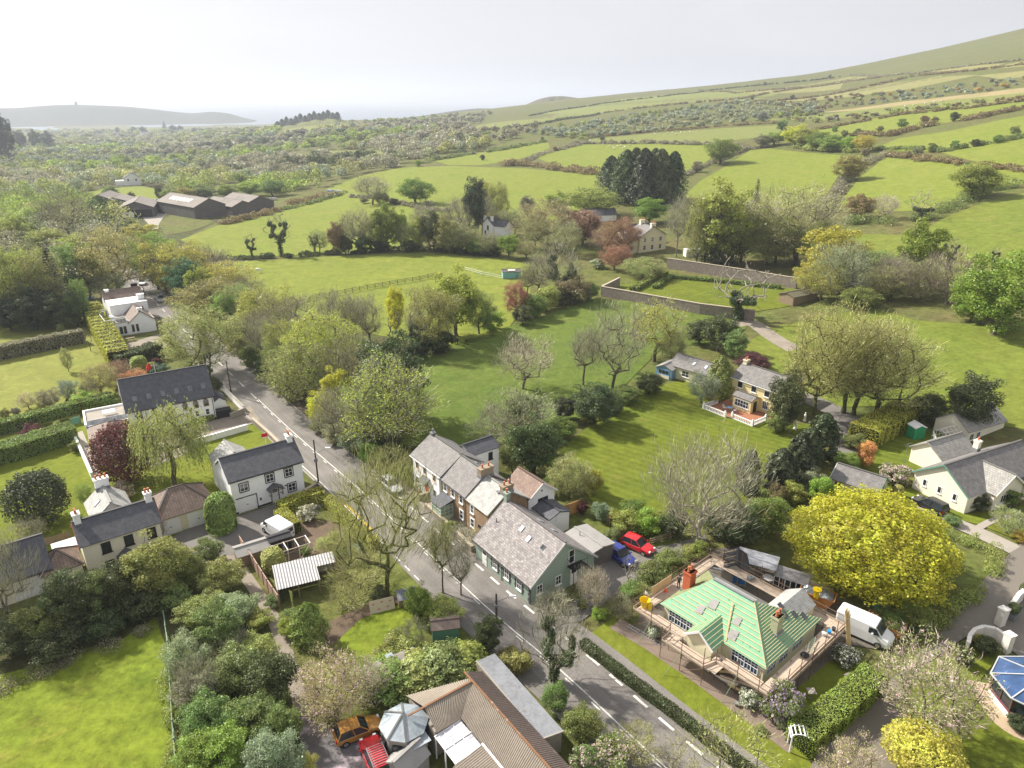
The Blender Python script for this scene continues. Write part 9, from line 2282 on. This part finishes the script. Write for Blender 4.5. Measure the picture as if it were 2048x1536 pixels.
for i,(x,y_,lab)in enumerate(((2.1,-4.4,'left blue garden chair on the terrace'),(3.9,-4.0,'right blue garden chair on the terrace'))):
 cr_=thing('garden_chair',lab,'chair',(*YW(x,y_),0.07),R(40+180*i),'blue garden chairs')
 q=MB();q.box(-0.25,0.25,-0.25,0.25,0.42,0.46);q.build('seat',m_skyglass,cr_);q=MB();q.slab([(-0.25,0.25,0.45),(0.25,0.25,0.45),(0.25,0.34,0.95),(-0.25,0.34,0.95)],0.03);q.build('backrest',m_skyglass,cr_)
 for a in(-0.2,0.2):
  for b_ in(-0.2,0.2):q=MB();q.tube((a,b_,0),(a,b_,0.43),0.02,n=5);q.build('leg',m_skyglass,cr_)
for(u,v,lab)in((1590,858,'white garden statue left of the pair by the dark evergreen'),(1609,842,'white garden statue right of the pair by the dark evergreen')):
 solid('garden_statue',lab,'statue',lambda q:q.lathe((0,0,0),[(0.28,0),(0.25,0.3),(0.14,0.4),(0.2,0.75),(0.22,1.1),(0.1,1.28),(0.13,1.42),(0.05,1.58)],10),m_wframe,G(u,v),0,'white garden statues')
gsd=House('green_shed','bright green garden shed with pale roof on the clothes lawn',tuple(G(1826,880).xy),10,1.9,1.7,1.9,0.4,M('bright_green_boards',(0.03,0.27,0.12),0.7,0.1),m_wframe,'y',0.1,cat='shed');gsd.door('F',0.95,0.8,1.7,M('bright_green_boards',(0.03,0.27,0.12)),glass=False)
gf=thing('greenhouse_frame','bare white greenhouse frame beside the cream bungalow','greenhouse',G(1890,895),R(25))
for k in range(5):
 x=0.9*k
 q=MB()
 for a,b_ in(((x,0,0),(x,0,1.7)),((x,2.4,0),(x,2.4,1.7)),((x,0,1.7),(x,1.2,2.6)),((x,2.4,1.7),(x,1.2,2.6))):q.beam(a,b_,0.05,0.05)
 q.build('frame_rib',m_wframe,gf)
q=MB()
for y_,z_ in((0,1.7),(2.4,1.7),(1.2,2.6),(0,0.85),(2.4,0.85),(0.6,2.15),(1.8,2.15)):q.beam((0,y_,z_),(3.6,y_,z_),0.04,0.04)
q.build('purlin',m_wframe,gf)
ll=thing('clothes_line','clothes line with white washing on the bungalow lawn','washing line',(0,0,0))
A0,A1=G(1860,885),G(1876,928)
for p in(A0,A1):q=MB();q.tube(tuple(p),(p.x,p.y,p.z+2.3),0.04,n=6);q.build('post',m_lead,ll)
q=MB();q.tube((A0.x,A0.y,A0.z+2.25),(A1.x,A1.y,A1.z+2.25),0.012,n=4);q.build('line',m_wframe,ll)
for k in range(8):
 f0=0.06+0.115*k;a=A0.lerp(A1,f0);b_=A0.lerp(A1,f0+0.09);hh=0.7+0.35*((k*5)%3)
 q=MB();q.add([(a.x,a.y,a.z+2.24),(b_.x,b_.y,b_.z+2.24),(b_.x+0.08,b_.y-0.06,b_.z+2.24-hh),((a.x+b_.x)/2-0.1,(a.y+b_.y)/2,a.z+2.24-hh-0.05),(a.x+0.05,a.y,a.z+2.24-hh)],[(0,1,2,3,4)]);q.build('washing',M('white_cloth',(0.78,0.78,0.80),0.9,0.05),ll)
l2=thing('clothes_line','second shorter line with grey towels nearer the bungalow','washing line',(0,0,0));B0,B1=G(1846,928),G(1880,930)
for p in(B0,B1):q=MB();q.tube(tuple(p),(p.x,p.y,p.z+2.1),0.04,n=6);q.build('post',m_lead,l2)
for k,(w0,hh,c_)in enumerate(((0.04,0.9,'white_cloth'),(0.27,0.9,'grey_towel'),(0.5,0.6,'white_cloth'),(0.70,1.5,'grey_towel'))):
 a=B0.lerp(B1,w0);b_=B0.lerp(B1,w0+0.2);q=MB();q.add([(a.x,a.y,a.z+2.05),(b_.x,b_.y,b_.z+2.05),(b_.x,b_.y-0.05,b_.z+2.05-hh),(a.x,a.y-0.03,a.z+2.05-hh)],[(0,1,2,3)]);q.build('washing',M(c_,(0.78,0.78,0.80)if c_=='white_cloth' else(0.45,0.40,0.38),0.9,0.05),l2)
for i,(u,v)in enumerate(((2000,1150),(1926,1220))):
 solid('drain_cover',('upper' if i==0 else 'lower')+' dark drain cover on the paved drive','drain',lambda q:(q.box(-0.3,0.3,-0.22,0.22,0,0.012),q.box(-0.25,0.25,-0.17,0.17,0.012,0.02)),m_black,G(u,v)+Vector((0,0,0.056)),R(40),'drain covers')
d=ray(152,207);s_=4300/math.hypot(d[0],d[1]);tw=thing('ridge_tower','tiny tower on the distant hazy ridge','tower',(d[0]*s_,d[1]*s_,CAM_Z+d[2]*s_-14))
q=MB();q.lathe((0,0,0),[(7,0),(5.5,16),(6.5,17),(6.5,19)],8);q.build('shaft',m_stone,tw);q=MB();q.lathe((0,0,19),[(4.5,0),(4,3),(0.5,5)],8);q.build('lantern',m_stone,tw)
p=G(330,262);cs_=thing('church','small far church with a thin spire in the valley','church',p);q=MB();q.box(-5,5,-5,5,0,16);q.build('church_tower',m_stone,cs_);q=MB();q.lathe((0,0,16),[(5.5,0),(0.3,17)],8);q.build('spire',m_barnw,cs_)
for i,(u,v)in enumerate(((216,272),(196,274),(465,274),(285,270))):
 p=G(u,v);House('far_house',('%s tiny pale house from the left in the distant valley'%ORD[i]),tuple(p.xy),20*i,18,10,6,4,m_white,r_slate,'x',0.3,group='distant houses')
me_sh=None
sheep_px=[(1206,291),(1219,293),(1226,296),(1235,294),(1242,293),(1250,296),(1259,292),(1228,299),(1246,299),(1310,270),(1322,269),(1335,268),(1345,267),(1352,270),(1362,266),(1370,268),(1380,265),(1396,264),(1180,283),(1193,282),(1810,214),(1826,212),(1850,209),(1868,205),(1884,204),(1042,246),(1055,244)]
for i,(u,v)in enumerate(sheep_px):
 p=G(u,v)
 if me_sh is None:
  q=MB();
  prof=[(-0.55,0.18),(-0.5,0.34),(-0.2,0.40),(0.2,0.40),(0.5,0.33),(0.58,0.18)];V=[]
  for x,r_ in prof:
   for k in range(8):a=k*math.pi/4;V.append((x,r_*math.cos(a)*0.9,0.68+r_*math.sin(a)))
  q.add(V,[(j*8+k,j*8+(k+1)%8,(j+1)*8+(k+1)%8,(j+1)*8+k)for j in range(5)for k in range(8)]+[tuple(range(7,-1,-1)),tuple(range(40,48))])
  q.tube((0.5,0,0.75),(0.85,0,0.85),0.17,0.1,6)
  for x in(-0.35,0.38):
   for y_ in(-0.16,0.16):q.tube((x,y_,0),(x,y_,0.5),0.05,0.07,5)
  o=q.build('sheep',M('fleece',(0.70,0.66,0.56),0.95,0.1),None,p,smooth=True);me_sh=o.data
 else:o=link('sheep',me_sh,None,p)
 o.rotation_euler=(0,0,i*1.7);o.scale=(1.3,1.3,1.3)
 tag(o,'white sheep grazing '+('in the bright field left of the dark conifers' if i<9 else 'on the green strip above the brown hedge' if i<20 else 'high on the right-hand slope' if i<25 else 'on the pale hill field left of centre'),'sheep','sheep on the far hill fields')
def skin_body(name,V,E,Rd,parent,mats,rule,sub=1):
 me=bpy.data.meshes.new(name);me.from_pydata(V,E,[]);o=bpy.data.objects.new(name,me);C.objects.link(o)
 o.modifiers.new('skin','SKIN');o.modifiers.new('sub','SUBSURF').levels=sub
 for i,r_ in enumerate(Rd):me.skin_vertices[0].data[i].radius=(r_,r_)if not isinstance(r_,tuple)else r_
 me.skin_vertices[0].data[0].use_root=True
 dg=bpy.context.evaluated_depsgraph_get();ev=o.evaluated_get(dg);nm=bpy.data.meshes.new_from_object(ev)
 nm.materials.clear()
 for m_ in mats:nm.materials.append(m_)
 for f in nm.polygons:f.material_index=rule(f.center);f.use_smooth=True
 bpy.data.objects.remove(o);r_=link(name,nm,parent);return r_
hr=thing('horse','white horse grazing at the paddock edge','horse',G(518,546),R(170))
V=[(0,0,1.25),(0.45,0,1.25),(0.75,0,1.3),(1.05,0,1.05),(1.25,0,0.7),(1.4,0,0.45),(-0.45,0,1.28),(-0.7,0,1.2),(-0.85,0,0.85),(0.6,0.2,0.95),(0.6,0.2,0.5),(0.62,0.2,0.06),(0.6,-0.2,0.95),(0.55,-0.2,0.5),(0.55,-0.2,0.06),(-0.62,0.2,0.95),(-0.72,0.2,0.5),(-0.68,0.2,0.06),(-0.62,-0.2,0.95),(-0.78,-0.2,0.5),(-0.74,-0.2,0.06)]
E=[(0,1),(1,2),(2,3),(3,4),(4,5),(0,6),(6,7),(7,8),(1,9),(9,10),(10,11),(1,12),(12,13),(13,14),(6,15),(15,16),(16,17),(6,18),(18,19),(19,20)]
skin_body('body',V,E,[0.34,0.33,0.24,0.17,0.13,0.08,0.33,0.2,0.05,0.13,0.07,0.06,0.13,0.07,0.06,0.16,0.08,0.06,0.16,0.08,0.06],hr,[M('horse_white',(0.75,0.74,0.70),0.9,0.05)],lambda c_:0)
# === people
m_skin=M('skin',(0.52,0.30,0.21),0.6,0.05);m_hair=M('hair',(0.05,0.035,0.025),0.8,0.1)
def person(label,loc,rz,J,shirt,trousers,shoes=None,long_sleeve=False,hair=None):
 root=thing('person',label,'person',loc,rz);V=[];E=[];Rd=[];kind=[]
 def a(p,r_,k,par=None):
  V.append(tuple(p));Rd.append(r_);kind.append(k)
  if par is not None:E.append((par,len(V)-1))
  return len(V)-1
 pe=a(J['pelvis'],(0.15,0.12),'t');ch_=a(J['chest'],(0.18,0.12),'s',pe);nk=a(J['neck'],0.06,'k',ch_);hd=a(J['head'],0.105,'k',nk);tp=a(J['crown'],0.085,'k',hd)
 for s_ in('l','r'):
  sh_=a(J['sh_'+s_],0.075,'s',ch_);el=a(J['el_'+s_],0.05,'s' if long_sleeve else 'k',sh_);wr=a(J['wr_'+s_],0.034,'s' if long_sleeve else 'k',el)
  d_=Vector(J['wr_'+s_])-Vector(J['el_'+s_]);d_.normalize();sd_=d_.cross(Vector((0,0,1)))
  sd_=Vector((0,1,0))if sd_.length<0.1 else sd_.normalized()
  pm_=a(Vector(J['wr_'+s_])+d_*0.08,0.036,'k',wr)
  for f_,ln in((-0.034,0.075),(-0.012,0.09),(0.011,0.085),(0.033,0.065)):
   k1=a(Vector(V[pm_])+d_*(ln*0.55)+sd_*f_,0.010,'k',pm_);a(Vector(V[k1])+d_*(ln*0.45)+Vector((0,0,-0.015)),0.008,'k',k1)
  k1=a(Vector(J['wr_'+s_])+d_*0.05+sd_*0.055,0.011,'k',pm_);a(Vector(V[k1])+d_*0.04+sd_*0.012,0.009,'k',k1)
  hp=a(J['hp_'+s_],0.095,'t',pe);kn=a(J['kn_'+s_],0.062,'t',hp);an=a(J['an_'+s_],0.042,'t',kn);f1_=Vector(J['an_'+s_])+Vector((0.12,0,-0.05));a(f1_,0.04,'f',an)
 pts=[Vector(v_)for v_ in V];mi={'s':0,'t':1,'k':2,'f':3}
 def rule(c_):
  k=min(range(len(pts)),key=lambda i:(pts[i]-c_).length-(Rd[i][0]if isinstance(Rd[i],tuple)else Rd[i]));return mi[kind[k]]
 skin_body('body',V,E,Rd,root,[shirt,trousers,m_skin,shoes or m_black],rule,1)
 hp_=Vector(J['head']);cr_=Vector(J['crown']);ax=(cr_-hp_).normalized();q=MB();V2=[];n=10
 rot=Vector((0,0,1)).rotation_difference(ax)
 for j in range(5):
  ph=j/4*math.pi*0.55
  for k in range(n):
   th_=2*math.pi*k/n;V2.append(tuple(cr_-ax*0.05+rot@Vector((0.125*math.sin(ph)*math.cos(th_)-0.015,0.115*math.sin(ph)*math.sin(th_),0.135*math.cos(ph)))))
 q.add(V2,[(j*n+k,j*n+(k+1)%n,(j+1)*n+(k+1)%n,(j+1)*n+k)for j in range(4)for k in range(n)]);q.build('hair',hair or m_hair,root,smooth=True)
 fw_=rot@Vector((1,0,0))
 q=MB();q.lathe(tuple(hp_+fw_*0.11+ax*0.02),[(0.018,-0.02),(0.022,0),(0.012,0.035)],6);q.build('nose',m_skin,root)
 for s_ in(-1,1):
  sd_=rot@Vector((0,1,0));q=MB();q.lathe(tuple(hp_+fw_*0.098+sd_*(0.037*s_)+ax*0.045),[(0.006,0),(0.012,0.006),(0.006,0.012)],6);q.build('eye',m_black,root)
  q=MB();q.lathe(tuple(hp_+sd_*(0.108*s_)+ax*0.0),[(0.012,0),(0.022,0.025),(0.012,0.055)],6);q.build('ear',m_skin,root)
 q=MB();q.box(hp_.x+fw_.x*0.1-0.005,hp_.x+fw_.x*0.1+0.008,hp_.y-0.025,hp_.y+0.025,hp_.z-0.052,hp_.z-0.042);q.build('mouth',M('lips',(0.35,0.12,0.10),0.6),root)
 return root
def standing(dx=0.0):
 J={'pelvis':(0,0,0.95),'chest':(0.02,0,1.32),'neck':(0.03,0,1.50),'head':(0.05,0,1.62),'crown':(0.05,0,1.70)}
 for s_,y_ in(('l',1),('r',-1)):
  J['sh_'+s_]=(0.01,0.19*y_,1.42);J['el_'+s_]=(0.0,0.25*y_,1.14);J['wr_'+s_]=(0.08,0.27*y_,0.90)
  J['hp_'+s_]=(0,0.10*y_,0.88);J['kn_'+s_]=(0.03+dx*y_,0.11*y_,0.48);J['an_'+s_]=(-0.02+dx*y_*1.5,0.11*y_,0.09)
 return J
m_grey_t=M('charcoal_cotton',(0.055,0.06,0.06),0.9,0.1);m_dk=M('dark_trousers',(0.03,0.03,0.04),0.9,0.1);m_wt=M('white_cotton',(0.68,0.68,0.70),0.9,0.05);m_lt=M('pale_shirt',(0.45,0.50,0.45),0.9,0.08)
person('worker in charcoal shirt standing on the scaffold beside the red chimney',BW(-0.75,4.1,PZ+0.03),R(60),standing(0.06),m_grey_t,m_dk)
person('worker in pale shirt at the left end of the scaffold',BW(-1.5,-0.3,PZ+0.03),R(200),standing(0.0),m_lt,M('brown_trousers',(0.12,0.09,0.06),0.9,0.1))
J={'pelvis':(-0.15,0,0.92),'chest':(0.12,0,1.18),'neck':(0.27,0,1.30),'head':(0.37,0,1.37),'crown':(0.42,0,1.43)}
for s_,y_ in(('l',1),('r',-1)):
 J['sh_'+s_]=(0.19,0.19*y_,1.24);J['el_'+s_]=(0.34,0.22*y_,1.0);J['wr_'+s_]=(0.52,0.15*y_,0.85);J['hp_'+s_]=(-0.15,0.10*y_,0.85);J['kn_'+s_]=(-0.02+0.08*y_,0.12*y_,0.47);J['an_'+s_]=(-0.12+0.12*y_,0.12*y_,0.09)
person('worker in white shirt bending over sacks behind the bungalow',(31.4,62.4,0.0),R(195),J,m_wt,m_dk)
J={'pelvis':(0,0,0.52),'chest':(-0.03,0,0.9),'neck':(0.0,0,1.08),'head':(0.03,0,1.2),'crown':(0.03,0,1.28)}
for s_,y_ in(('l',1),('r',-1)):
 J['sh_'+s_]=(-0.02,0.19*y_,1.0);J['el_'+s_]=(0.1,0.24*y_,0.75);J['wr_'+s_]=(0.32,0.15*y_,0.66);J['hp_'+s_]=(0.02,0.10*y_,0.52);J['kn_'+s_]=(0.44,0.14*y_,0.50);J['an_'+s_]=(0.42,0.14*y_,0.09)
person('seated worker in grey shirt and white trousers beside the patio table',(27.5,64.3,0.0),R(230),J,m_lead,m_wt,m_black,True)
ch2=thing('folding_chair','low chair under the seated worker','chair',(27.5,64.3,0),R(230))
q=MB();q.box(-0.22,0.25,-0.22,0.22,0.38,0.42);q.build('seat',m_wood,ch2);q=MB();q.slab([(-0.24,-0.22,0.42),(-0.24,0.22,0.42),(-0.32,0.22,0.85),(-0.32,-0.22,0.85)],0.03);q.build('backrest',m_wood,ch2)
for x in(-0.18,0.2):
 for y_ in(-0.18,0.18):q=MB();q.tube((x,y_,0),(x,y_,0.4),0.02,n=5);q.build('leg',m_wood,ch2)
# === haze
m_haze=bpy.data.materials.new('haze');m_haze.use_nodes=True
t=m_haze.node_tree;t.nodes.clear()
o_=_n(t,'ShaderNodeOutputMaterial');pv=_n(t,'ShaderNodeVolumePrincipled')
pv.inputs['Color'].default_value=(0.80,0.87,1.0,1)
pv.inputs['Density'].default_value=0.00017
pv.inputs['Anisotropy'].default_value=0.25
t.links.new(pv.outputs[0],o_.inputs['Volume'])
mb=MB();mb.box(-70000,70000,-12000,70000,-90,260)
hz_o=mb.build('haze',m_haze)
tag(hz_o,'thin pale haze filling the valley air',None,None,'stuff')
